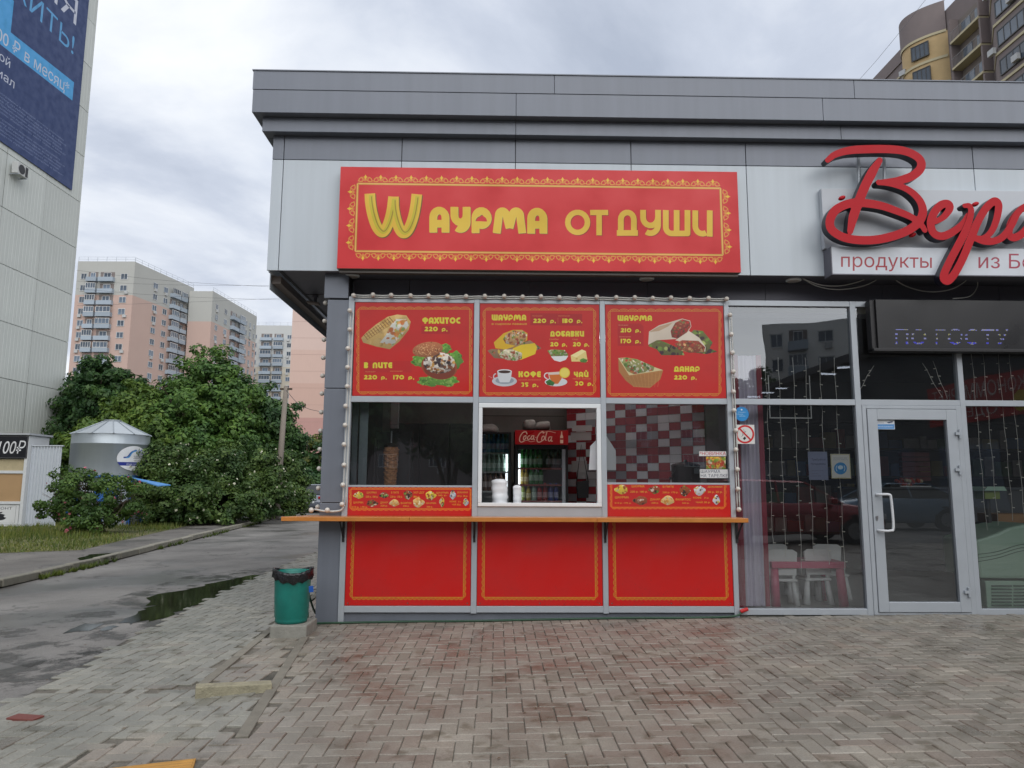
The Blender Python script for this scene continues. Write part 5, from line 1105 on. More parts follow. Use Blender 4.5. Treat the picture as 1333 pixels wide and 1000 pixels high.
def lump(name, label, cat, c, r, seed, m=plast):
    rg = np.random.default_rng(seed); mb = MB(); nn, kk = 16, 9; P = rg.uniform(-1, 1, (6, 3))
    for k in range(kk):
        for i in range(nn):
            a_, b_ = 2*math.pi*i/nn, -math.pi/2+math.pi*k/(kk-1); dv = np.array([math.cos(b_)*math.cos(a_), math.cos(b_)*math.sin(a_), math.sin(b_)]); f = 1+.10*sum(math.sin(4*dv@p+q) for q, p in enumerate(P))/2
            e = np.sign(dv)*np.abs(dv)**.6*f; mb.v.append(tuple(np.array(c)+e*np.array(r)))
    for k in range(kk-1):
        for i in range(nn): mb.f.append((k*nn+i, k*nn+(i+1) % nn, (k+1)*nn+(i+1) % nn, (k+1)*nn+i)); mb.mi.append(0)
    return tag(mb.build(name, m, smooth=True, origin=tuple(map(float, c))), label, cat)
bagm = M('bag_offwhite', (.5, .47, .44), .45, 0, .15, 12, .6)
q = fx(460, 205, yF+.2); lump('plastic_bag', 'crumpled pale bag lying on top of the red-headed fridge, on the left', 'bag', (q[0], yF+.2, ztp+.075), (.10, .12, .072), 1, bagm)
q = fx(580, 210, yF+.2); lump('plastic_bag', 'crumpled pale bag lying on top of the red-headed fridge, on the right', 'bag', (q[0], yF+.18, ztp+.065), (.11, .12, .062), 2, bagm)
q = fx(80, 225, yF+.2); lump('paper_roll', 'fat pale paper roll lying on top of the left fridge', 'paper roll', (q[0]-.05, yF+.2, zt2+.06), (.16, .08, .058), 3, bagm)
t = T('ceiling_lamp', 'lit white strip lamp on the kiosk ceiling above the worktop', 'lamp', (.9, .9, 3.2)); MB().box(.0, 1.9, .84, .96, 3.2, 3.24).build('lamp_tray', white_pvc, t); MB().cyl((.04, .9, 3.17), (1.86, .9, 3.17), .02, n=10).build('tube', M('kiosk_tube', (1, .98, .95), .3, var=0, emit=10), t)
for (f_, xl_) in ((f1, x0+.06), (f2, xb-.06)):
    MB().box(xl_-.012, xl_+.012, yF+.03, yF+.05, .95, zg-.06).build('fridge_lamp', M('fridge_tube', (.9, .96, 1), .3, var=0, emit=1.5), f_)
# stacks of cups on the sill
def cups(label, zx0, zx1, zy0, Yc, seed):
    a = fx(zx0, zy0, Yc); b = fx(zx1, 945, Yc); cx = float(a[0]+b[0])/2; r = float(b[0]-a[0])/2; zt = float(a[2]); t = T('cup_stack', label, 'cups', (cx, Yc, 1.12)); mb = MB(); rg = random.Random(seed); n = 20; k = 12
    prof = [(r*.9+r*.05*math.sin(i*1.9), 1.12-.0+(zt-1.12)*i/k) for i in range(k)]+[(r*.8, zt-.012), (r*.45, zt), (.001, zt+.002)]
    for (rr_, z) in prof:
        for i in range(n):
            th = 2*math.pi*i/n; q_ = rr_*(1+.05*math.sin(3*th+z*22)+.012*math.sin(z*95)+rg.uniform(-.02, .02)); mb.v.append((cx+q_*math.cos(th), Yc+q_*math.sin(th), z))
    for kk in range(len(prof)-1):
        for i in range(n): mb.f.append((kk*n+i, kk*n+(i+1) % n, (kk+1)*n+(i+1) % n, (kk+1)*n+i)); mb.mi.append(0)
    mb.build('wrapped_cups', plast, t, smooth=True)
cups('wide wrapped stack of white cups on the serving window sill', 100, 262, 705, .16, 1); cups('narrow wrapped stack of white cups on the serving window sill', 302, 388, 762, .14, 2)
MB_ = MB; t = T('inner_sill', 'grey worktop just inside the serving window', 'worktop', (.5, .3, 1.1)); MB().box(-1.55, 2.5, .062, .62, 1.075, 1.118).build('worktop', M('worktop_steel', (.22, .23, .24), .35, .6), t)
# hanging things
a = PY(765.8, 568, .16); b = PY(801.5, 612, .16); t = T('hanging_bags', 'block of folded white bags hanging behind the right frame of the serving window', 'bags', ((a[0]+b[0])/2, .16, b[2]))
hx0, hx1, hz0, hz1 = float(a[0]), float(b[0]), float(b[2]), float(a[2])
for k in range(4):
    s_ = .004*k; MB().prism([(hx0+s_, hz0+.004*k), (hx1-s_, hz0), (hx1-s_*.5, hz1-.16), (hx1-.10, hz1), (hx0+.13, hz1-.005*k), (hx0+.02, hz1-.11)], 'y', .135+.012*k, .144+.012*k).build('bag_sheet', plast, t)
bkm = M('black_cloth', (.012, .012, .013), .7, 0, .2); a = fx(890, 715, 1.55); t = T('shoulder_bag', 'black shoulder bag hanging from a strap on the tiled wall', 'bag', tuple(fx(950, 800, 1.5)))
P0 = [fx(890, 730, 1.5), fx(1010, 715, 1.5), fx(1005, 880, 1.5), fx(905, 885, 1.5)]; MB().prism([(p[0], p[2]) for p in P0], 'y', 1.46, 1.54).build('bag_body', bkm, t, bevel=.01)
h = fx(940, 385, 1.52); MB().tube([tuple(fx(895, 735, 1.5)), tuple(h), tuple(fx(1005, 725, 1.5))], .008, 5).build('strap', bkm, t)
pp = M('paper_sheet', (.55, .53, .52), .7, 0, .1)
for k, (x_0, y_0, x_1, y_1, lb) in enumerate(((848, 205, 1045, 262, 'upper long paper slip pinned on the tiled wall'), (838, 266, 1040, 345, 'lower wider paper slip pinned on the tiled wall'), (850, 535, 1000, 640, 'paper sheet pinned on the tiled wall behind the black bag'))):
    a, b = fx(x_0, y_0, 1.62), fx(x_1, y_1, 1.62); yy_ = 1.62+.02*k
    pw = MB().boxf(((a[0]+b[0])/2, yy_, (a[2]+b[2])/2), ((b[0]-a[0])/2*.9, -.06, 0), (0, .001, 0), (0, 0, (a[2]-b[2])/2)).build('paper_slip', pp, origin=(float(a[0]), yy_, float(b[2]))); tag(pw, lb, 'paper', None)
# meat spit
dz = lambda x, y, Y=.75: PY(440+x/5.555, 510+y/5.555, Y)
a, b = dz(330, 400), dz(440, 400); c = dz(395, 670); cx = float(a[0]+b[0])/2; r = float(b[0]-a[0])/2; zt = float(a[2]); zb = float(c[2])-.08
t = T('meat_spit', 'vertical spit of stacked brown meat behind the left kiosk window', 'meat spit', (cx, .75, zb)); mb = MB(); n = 28; K_ = 60; rg = random.Random(4)
for k in range(K_+1):
    f = k/K_; rb = r*(.72+.28*f)*(1+.05*math.sin(k*2.6)+rg.uniform(-.03, .03))*(1 if f < .96 else .85)
    for i in range(n):
        th = 2*math.pi*i/n; q_ = rb*(1+.06*math.sin(th*5+k*.9)+rg.uniform(-.05, .05)); mb.v.append((cx+q_*math.cos(th), .75+q_*math.sin(th), zb+(zt-zb)*f))
for k in range(K_):
    for i in range(n): mb.f.append((k*n+i, k*n+(i+1) % n, (k+1)*n+(i+1) % n, (k+1)*n+i)); mb.mi.append(0)
mb.f.append(tuple(range(K_*n, K_*n+n))); mb.mi.append(0)
mb.build('meat', M('doner_meat', (.50, .24, .10), .5, 0, .6, 30, 1.0, 60), t); MB().cyl((cx, .75, zb-.1), (cx, .75, float(dz(380, 285)[2])), .008).build('skewer', silver, t)
MB().lathe([(.001, 0), (r*.95, 0), (r*1.0, .03), (r*.7, .045), (.001, .05)], (cx, .75, zt), 20).build('top_cap', M('char', (.02, .012, .01), .6), t)
t = T('gas_grill', 'dark upright gas grill behind the meat spit', 'grill', (cx, 1.0, 1.12)); MB().box(cx-.22, cx+.22, 1.0, 1.12, 1.12, float(dz(0, 280)[2])).box(cx-.22, cx-.20, .85, 1.0, 1.12, 1.9).box(cx+.20, cx+.22, .85, 1.0, 1.12, 1.9).build('grill_body', M('steel_dark', (.05, .05, .055), .4, .5), t, bevel=.005)
a, b = dz(388, 80, 1.3), dz(436, 265, 1.3); t = T('exhaust_duct', 'white square exhaust duct above the meat spit', 'duct', (float(a[0]), 1.3, float(b[2]))); MB().box(a[0], b[0], 1.25, 1.35, b[2]+.045, 3.25).build('duct', plast, t); MB().box(a[0], b[0], 1.25, 1.35, b[2], b[2]+.04).build('duct_end', plast, t)
cg = M('cabinet_bluegrey', (.16, .20, .22), .5, 0, .08)
t = T('side_blinds', 'blue grey vertical blinds at the left end of the kiosk window', 'blinds', (-1.5, .3, 1.1))
for x_0, x_1, Y_ in ((112, 152, .32), (165, 225, .24), (85, 100, .42)):
    a, b = dz(x_0, 0, Y_), dz(x_1, 0, Y_); MB().box(a[0], b[0], Y_, Y_+.012, 1.13, 2.7).build('blind_slat', cg, t)
a, b = PY(874, 604, .8), PY(911, 623, .8); cx = float(a[0]+b[0])/2; r = float(b[0]-a[0])/2; t = T('cooking_pot', 'large dark steel cooking pot behind the tiled-side kiosk window', 'pot', (cx, .8, 1.3))
st_ = M('steel_pot', (.12, .12, .12), .25, .8, .1); MB().lathe([(r*.96, 1.12), (r, 1.14), (r, float(a[2])-.02), (r*1.03, float(a[2])-.018)], (cx, .8, 0), 28).build('pot_body', st_, t, smooth=True); MB().lathe([(r*1.04, float(a[2])-.018), (r*.9, float(a[2])), (.02, float(a[2])+.03), (.02, float(a[2])+.05), (.001, float(a[2])+.055)], (cx, .8, 0), 28).build('lid', st_, t, smooth=True)
MB().box(cx-r-.03, cx-r, .78, .82, 1.42, 1.45).build('handle', st_, t)
t = T('steel_hood', 'wide steel work cupboard at the back of the kiosk, left part', 'cupboard', (-.9, 2.3, 0)); sc_ = M('cupboard_grey', (.06, .065, .065), .45, .2)
for k in range(3): MB().box(-1.5+k*.42, -1.09+k*.42, 2.3, 2.7, 1.3, 2.2).build('cupboard_door', sc_, t, bevel=.004)
MB().box(-1.52, -.2, 2.25, 2.7, 1.0, 1.28).build('cupboard_base', sc_, t)

# ================================================================== SHOP INTERIOR
def curtain(label, x0, x1, z0, z1, Y, m, waves, amp=.03):
    mb = MB(); n = int((x1-x0)/.012)+2
    for k in range(n):
        f = k/(n-1); x = x0+(x1-x0)*f; d = amp*math.sin(f*waves*6.283)+amp*.4*math.sin(f*waves*15+1); mb.v += [(x, Y+d, z0), (x+.01*math.sin(f*20), Y+d*.7, z1)]
    for k in range(n-1): mb.f.append((2*k, 2*k+2, 2*k+3, 2*k+1)); mb.mi.append(0)
    o = mb.build('curtain', m, smooth=True, origin=(x0, Y, z0)); tag(o, label, 'curtain', 'curtains at the left end of the shop window')
bur = M('curtain_burgundy', (.32, .05, .08), .7, 0, .12); lil = M('curtain_lilac', (.62, .57, .68), .7, 0, .08, 3)
cx_ = lambda x, Y=.25: float(PY(950+x/4.545, 640, Y)[0])
curtain('burgundy curtain edge beside the round sticker, nearest the kiosk', cx_(8), cx_(72), .03, 2.85, .25, bur, 5, .022); curtain('sheer lilac curtain between the two burgundy curtain edges', cx_(66), cx_(192), .03, 2.85, .30, lil, 5, .03); curtain('narrow burgundy curtain edge right of the lilac curtain', cx_(190), cx_(216), .03, 2.85, .27, bur, 2, .012)
# strings of small lights
lm = M('led_seed', (.75, .72, .62), .4); wm = M('led_wire', (.62, .60, .55), .5)
def light_string(label, A, B_, n, grp):
    t = T('light_string', label, 'light string', tuple(A), grp); A = np.array(A); B_ = np.array(B_); P = [A+(B_-A)*k/n+np.array([.006*math.sin(k*1.7+A[0]*9), 0, 0]) for k in range(n+1)]; MB().tube(P, .0028, 4).build('wire', wm, t); m = MB()
    for k in range(1, n): s_ = (-1)**k; m.cyl(P[k], P[k]+np.array([.028*s_, 0, -.004]), .0035, .005, n=5)
    o = m.build('tiny_lamps', lm, t); o['kind'] = 'stuff'
for k, (xt, xb, lb) in enumerate(((222, 250, 'first light string from the curtain in the shop window'), (300, 312, 'second light string from the curtain in the shop window'), (385, 408, 'third light string from the curtain in the shop window'), (458, 483, 'fourth light string from the curtain, crossing the grey notice'), (543, 568, 'fifth light string from the curtain in the shop window'), (630, 660, 'light string of the big window nearest the door'))):
    a = PY(950+(xt-14)/4.545, 440+90/4.545, .12); b = PY(950+(xb+10)/4.545, 735, .12); light_string(lb, (a[0], .12, 2.80), (b[0]*.5+a[0]*.5, .12, b[2]+random.uniform(-.15, .1)), 15, 'strings of tiny lights in the shop windows')
for k, (px, lb) in enumerate(((1276, 'first light string right of the door, by its hinges'), (1291, 'second light string right of the door'), (1311, 'third light string right of the door, over the mint green toy'), (1326, 'light string at the right edge of the photo'))):
    a = PY(px, 600, .12); light_string(lb, (a[0], .12, 2.9), (a[0]+.01, .12, float(PY(px, 690, .12)[2])+.05*k), 13, 'strings of tiny lights in the shop windows')
for (p, q_, lb) in (((1137, 476), (1119, 508), 'slanting light string at the left of the pane above the door'), ((1201, 473), (1226, 517), 'outer slanting light string at the right of the pane above the door'), ((1214, 470), (1233, 519), 'inner slanting light string at the right of the pane above the door')):
    a, b = PY(*p, .12), PY(*q_, .12); light_string(lb, tuple(a), tuple(b), 5, 'strings of tiny lights in the shop windows')
pink = M('pink_plastic', (.55, .08, .16), .4, 0, .05); wp = M('toy_white', (.62, .63, .62), .4, 0, .05)
a, b = PY(1003, 731, .45), PY(1100, 741, .45); tx0, tx1, tz = float(a[0]), float(b[0]), float(a[2]); t = T('childrens_table', 'low pink plastic children\'s table behind the shop window', 'table', ((tx0+tx1)/2, .7, 0))
MB().box(tx0, tx1, .42, .95, tz-.075, tz).build('tabletop', pink, t, bevel=.01)
for x, y in ((tx0+.05, .48), (tx1-.05, .48), (tx0+.05, .9), (tx1-.05, .9)): MB().cyl((x, y, tz-.07), (x+(.03 if x > 3.5 else -.0), y, 0), .045, .055, n=12).build('leg', pink, t, smooth=True)
def kid_chair(label, x, y, rz):
    t = T('childrens_chair', label, 'chair', (0, 0, 0), 'white children\'s chairs'); m = MB().box(-.16, .16, -.15, .15, .27, .30); m.build('seat', wp, t, bevel=.01)
    MB().prism([(-.15, .34), (.15, .34), (.17, .60), (.12, .63), (-.12, .63), (-.17, .60)], 'y', .13, .16).box(-.14, -.10, .12, .15, .30, .36).box(.10, .14, .12, .15, .30, .36).build('backrest', wp, t, bevel=.008)
    for sx in (-1, 1):
        for sy in (-1, 1): MB().cyl((sx*.12, sy*.11, .27), (sx*.15, sy*.13, 0), .026, .040, n=10).build('leg', wp, t, smooth=True)
    t.location = (x, y, 0); t.rotation_euler = (0, 0, rz); return t
kc = kid_chair('white children\'s chair behind the left half of the pink table', float(PY(1020, 720, 1.0)[0]), 1.12, .1)
copy_thing(kc, (float(PY(1086, 720, 1.0)[0]), 1.1, 0), 'white children\'s chair behind the right half of the pink table', -.15)
copy_thing(kc, (float(PY(1030, 770, .3)[0]), .62, 0), 'white children\'s chair pushed under the pink table, left of its middle', 3.0); copy_thing(kc, (float(PY(1075, 770, .3)[0])+.02, .70, 0), 'white children\'s chair pushed under the pink table, right of its middle', 3.25)
a = PY(1143, 634, 3.0); b = PY(1240, 634, 3.0); t = T('shop_counter', 'dark grey display counter deep inside the shop, seen through the door', 'counter', (6, 3.3, 0)); MB().box(a[0]-.3, 9.5, 3.0, 3.7, .1, a[2]-.03).build('counter_body', M('counter_dark', (.075, .08, .085), .45), t); MB().box(a[0]-.33, 9.5, 2.96, 3.74, a[2]-.029, a[2]).build('counter_top', M('counter_top', (.10, .11, .12), .3), t)
t = T('fruit_tray', 'tray heaped with red and cream fruit on the dark counter', 'fruit', tuple(PY(1188, 630, 3.15))); zt = float(a[2]); fr_ = [M('fruit_red', (.42, .05, .02), .35), M('fruit_cream', (.5, .42, .28), .5)]
X0, X1 = float(PY(1168, 630, 3.1)[0]), float(PY(1208, 630, 3.1)[0]); MB().box(X0, X1, 3.02, 3.3, zt+.001, zt+.02).build('tray', wp, t)
pf = {}
for k in range(34):
    i_ = 0 if k % 4 else 1
    if i_ not in pf: pf[i_] = MB().ball((0, 0, 0), .03, 10).build('fruit', fr_[i_], t, smooth=True, origin=(0,0,0)); o = pf[i_]
    else: o = inst(pf[i_], 'fruit', t, (0,0,0))
    f = random.random(); o.location = Vector((random.uniform(X0+.05, X1-.05), random.uniform(3.05, 3.27), zt+.045+random.choice((0, .04, .07))*(1-abs(f-.5))))-Vector(ORG[t.name])
t = T('red_rack', 'dark red display rack behind the fruit tray', 'rack', tuple(PY(1190, 610, 3.6))); x0_, x1_ = float(PY(1172, 600, 3.6)[0]), float(PY(1208, 600, 3.6)[0]); z0_, z1_ = float(PY(1172, 626, 3.6)[2]), float(PY(1172, 588, 3.6)[2])
for k in range(6): MB().box(x0_, x1_, 3.55, 3.65, z0_+(z1_-z0_)*k/6, z0_+(z1_-z0_)*(k+.8)/6).build('rack_tier', M('rack_red', (.12, .012, .012), .5), t)
for k, z in enumerate((1.4, 2.0, 2.6)):
    pass
sh = T('wall_shelving', 'dark shelving with goods along the back wall of the shop', 'shelving', (6, 5.3, 0)); sm_ = M('shelf_dark', (.05, .048, .045), .6)
for z in (.5, 1.0, 1.5, 2.0, 2.5): MB().box(3.0, 11, 5.2, 5.58, z, z+.03).build('shelf', sm_, sh)
gm_ = [M('goods_%d' % k, c, .5, 0, .3, 8) for k, c in enumerate(((.25, .2, .05), (.2, .03, .02), (.05, .1, .2), (.3, .28, .25), (.06, .12, .05)))]
for z in (.53, 1.03, 1.53, 2.03):
    x = 3.1
    while x < 10.8:
        w_ = random.uniform(.12, .35); MB().box(x, x+w_*.9, 5.22, 5.45, z, z+random.uniform(.15, .36)).build('goods_box', random.choice(gm_), sh); x += w_
# mint green toy car ride
mint = M('mint_plastic', (.36, .52, .40), .35, 0, .04); mg = M('mint_groove', (.10, .15, .12), .5); mz = lambda x, y, Y=.4: PY(1110+x/3.333, 520+y/3.333, Y)
t = T('kiddie_ride', 'mint green plastic kiddie ride standing behind the right shop window', 'kiddie ride', tuple(mz(700, 905))); P = [mz(535, 610), mz(580, 598), mz(630, 580), mz(680, 556), mz(743, 542), mz(800, 540), mz(900, 600), mz(930, 780), mz(552, 778)]
MB().prism([(p[0], p[2]) for p in P], 'y', .40, 1.05).build('ride_body', mint, t, bevel=.03)
for k in range(3):
    MB().tube(smooth_pts([tuple(mz(545, 672+k*16, .395)), tuple(mz(630, 660+k*14, .395)), tuple(mz(743, 628+k*14, .395)), tuple(mz(860, 640+k*12, .395))]), .004, 4).build('body_groove', mg, t)
a, b = mz(575, 788, .42), mz(900, 908, .42); MB().box(a[0], b[0], .42, .95, b[2], a[2]).build('ride_base', mint, t, bevel=.01)
for r in range(7):
    for c in range(2):
        p, q_ = mz(603+c*95, 806+r*14, .415), mz(690+c*95, 813+r*14, .415); MB().box(p[0], q_[0], .41, .419, q_[2], p[2]).build('vent_slot', mg, t)
p, q_ = mz(545, 378, .9), mz(645, 396, .9); t = T('toy_till', 'small yellow green toy stand with a pale canopy behind the right window', 'toy', tuple(mz(600, 430, .9))); MB().prism([(p[0], q_[2]), (q_[0], q_[2]), (q_[0]-.03, p[2]), (p[0]+.05, p[2])], 'y', .8, 1.1).build('canopy', mint, t); a, b = mz(560, 398, .9), mz(628, 432, .9); MB().box(a[0], b[0], .85, 1.05, b[2], a[2]).build('stand', M('toy_lime', (.20, .25, .05), .5), t)
MB().cyl(((a[0]+b[0])/2, .95, 0), ((a[0]+b[0])/2, .95, b[2]), .03).build('post', sm_, t)
a, b = mz(605, 496, 1.3), mz(740, 535, 1.3); tag(MB().box(a[0], a[0]+1.2, 1.2, 1.6, b[2], a[2]).build('wooden_crate', M('crate_wood', (.30, .17, .08), .7, 0, .2), bevel=.005, origin=(float(a[0]), 1.3, float(b[2]))), 'flat wooden crate on a low shelf behind the mint green ride', 'crate')
tag(MB().box(a[0]-.1, a[0]+1.4, 1.15, 1.65, 0, b[2]-.003).build('low_cabinet', sm_, origin=(float(a[0]), 1.3, 0)), 'low dark cabinet carrying the wooden crate', 'cabinet')
# white wall frame seen behind the light strings
a, b = PY(1001, 521, .6), PY(1057, 545, .6); t = T('window_display', 'thin white frame hanging at the top of the big shop window', 'frame', tuple(a)); MB().box(a[0], b[0], .6, .61, b[2], b[2]+.012).box(a[0], a[0]+.01, .6, .61, b[2]+.012, a[2]+.3).box(b[0]-.01, b[0], .6, .61, b[2]+.012, a[2]+.3).build('frame', wp, t)

# ================================================================== LEFT: PANEL BUILDING AND BANNER
XW = -24.5; pb = T('panel_building', 'tall pale concrete panel building with ribbed slabs at the left edge', 'building', (XW, 20, 0))
pcm = M('ribbed_concrete', (.60, .63, .605), .85, 0, .08, .6, .3, obj_rand=.05, streak=.10)
MB().box(XW-14, XW-.13, -6, 33.45, -.2, 34.0).build('core', M('panel_joint', (.27, .27, .25), .9), pb)
mb = MB(); wN, hN = 3.2, 2.755; n = 12; ys = []
for k in range(n): y = k*(wN-.02)/n; ys += [(y, 0), (y+.19, 0), (y+.205, .008), (y+.25, .008)]
ys.append((wN-.02, 0))
for (y, d) in ys: mb.v += [(-d, y, 0), (-d, y, hN)]
for k in range(len(ys)-1): mb.f.append((2*k, 2*k+2, 2*k+3, 2*k+1)); mb.mi.append(0)
b0 = len(mb.v); mb.v += [(-.12, 0, 0), (-.12, wN-.02, 0), (-.12, 0, hN), (-.12, wN-.02, hN)]
mb.f += [(0, b0, b0+1, 2*(len(ys)-1)), (1, 2*(len(ys)-1)+1, b0+3, b0+2)]; mb.mi += [0, 0]
pp0 = None
for f in range(12):
    for k in range(9):
        y = 33.45-(k+1)*wN; z = .88+f*2.785
        if pp0 is None: pp0 = mb.build('wall_panel', pcm, pb, origin=(0,0,0)); o = pp0
        else: o = inst(pp0, 'wall_panel', pb, (0,0,0))
        o.location = (random.uniform(-.006, .006), y-20, z)
    o = MB().box(XW-14, XW-.0, 33.452, 33.50, .88+f*2.785, .88+f*2.785+hN).build('end_panel', pcm, pb)
def xboard(name, parent, Y0, Y1, z0, z1, X, mt, thick=.03):
    o = MB().add([(X, Y0, z0), (X, Y1, z0), (X, Y1, z1), (X, Y0, z1), (X-thick, Y0, z0), (X-thick, Y1, z0), (X-thick, Y1, z1), (X-thick, Y0, z1)], [(0,1,2,3),(4,7,6,5),(0,4,5,1),(1,5,6,2),(2,6,7,3),(3,7,4,0)]).build(name, mt, parent)
    uv = o.data.uv_layers.new(name='UVMap'); U = [(0,0),(1,0),(1,1),(0,1)]*2
    for p in o.data.polygons:
        for li in p.loop_indices: uv.data[li].uv = U[o.data.loops[li].vertex_index]
    return o
by0, by1, bz0, bz1 = 22.0, 32.47, 17.9, 31.5; Wb = 1300; Hb = int(Wb*(bz1-bz0)/(by1-by0)); cb = Canvas(Wb, Hb, (44, 66, 118), lambda x, y: ((x-by0)/(by1-by0)*Wb, (bz1-y)/(bz1-bz0)*Hb))
cb.poly([(22, 25.3), (26.3, 25.3), (26.3, 23.6), (31.75, 24.10), (31.75, 22.98), (22, 22.3)], (80, 175, 238)); w3 = (215, 220, 235)
cb.text('ИЯ', 28.0, 28.95, 31.45, 27.42, w3); cb.text('ЖИТЬ!', 25.6, 26.75, 31.45, 25.62, (98, 175, 230)); cb.text('000 ₽ в месяц*', 24.9, 23.28, 31.35, 22.62, w3, dy=.52); cb.text('ой', 25.7, 22.25, 26.5, 21.80, w3); cb.text('иал', 25.7, 21.42, 26.95, 20.96, w3)
Lt = ['условия программы и порядок оплаты уточняйте', 'по телефону отдела продаж или в офисе', 'застройщика. Проектная декларация размещена', 'на сайте. Предложение действует до конца', 'года, не является публичной офертой и может', 'быть изменено. Количество мест ограничено']
for k in range(11): zt = 20.15-k*.185-(.12 if k > 5 else 0); cb.text(Lt[k % 6], 24.6, zt+.10, 31.3+.3*math.sin(k*2), zt, (170, 178, 205), .75, dy=.15)
bn = T('advert_banner', 'huge dark blue advertising banner with a light blue stripe on the panel building', 'banner', (XW+.04, 27, 17.9)); xboard('banner_cloth', bn, by0, by1, bz0, bz1, XW+.06, cb.material('banner_print', .5))
def ac_unit(label, loc, axis='x'):
    t = T('air_conditioner', label, 'air conditioner', loc, 'air conditioners on the left building'); m = M('ac_white', (.55, .56, .55), .5, 0, .1); x, y, z = loc
    MB().box(x+.12, x+.42, y-.4, y+.4, z, z+.6).build('casing', m, t, bevel=.02); MB().cyl((x+.421, y-.08, z+.3), (x+.43, y-.08, z+.3), .24, n=20).build('fan_grille', black_m, t); MB().box(x, x+.45, y-.35, y-.31, z-.05, z-.005).box(x, x+.45, y+.31, y+.35, z-.05, z-.005).build('bracket', silver, t); MB().box(x+.425, x+.435, y+.2, y+.38, z+.05, z+.55).build('side_grille', black_m, t); return t
q = PX(20, 229, XW+.1); ac_unit('air conditioner high on the panel building just below the banner', (XW+.03, float(q[1]), float(q[2])))
q = PX(58, 581, XW+.1); ac_unit('air conditioner low on the panel building, above the grey metal fence', (XW+.03, float(q[1])+.5, float(q[2])))

# ------------------------------------------------------------------ repair kiosk, fence, water tank kiosk
zg_ = gz(-16); t = T('repair_kiosk', 'small white repair kiosk with a price sign at the left edge of the photo', 'kiosk', (-17.5, 16.5, zg_)); wk = M('kiosk_white', (.62, .64, .66), .5, 0, .06)
MB().box(-20, -15.46, 16.62, 17.6, zg_, 2.88).build('kiosk_body', wk, t); MB().box(-20.1, -15.4, 16.4, 17.7, 2.88, 2.94).build('kiosk_roof', M('roof_sheet', (.42, .44, .47), .5), t)
for xx_ in (-15.56, -18.0): MB().box(xx_, xx_+.1, 16.5, 16.62, zg_, 2.86).build('corner_post', wk, t)
for z in (-.12, .62, 1.62): MB().box(-19.9, -15.57, 16.53, 16.62, z, z+.09).build('cross_rail', wk, t)
MB().box(-17.98, -15.57, 16.57, 16.619, .71, 1.62).build('shutter', M('shutter_tan', (.42, .27, .14), .6, 0, .12, 2), t); MB().box(-17.98, -15.57, 16.57, 16.619, 1.71, 2.08).build('blind', M('blind_straw', (.45, .38, .24), .7, 0, .2), t)
cvp = Canvas(900, 300, (18, 20, 30), lambda x, y: (x, y)); cvp.text('от', 180, 90, 400, 225, (232, 234, 238), skew=22); cvp.text('100₽', 552, 60, 860, 238, (232, 234, 238), skew=26); cvp.stroke([(6, 6), (894, 6), (894, 294), (6, 294), (6, 6)], 6, (90, 90, 95)); board('price_sign', t, -17.95, -15.48, 2.12, 2.84, 16.60, 16.47, cvp.material('price_print', .4), black_m)
cvr = Canvas(700, 500, (222, 224, 226), lambda x, y: (x, y)); cvr.stroke([(30, 30), (670, 30), (670, 470), (30, 470), (30, 30)], 3, (120, 120, 125)); cvr.text('РЕМОНТ', 400, 60, 632, 125, (60, 62, 68))
ap = [(506+80*math.cos(a_)*(1-.04*math.cos(2*a_)), 320+88*math.sin(a_)) for a_ in np.linspace(0, 6.28, 30)[:-1]]; cvr.poly(ap, (40, 42, 50)); cvr.ell(588, 300, 32, 34, (222, 224, 226)); cvr.ell(506, 228, 22, 12, (222, 224, 226)); cvr.ell(506, 412, 20, 10, (222, 224, 226)); cvr.ell(522, 208, 12, 26, (40, 42, 50), 35)
board('poster', t, -17.9, -15.62, -.02, .60, 16.619, 16.56, cvr.material('repair_print', .5), white_pvc)
t = T('metal_fence', 'light grey corrugated metal fence between the repair kiosk and the water tank', 'fence', (-14.8, 16.66, zg_)); fm = M('fence_sheet', (.54, .58, .63), .45, .1, .05)
x = -15.455
while x < -14.6:
    mb = MB(); pts = []
    for k in range(5): x_ = x+k*.1; pts += [(x_, 0), (x_+.03, 0), (x_+.045, .035), (x_+.085, .035)]
    pts.append((x+.5, 0))
    for (a_, d_) in pts: mb.v += [(a_, 16.66+d_, zg_), (a_, 16.66+d_, 2.52)]
    for k in range(len(pts)-1): mb.f.append((2*k, 2*k+2, 2*k+3, 2*k+1)); mb.mi.append(0)
    mb.build('fence_sheet', fm, t); x += .5
MB().box(-15.45, -14.42, 16.64, 16.72, 2.521, 2.56).build('top_rail', fm, t)
q = PY(143, 600, 17.9); TX, TY, TR = float(q[0]), 17.9, 1.22; z_e0 = float(PY(143, 563, 16.5)[2]); z_b0 = float(PY(143, 619, 16.5)[2]); z_t0 = float(PY(143, 547, 17.9)[2])
galv = M('galvanised', (.33, .37, .40), .38, .45, .10, 1.2, streak=.08); blue = M('tank_blue', (.03, .13, .42), .45, 0, .1)
t = T('water_tank_kiosk', 'round galvanised water vending tank with a conical roof and blue frame behind the rose bush', 'kiosk', (TX, TY, zg_))
MB().lathe([(TR, z_b0), (TR, z_b0+.02), (TR+.004, z_e0-.35), (TR+.012, z_e0-.34), (TR, z_e0-.33), (TR, z_e0)], (TX, TY, 0), 48).build('tank', galv, t, smooth=True)
mb = MB(); rf = MB(); nS = 12
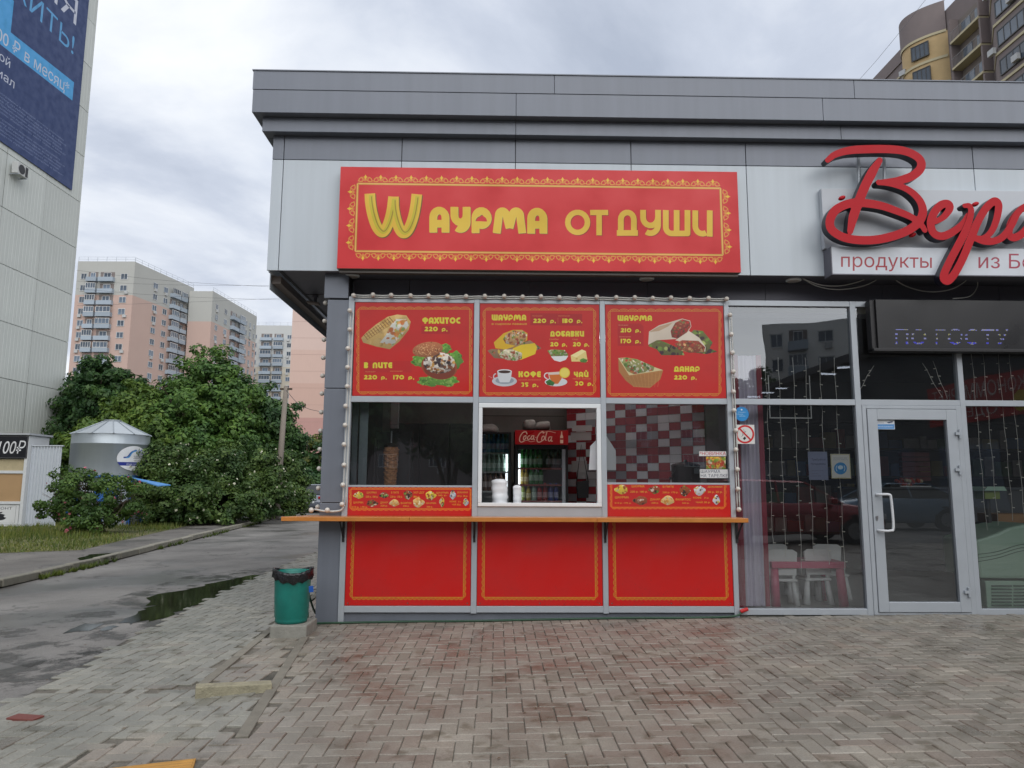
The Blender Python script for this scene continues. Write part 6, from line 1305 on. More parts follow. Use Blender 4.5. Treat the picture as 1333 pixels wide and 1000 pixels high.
for k in range(nS):
    a0, a1 = 2*math.pi*k/nS, 2*math.pi*(k+1)/nS; r1, r2 = TR+.05, .28
    MB().add([(TX+r1*math.cos(a0), TY+r1*math.sin(a0), z_e0-.01), (TX+r1*math.cos(a1), TY+r1*math.sin(a1), z_e0-.01), (TX+r2*math.cos(a1), TY+r2*math.sin(a1), z_t0-.06), (TX+r2*math.cos(a0), TY+r2*math.sin(a0), z_t0-.06)], [(0,1,2,3)]).build('roof_segment', M('galv_roof', (.45, .49, .52), .45, .3, .08), t)
    rf.cyl((TX+r1*math.cos(a0), TY+r1*math.sin(a0), z_e0), (TX+r2*math.cos(a0), TY+r2*math.sin(a0), z_t0-.05), .016, n=5)
rf.build('roof_seams', galv, t); MB().lathe([(.28, z_t0-.08), (.28, z_t0), (.0, z_t0+.02)], (TX, TY, 0), 20).build('roof_cap', galv, t)
for k in range(8):
    a_ = 2*math.pi*k/8+.35; x_, y_ = TX+TR*.93*math.cos(a_), TY+TR*.93*math.sin(a_); MB().box(x_-.05, x_+.05, y_-.05, y_+.05, zg_, z_b0).build('frame_post', blue, t)
MB().lathe([(TR*.88, zg_), (TR*.88, z_b0)], (TX, TY, 0), 16).build('lower_wall', M('tank_panel', (.55, .60, .66), .5, 0, .2, 1.5), t)
MB().lathe([(TR+.01, z_b0-.06), (TR+.01, z_b0+.01)], (TX, TY, 0), 32).build('base_ring', blue, t)
p = [PY(170, 621, 16.45), PY(222, 631, 15.6), PY(205, 632, 15.2), PY(178, 624, 15.7)]; MB().add([tuple(q_) for q_ in p]+[(q_[0], q_[1], q_[2]-.03) for q_ in p], [(0,1,2,3),(7,6,5,4),(4,5,1,0),(5,6,2,1),(6,7,3,2),(7,4,0,3)]).build('awning', M('awning_blue', (.09, .28, .62), .5), t)
MB().box(TX+.2, TX+.9, TY-TR-.02, TY-TR+.2, zg_+.9, zg_+1.5).build('vending_hatch', blue, t)
co = Canvas(600, 420, (225, 228, 232), lambda x, y: (x, y)); co.poly([(0, 275), (600, 275), (600, 335), (0, 335)], (35, 50, 140)); co.text('вода питьевая', 170, 290, 500, 320, (225, 228, 232))
for k, cc in ((0, (30, 60, 140)), (45, (70, 140, 200))): co.stroke(smooth_pts([(110+k, 200), (180+k*.6, 185), (240+k*.4, 110), (330+k*.4, 70)]), 24, cc)
co.text('КЛЮЧ', 380, 60, 580, 140, (30, 70, 180)); co.text('ЗДОРОВЬЯ', 290, 165, 580, 215, (60, 65, 80)); co.text('чистая вода', 300, 235, 520, 258, (70, 75, 90))
mb = MB(); aC = math.radians(-27); n = 36; P2 = [(.5+.5*math.cos(s_), .5+.5*math.sin(s_)) for s_ in np.linspace(0, 2*math.pi, n+1)[:-1]]; hw = .56; hz = .42; zc_ = float(PY(174, 596, 16.6)[2])
uvs = []
for ring in (0, .35, .7, 1.0):
    for (u_, v_) in P2: du, dv = (u_-.5)*ring, (v_-.5)*ring; a_ = aC+du*2*hw/TR; mb.v.append((TX+(TR+.018)*math.cos(a_), TY+(TR+.018)*math.sin(a_), zc_+dv*2*hz)); uvs.append((.5+du, .5+dv))
for r in range(3):
    for k in range(n): mb.f.append((r*n+k, r*n+(k+1) % n, (r+1)*n+(k+1) % n, (r+1)*n+k)[::-1]); mb.mi.append(0)
o = mb.build('oval_sign', co.material('tank_sign_print', .4), t); uv = o.data.uv_layers.new(name='UVMap')
for pl in o.data.polygons:
    for li in pl.loop_indices: uv.data[li].uv = uvs[o.data.loops[li].vertex_index]

# ================================================================== APARTMENT TOWERS
wm_cache = {}
def win_mesh(w, h, kind='win'):
    k = (round(w, 2), round(h, 2), kind)
    if k in wm_cache: return wm_cache[k]
    fw = M('far_frame', (.55, .56, .56), .6, 0, .2, obj_rand=.25) if kind != 'dark' else M('far_frame_dark', (.06, .06, .06), .5)
    mb = MB().box(-w/2, w/2, -.02, .10, -h/2, h/2, 1); f = .09
    mb.box(-w/2-.02, w/2+.02, -.06, -.02, h/2-f, h/2+.02).box(-w/2-.02, w/2+.02, -.08, -.02, -h/2-.02, -h/2+f).box(-w/2-.02, -w/2+f, -.06, -.02, -h/2, h/2).box(w/2-f, w/2+.02, -.06, -.02, -h/2, h/2)
    m_ = 1 if w < 1.9 else 3
    for i in range(m_): x = -w/2+w*(i+1)/(m_+1); mb.box(x-.04, x+.04, -.055, -.02, -h/2, h/2)
    o = mb.build('window', [fw, FARGLASS]); me = o.data; bpy.data.objects.remove(o); wm_cache[k] = me; return me
def box_mesh(key, x0, x1, y0, y1, z0, z1, m):
    if key in wm_cache: return wm_cache[key]
    o = MB().box(x0, x1, y0, y1, z0, z1).build('part', m); me = o.data; bpy.data.objects.remove(o); wm_cache[key] = me; return me
acw = M('ac_far', (.45, .46, .46), .5, 0, .2); balm = M('balcony_blue', (.33, .39, .45), .6, 0, .08, obj_rand=.12); recm = M('recess', (.20, .17, .16), .8)
def face(par, A, Bp, H_, fl, cols, z_top_off, nfl, zmin=8, cut=8.2, up=None, low=None, skip_ac=.55):
    """wall face from A to Bp (outside on the right-hand side seen walking A->B reversed); cols: (kind, f0, f1)"""
    A = Vector(A); Bp = Vector(Bp); u = (Bp-A).normalized(); L_ = (Bp-A).length; nrm = Vector((u.y, -u.x)); ang = math.atan2(u.y, u.x); O = Vector(ORG[par.name])
    def quad(f0, f1, z0, z1, m, d=0.0, nm='wall'):
        p, q_ = A+u*L_*f0+nrm*d, A+u*L_*f1+nrm*d; MB().add([(*p, z0), (*q_, z0), (*q_, z1), (*p, z1), (*(p-nrm*.3), z0), (*(q_-nrm*.3), z0), (*(q_-nrm*.3), z1), (*(p-nrm*.3), z1)], [(0,1,2,3),(7,6,5,4),(0,4,5,1),(1,5,6,2),(2,6,7,3),(3,7,4,0)]).build(nm, m, par)
    quad(0, 1, H_-cut, H_, up); quad(0, 1, 0, H_-cut-.001, low)
    for k in range(nfl):
        zc = H_-z_top_off-k*fl
        if zc < zmin: break
        for ci, (kind, f0, f1) in enumerate(cols):
            c = A+u*L_*(f0+f1)/2; w = L_*(f1-f0)
            if kind == 'w':
                inst(win_mesh(w, 1.45), 'window', par, (c.x-O.x+nrm.x*.02, c.y-O.y+nrm.y*.02, zc-O.z), (0, 0, ang))
                if random.random() > skip_ac: inst(box_mesh('ac', -.4, .4, -.4, -.05, -.3, .3, acw), 'air_conditioner_box', par, (c.x-O.x+u.x*random.choice((-.2, .5))*w, c.y-O.y, zc-1.15), (0, 0, ang))
            else:
                glz = random.random() < (.55 if kind == 'b' else .3)
                o = inst(box_mesh(('bal', round(w, 1)), -w/2, w/2, -1.0, .0, -1.35, -.35, balm), 'balcony', par, (c.x-O.x, c.y-O.y, zc-O.z+(.0)), (0, 0, ang))
                if glz: inst(win_mesh(w*.97, 1.35), 'balcony_glazing', par, (c.x-O.x+nrm.x*.93, c.y-O.y+nrm.y*.93, zc-O.z+.38), (0, 0, ang))
                else:
                    inst(box_mesh(('rec', round(w, 1)), -w/2+.1, w/2-.1, -.06, .0, -.35, 1.05, recm), 'loggia_recess', par, (c.x-O.x, c.y-O.y, zc-O.z), (0, 0, ang)); inst(win_mesh(w*.5, 1.2), 'window', par, (c.x-O.x+nrm.x*.09, c.y-O.y+nrm.y*.09, zc-O.z+.3), (0, 0, ang))
sal = M('render_salmon', (.50, .365, .315), .85, 0, .06, .15, streak=.03); gru = M('render_grey', (.42, .425, .40), .85, 0, .08, .15, streak=.05); crm = M('render_cream', (.50, .46, .38), .85, 0, .06, .15); roofm = M('roof_dark', (.08, .08, .08), .9)
def rails(par, A, Bp, H_):
    A = Vector(A); Bp = Vector(Bp); n = int((Bp-A).length/2.2); O = ORG[par.name]; mb = MB(); d = (Bp-A)
    for k in range(n+1): p = A+d*k/n; mb.box(p.x-.03, p.x+.03, p.y-.03, p.y+.03, H_, H_+1.1)
    for z in (.55, 1.1): mb.cyl((*A, H_+z), (*Bp, H_+z), .03, n=4)
    mb.build('roof_railing', silver, par)
t1 = T('apartment_tower', 'nearest salmon and grey apartment tower with pale blue balconies, left of the others', 'apartment block', (-86.3, 162, 0), 'apartment towers behind the trees')
face(t1, (-99.9, 162.3), (-86.3, 162), 53.3, 2.83, [('w', .075, .18), ('b', .20, .38), ('b', .41, .67), ('w', .77, .89)], 3.7, 17, up=gru, low=sal)
face(t1, (-86.28, 162.02), (-82.0, 185.6), 53.25, 2.83, [('w', .30, .37), ('w', .47, .54), ('b', .58, .71), ('b', .73, .84), ('w', .89, .94)], 3.7, 17, up=gru, low=sal)
MB().add([(-99.8, 162.6, 53), (-86.5, 162.3, 53), (-82.3, 185.5, 53), (-98, 188, 53)], [(0,1,2,3)]).build('roof', roofm, t1); rails(t1, (-99.8, 162.4), (-86.4, 162.1), 53.3); rails(t1, (-86.3, 162.2), (-82.1, 185.4), 53.2)
t2 = T('apartment_tower', 'second salmon and grey apartment tower, directly right of the nearest one', 'apartment block', (-75.5, 182, 0), 'apartment towers behind the trees')
face(t2, (-81.6, 182), (-75.5, 182), 51.5, 2.83, [], 3.7, 16, up=gru, low=sal); face(t2, (-75.48, 182.02), (-73.6, 212), 51.6, 2.83, [('w', .07, .12), ('w', .25, .31), ('b', .38, .52), ('b', .54, .66), ('w', .72, .77), ('w', .82, .86), ('w', .92, .96)], 3.7, 16, up=gru, low=sal)
MB().add([(-81.5, 182.3, 51.3), (-75.7, 182.3, 51.3), (-73.8, 211.9, 51.3), (-81.5, 212, 51.3)], [(0,1,2,3)]).build('roof', roofm, t2); rails(t2, (-75.5, 182.2), (-73.7, 211.8), 51.5)
t3 = T('apartment_tower', 'farthest pale cream apartment tower facing the road end', 'apartment block', (-74, 232, 0), 'apartment towers behind the trees')
face(t3, (-82, 232), (-67.6, 232), 53.2, 2.83, [('w', .05, .15), ('b', .24, .50), ('b', .54, .76), ('w', .84, .94)], 3.9, 17, up=M('render_palegrey', (.50, .51, .50), .85, 0, .05, .15), low=crm, cut=14)
MB().box(-82, -67.6, 232.3, 245, 0, 53).build('core', crm, t3); rails(t3, (-82, 232.2), (-67.6, 232.2), 53.2)
t4 = T('apartment_tower', 'windowless pink end wall of the tower just left of the shop column', 'apartment block', (-30, 112, 0), 'apartment towers behind the trees')
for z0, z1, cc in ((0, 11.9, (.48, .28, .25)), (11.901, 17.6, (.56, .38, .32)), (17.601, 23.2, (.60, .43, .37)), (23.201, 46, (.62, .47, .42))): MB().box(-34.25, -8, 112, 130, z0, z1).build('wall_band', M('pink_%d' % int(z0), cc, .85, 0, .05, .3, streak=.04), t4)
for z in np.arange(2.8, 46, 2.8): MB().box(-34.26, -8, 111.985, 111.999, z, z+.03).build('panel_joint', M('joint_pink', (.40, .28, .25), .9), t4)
# hidden left base walls
MB().box(-99.5, -87, 163, 184, 0, 52.9).build('core', gru, t1); MB().box(-81.4, -76, 182.5, 211, 0, 51.2).build('core', gru, t2)

# right: brown and yellow brick tower with a curved bay
brn = M('brick_brown', (.215, .178, .172), .85, 0, .10, 1.5, .2); yel = M('brick_yellow', (.54, .39, .20), .85, 0, .12, 1.5, .2); bnd = M('band_cream', (.52, .46, .30), .8, 0, .06)
rt_ = T('brick_tower', 'brown and yellow brick apartment tower with a curved bay behind the roof on the right', 'apartment block', (49.8, 65, 0)); XT = 49.8; FH = 3.0
MB().box(XT, XT+16, 45, 110, 0, 54.0).build('core', brn, rt_); MB().box(XT-.15, XT, 74.2, 110, 53.2, 54.9).build('parapet', brn, rt_)
arcp = [(XT, 73.6)]+[(XT-2.7*math.sin(math.pi*k/16)**.8, 73.4-7.2*k/16) for k in range(1, 16)]+[(XT, 66.1)]
def wallstrip(P, z0, z1, m, nm, d=0.0):
    mb = MB()
    for (x, y) in P: mb.v += [(x-d, y, z0), (x-d, y, z1)]
    for k in range(len(P)-1): mb.f.append((2*k, 2*k+1, 2*k+3, 2*k+2)); mb.mi.append(0)
    b_ = len(mb.v); mb.v += [(x, y, z1) for x, y in P]; mb.f.append(tuple(range(b_, b_+len(P)))); mb.mi.append(0); return mb.build(nm, m, rt_, smooth=True)
wallstrip(arcp, 20, 51.6, yel, 'curved_bay'); wallstrip(arcp, 51.601, 55.2, brn, 'bay_parapet', .12)
for k in range(10): wallstrip([(x, y) for x, y in arcp], 51.45-k*FH, 51.75-k*FH, bnd, 'floor_band', .14)
wallstrip([(XT-.01, 110), (XT-.01, 73.7)], 51.5, 51.75, bnd, 'floor_band', .1)
for k in range(8):
    z = 50.1-k*FH
    for (px, py, w) in ((1202, 57, 1.9),):
        i_ = 12; x, y = arcp[i_]; nx_, ny_ = arcp[i_+1][0]-arcp[i_-1][0], arcp[i_+1][1]-arcp[i_-1][1]; an = math.atan2(-ny_, -nx_)+math.pi
        inst(win_mesh(1.9, 1.7, 'dark'), 'window', rt_, (x-XT-.10, y-65-.1, z), (0, 0, math.atan2(ny_, nx_))); 
    for y_, w_ in ((65.1, 1.3), (76.5, 3.6), (84, 3.0)): inst(win_mesh(w_, 1.7, 'dark'), 'window', rt_, (-.06, y_-65, z), (0, 0, -math.pi/2))
    inst(box_mesh('ac', -.4, .4, -.4, -.05, -.3, .3, acw), 'air_conditioner_box', rt_, (arcp[11][0]-XT-.3, arcp[8][1]-65+.6, z-1.2), (0, 0, -1.2)) if k < 2 else None
    # loggias
    MB().box(XT-1.1, XT, 59.6, 64.2, z-1.55, z-1.30).build('loggia_slab', bnd, rt_); MB().box(XT-.05, XT-.001, 59.7, 64.1, z-1.28, z+1.3).build('loggia_recess', M('loggia_shade', (.20, .17, .15), .9), rt_)
    for yy_ in (59.5, 64.2): MB().box(XT-1.0, XT, yy_, yy_+.25, z-1.29, z+1.44).build('loggia_wall', brn, rt_)
    r_ = MB(); r_.cyl((XT-1.05, 59.8, z-.25), (XT-1.05, 64.2, z-.25), .025, n=4)
    for q_ in np.arange(59.9, 64.2, .22): r_.cyl((XT-1.05, q_, z-1.3), (XT-1.05, q_, z-.25), .012, n=4)
    r_.build('loggia_railing', M('rail_far', (.3, .3, .3), .6), rt_)
    MB().box(XT-.12, XT-.05, 60.5, 61.4, z-1.28, z+.6).box(XT-.12, XT-.05, 62.2, 63.6, z-.6, z+.6).build('loggia_window', FARGLASS, rt_)
    # angled bay at the right
    P = [(XT, 59.4), (XT-1.6, 56.8), (XT-1.6, 47), (XT, 45)]
    MB().prism([(P[0][0], P[0][1]), (P[1][0], P[1][1]), (P[2][0], P[2][1]), (P[3][0], P[3][1])], 'z', z-1.28, z+1.44).build('angled_bay', brn, rt_); MB().prism([(XT, 59.5), (XT-1.72, 56.8), (XT-1.72, 46.9), (XT, 44.9)], 'z', z-1.55, z-1.285).build('floor_band', bnd, rt_)
    inst(win_mesh(3.6, 1.6, 'dark'), 'window', rt_, (-1.66, 54.6-65, z), (0, 0, -math.pi/2)); inst(win_mesh(2.6, 1.6, 'dark'), 'window', rt_, (-1.66, 49.6-65, z), (0, 0, -math.pi/2))
    inst(box_mesh('ac', -.4, .4, -.4, -.05, -.3, .3, acw), 'air_conditioner_box', rt_, (-1.7, 57.0-65-(k % 2)*3, z-1.0+.6*(k % 2)), (0, 0, -math.pi/2))

# ================================================================== TREES AND PLANTS
def leafmat(name, c1, c2):
    m = bpy.data.materials.new(name); m.use_nodes = True; t = m.node_tree; t.nodes.clear(); n = t.nodes.new; l = t.links.new
    o = n('ShaderNodeOutputMaterial'); g = n('ShaderNodeNewGeometry'); c = ramp(g.outputs['Random Per Island'], [(0, c1), (.55, tuple((a+b)/2 for a, b in zip(c1, c2))), (1, c2)], n, l)
    ns = n('ShaderNodeTexNoise'); ns.inputs['Scale'].default_value = .9; ns.inputs['Detail'].default_value = 3; l(g.outputs['Position'], ns.inputs['Vector']); mq = n('ShaderNodeMix'); mq.data_type = 'RGBA'; mq.blend_type = 'MULTIPLY'; mq.inputs[0].default_value = 1; l(c, mq.inputs[6]); l(ramp(ns.outputs['Fac'], [(.35, (.62, .72, .75)), (.65, (1.35, 1.25, 1.0))], n, l), mq.inputs[7]); c = mq.outputs[2]
    b = n('ShaderNodeBsdfPrincipled'); b.inputs['Roughness'].default_value = .5; b.inputs['Specular IOR Level'].default_value = .35; l(c, b.inputs['Base Color']); tr = n('ShaderNodeBsdfTranslucent'); l(c, tr.inputs[0]); mx_ = n('ShaderNodeMixShader'); mx_.inputs[0].default_value = .25; l(b.outputs[0], mx_.inputs[1]); l(tr.outputs[0], mx_.inputs[2]); l(mx_.outputs[0], o.inputs[0]); return m
bark = M('bark', (.09, .07, .05), .9, 0, .3, 8, .8)
def leaves_mesh(name, centers, dirs, size, m, parent, asp=.55, fold=.18):
    n = len(centers); rg = RNG; d = dirs+rg.normal(0, .55, (n, 3)); d /= np.linalg.norm(d, axis=1)[:, None]; ref = rg.normal(0, 1, (n, 3)); a = np.cross(d, ref); a /= np.linalg.norm(a, axis=1)[:, None]; b = np.cross(d, a); s = (size*rg.uniform(.45, 1.45, n))[:, None]
    V = np.empty((n, 4, 3)); V[:, 0] = centers-a*s; V[:, 1] = centers+b*s*asp+d*s*fold; V[:, 2] = centers+a*s; V[:, 3] = centers-b*s*asp+d*s*fold
    me = bpy.data.meshes.new(name); me.vertices.add(n*4); me.vertices.foreach_set('co', (V.reshape(-1, 3)-np.array(ORG[parent.name])).ravel()); me.loops.add(n*4); me.loops.foreach_set('vertex_index', np.arange(n*4)); me.polygons.add(n); me.polygons.foreach_set('loop_start', np.arange(n)*4); me.polygons.foreach_set('loop_total', np.full(n, 4)); me.materials.append(m); me.update(); me.validate()
    o = bpy.data.objects.new(name, me); COL.objects.link(o); o.parent = parent; return o
def crown_points(ells, n, clump=.5, seed=0):
    rg = np.random.default_rng(seed); vol = np.array([e[3]*e[4]*e[5] for e in ells])**.67; vol /= vol.sum(); P = []; D = []
    for e, f in zip(ells, vol):
        nc = max(6, int(f*n/110)); dv = rg.normal(0, 1, (nc, 3)); dv /= np.linalg.norm(dv, axis=1)[:, None]; rad = np.where(rg.random(nc) < .16, rg.uniform(1.05, 1.32, nc), rg.uniform(.5, 1.05, nc))[:, None]; cc = np.array(e[:3])+dv*rad*np.array(e[3:6])
        for c, d_ in zip(cc, dv):
            m = int(rg.uniform(60, 160)); q = rg.normal(0, 1, (m, 3)); q /= np.linalg.norm(q, axis=1)[:, None]; r = rg.uniform(.4, 1, m)[:, None]**.6; cr = clump*rg.uniform(.55, 1.3); pts = c+q*r*cr*np.array([1, 1, .7]); P.append(pts); D.append(q+d_*.6+np.array([0, 0, .5]))
    return np.concatenate(P), np.concatenate(D)
def plant(name, label, cat, base, ells, n, size, m, clump=.5, seed=0, group=None, trunk=.12, flowers=None, zmin=None, stems=1):
    base = tuple(map(float, base)); t = T(name, label, cat, base, group); P, D = crown_points(ells, n, clump, seed); zmin = base[2]+.05 if zmin is None else zmin; k = P[:, 2] > zmin; leaves_mesh('crown', P[k], D[k], size, m, t)
    rg = random.Random(seed+5); mb = MB(); top = np.array(base)
    for s in range(stems):
        for e in ells:
            c = np.array(e[:3]); mid = (np.array(base)+c)/2+np.array([rg.uniform(-.2, .2), rg.uniform(-.2, .2), 0]); b0 = np.array(base)+np.array([rg.uniform(-.1, .1)*stems, 0, -.1]); mb.tube(smooth_pts([b0, mid, c], 3), [trunk, trunk*.9, trunk*.8, trunk*.7, trunk*.55, trunk*.4, trunk*.25], 7)
            for _ in range(4):
                dv = np.array([rg.gauss(0, 1), rg.gauss(0, 1), rg.uniform(.1, 1)]); dv /= np.linalg.norm(dv); mb.tube([tuple(c*.6+mid*.4), tuple(c+dv*np.array(e[3:6])*.8)], [trunk*.35, trunk*.08], 5)
    mb.build('trunk' if trunk > .05 else 'stem', bark, t, smooth=True)
    if flowers:
        fm_, nf, fs = flowers; idx = RNG.choice(np.where(k)[0], nf, replace=False); c0 = np.mean([e[:3] for e in ells], axis=0); Q = P[idx]; out_ = Q-c0; out_ /= np.linalg.norm(out_, axis=1)[:, None]; Q = Q+out_*.12
        o = leaves_mesh('blossom', np.repeat(Q, 3, axis=0)+RNG.normal(0, fs*.3, (nf*3, 3)), np.repeat(out_, 3, axis=0), fs, fm_, t, asp=.9); o['kind'] = 'stuff'
    return t
def E(px, py, rx, ry, dep, dy=None):      # ellipsoid given by its place and size seen at a distance
    q = PY(px, py, dep-HD); k = dep/FPX; return (float(q[0]), float(q[1]), float(q[2]), rx*k, (dy or rx)*k, ry*k)
L_mid = leafmat('leaf_mid', (.045, .112, .024), (.140, .250, .062)); L_dark = leafmat('leaf_dark', (.028, .076, .024), (.078, .155, .048)); L_lt = leafmat('leaf_light', (.065, .13, .022), (.15, .23, .05)); L_hedge = leafmat('leaf_hedge', (.038, .085, .022), (.115, .185, .052)); L_rose = leafmat('leaf_rose', (.04, .095, .022), (.11, .19, .045)); L_will = leafmat('leaf_willow', (.10, .13, .03), (.20, .22, .06))
white_f = M('flower_white', (.60, .60, .46), .6); pink_f = M('flower_pink', (.45, .12, .16), .6)
def bs(px, dep): q = PY(px, 640, dep-HD); return (float(q[0]), float(q[1]), gz(float(q[0]))+.1)
plant('tree', 'dark tree at the far left behind the water tank', 'tree', bs(110, 40), [E(105, 575, 36, 50, 40), E(125, 530, 30, 38, 40), E(95, 520, 18, 28, 41)], 20000, .11, L_dark, .6, 1, 'trees beyond the footpath', .18)
plant('tree', 'sparse dark tree whose twigs rise against the nearest tower', 'tree', bs(150, 37), [E(122, 484, 16, 15, 37), E(150, 494, 16, 11, 37), E(178, 500, 14, 8, 37), E(130, 520, 30, 22, 37), E(165, 530, 30, 25, 37)], 13000, .12, L_dark, .45, 2, 'trees beyond the footpath', .12)
plant('tree', 'big rounded mid green tree in the centre of the tree group', 'tree', bs(265, 32), [E(275, 505, 45, 42, 32), E(240, 530, 50, 45, 31), E(300, 545, 45, 50, 31), E(230, 585, 70, 45, 30), E(285, 600, 50, 40, 30)], 52000, .088, L_mid, .45, 3, 'trees beyond the footpath', .2)
plant('tree', 'lighter green tree left of the big rounded one, above the tank roof', 'tree', bs(180, 30), [E(180, 540, 40, 34, 30), E(155, 560, 35, 35, 29.5), E(200, 590, 45, 45, 29)], 26000, .085, L_lt, .42, 4, 'trees beyond the footpath', .15)
plant('tree', 'dark green tree at the right end of the group, behind the pole', 'tree', bs(340, 33), [E(330, 535, 35, 36, 33), E(355, 560, 32, 40, 33), E(350, 600, 38, 45, 33), E(375, 585, 18, 32, 33)], 34000, .09, L_dark, .45, 5, 'trees beyond the footpath', .16)
plant('young_tree', 'small yellow green bushy tree directly behind the left of the tank', 'tree', bs(105, 28), [E(100, 590, 22, 28, 28), E(115, 565, 14, 14, 28)], 5000, .10, L_lt, .35, 6, None, .08)
hd = [('hedge_shrub', 'flowering shrub with white blossoms right beside the tank awning', [E(215, 610, 30, 35, 26), E(235, 650, 42, 40, 25.5), E(205, 655, 25, 35, 25)], 21), ('hedge_shrub', 'flowering shrub with white blossoms, second from the tank', [E(275, 620, 36, 38, 27), E(290, 655, 42, 34, 26.5)], 22), ('hedge_shrub', 'flowering shrub with white blossoms, third from the tank', [E(325, 615, 32, 36, 29), E(338, 648, 36, 30, 28.5)], 23), ('hedge_shrub', 'flowering shrub with white blossoms nearest the parked car', [E(372, 618, 24, 30, 32), E(380, 645, 22, 24, 32)], 24)]
for nm, lb, el, sd_ in hd: plant(nm, lb, 'shrub', (np.mean([e[0] for e in el]), np.mean([e[1] for e in el]), gz(-9)+.1), el, 22000, .062, L_hedge, .30, sd_, 'white flowering hedge shrubs', .04, flowers=(white_f, 120, .036), stems=3)
plant('rose_bush', 'wide rose bush with pink flowers in front of the water tank', 'rose bush', (float(PY(125, 690, 13.3)[0]), 13.3, gz(-12)+.12), [E(125, 650, 42, 34, 21.3), E(75, 648, 26, 18, 21.3), E(105, 625, 34, 18, 21.3), E(165, 650, 26, 30, 21.3), E(120, 672, 42, 20, 21.3), E(62, 665, 14, 12, 21.3)], 17000, .042, L_rose, .22, 31, None, .022, flowers=(pink_f, 60, .04), stems=4)
plant('willow_tree', 'pale yellow green willow beside the far end of the road', 'tree', bs(392, 47), [E(390, 585, 24, 30, 47), E(400, 610, 26, 22, 47)], 9000, .12, L_will, .4, 41, None, .12)
plant('roadside_shrub', 'dark shrub behind the parked grey car', 'shrub', bs(405, 43), [E(405, 628, 16, 20, 43), E(420, 600, 14, 32, 46)], 7000, .12, L_dark, .4, 42, None, .06)
far = bpy.data.objects.new('far_wood_base', None); bpy.data.objects.remove(far)
ORG['dummy'] = (0, 0, 0); _d0 = bpy.data.objects.new('dummy', None); COL.objects.link(_d0)
_P, _D = crown_points([(x, 84+4*math.sin(x), 1.6, 4.5, 3, 2.6+1.2*math.sin(x*.7)) for x in range(-26, 60, 5)], 16000, 1.0, 77)
_o = leaves_mesh('distant_wood', _P, _D, .32, L_dark, _d0); _o.parent = None; bpy.data.objects.remove(_d0); _o['kind'] = 'stuff'; tag(_o, 'dark belt of distant trees closing off the end of the road', 'wood')
# pole with wires
a, b = PY(372.5, 503, 22.5), PY(361.5, 640, 22.5); t = T('utility_pole', 'leaning grey concrete utility pole in front of the dark tree', 'pole', (float(b[0]), 22.5, gz(-9))); b2 = b+(b-a)*.25
MB().cyl(tuple(b2), tuple(a), .15, .09, n=12).build('pole_shaft', M('pole_concrete', (.22, .19, .16), .85, 0, .2), t, smooth=True); MB().box(a[0]-.25, a[0]+.25, 22.45, 22.55, a[2]-.15, a[2]-.08).build('crossarm', bark, t)
wr = M('overhead_wire', (.06, .06, .07), .6)
def wire(label, px, Y, r=.012): P = [tuple(PY(x, y, Y)) for x, y in px]; tag(MB().tube(smooth_pts(P, 4), r, 4).build('overhead_wire', wr, origin=P[0]), label, 'wire', 'overhead wires in the sky on the left')
wire('thin wire from the pole top towards the shop column', [(372, 508), (395, 530), (440, 540)], 22)
for k, (y0, y1, lb) in enumerate(((352, 377, 'topmost thin overhead wire crossing the sky above the towers'), (366, 372, 'second thin overhead wire above the towers'), (376, 392, 'third thin overhead wire, just over the tower roofs'), (398, 386, 'lowest thin overhead wire left of the shop roof'))): wire(lb, [(100, y0), (230, (y0+y1)/2+2), (420, y1)], 60+k*3, .012)
wire('faint overhead wire slanting across the sky above the brick tower', [(1080, 140), (1140, 80), (1260, -70)], 58, .02)

# grass on the verge
def pin(p, poly):
    x, y = p; ins = False; j = len(poly)-1
    for i in range(len(poly)):
        xi, yi = poly[i]; xj, yj = poly[j]
        if (yi > y) != (yj > y) and x < (xj-xi)*(y-yi)/(yj-yi)+xi: ins = not ins
        j = i
    return ins
gp = PATHO+[(-16, 60), (-22, 30), (-24, 6.2)]; n = 60000; X = RNG.uniform(-23, -8.5, n); Y = 6.8+(RNG.uniform(0, 1, n)**1.5)*28
gi = np.array([pin(p, gp) for p in zip(X, Y)]); X, Y = X[gi], Y[gi]; patch = np.sin(X*1.3+np.sin(Y*.9)*2)+np.sin(Y*1.1+X*.4); keep = (patch+RNG.normal(0, .8, len(X)) > -.9); X, Y, patch = X[keep], Y[keep], patch[keep]; n = len(X)
hgt = RNG.uniform(.04, .10, n)*(1+.5*(patch > .4)); hgt *= np.where(Y > 11, 1.5, 1); Zb = np.array([gz(x) for x in X])+.092; an = RNG.uniform(0, 6.28, n); w = .012; lean = RNG.normal(0, .035, (n, 2)); V = np.empty((n, 3, 3))
V[:, 0] = np.stack([X-w*np.cos(an), Y-w*np.sin(an), Zb], 1); V[:, 1] = np.stack([X+w*np.cos(an), Y+w*np.sin(an), Zb], 1); V[:, 2] = np.stack([X+lean[:, 0], Y+lean[:, 1], Zb+hgt], 1)
me = bpy.data.meshes.new('grass'); me.vertices.add(n*3); me.vertices.foreach_set('co', V.ravel()); me.loops.add(n*3); me.loops.foreach_set('vertex_index', np.arange(n*3)); me.polygons.add(n); me.polygons.foreach_set('loop_start', np.arange(n)*3); me.polygons.foreach_set('loop_total', np.full(n, 3)); me.materials.append(leafmat('grass_blade', (.07, .125, .022), (.22, .23, .07))); me.update()
o = bpy.data.objects.new('grass', me); COL.objects.link(o); o['kind'] = 'stuff'; tag(o, 'short patchy green grass on the verge beyond the footpath', 'grass')
mb = MB()
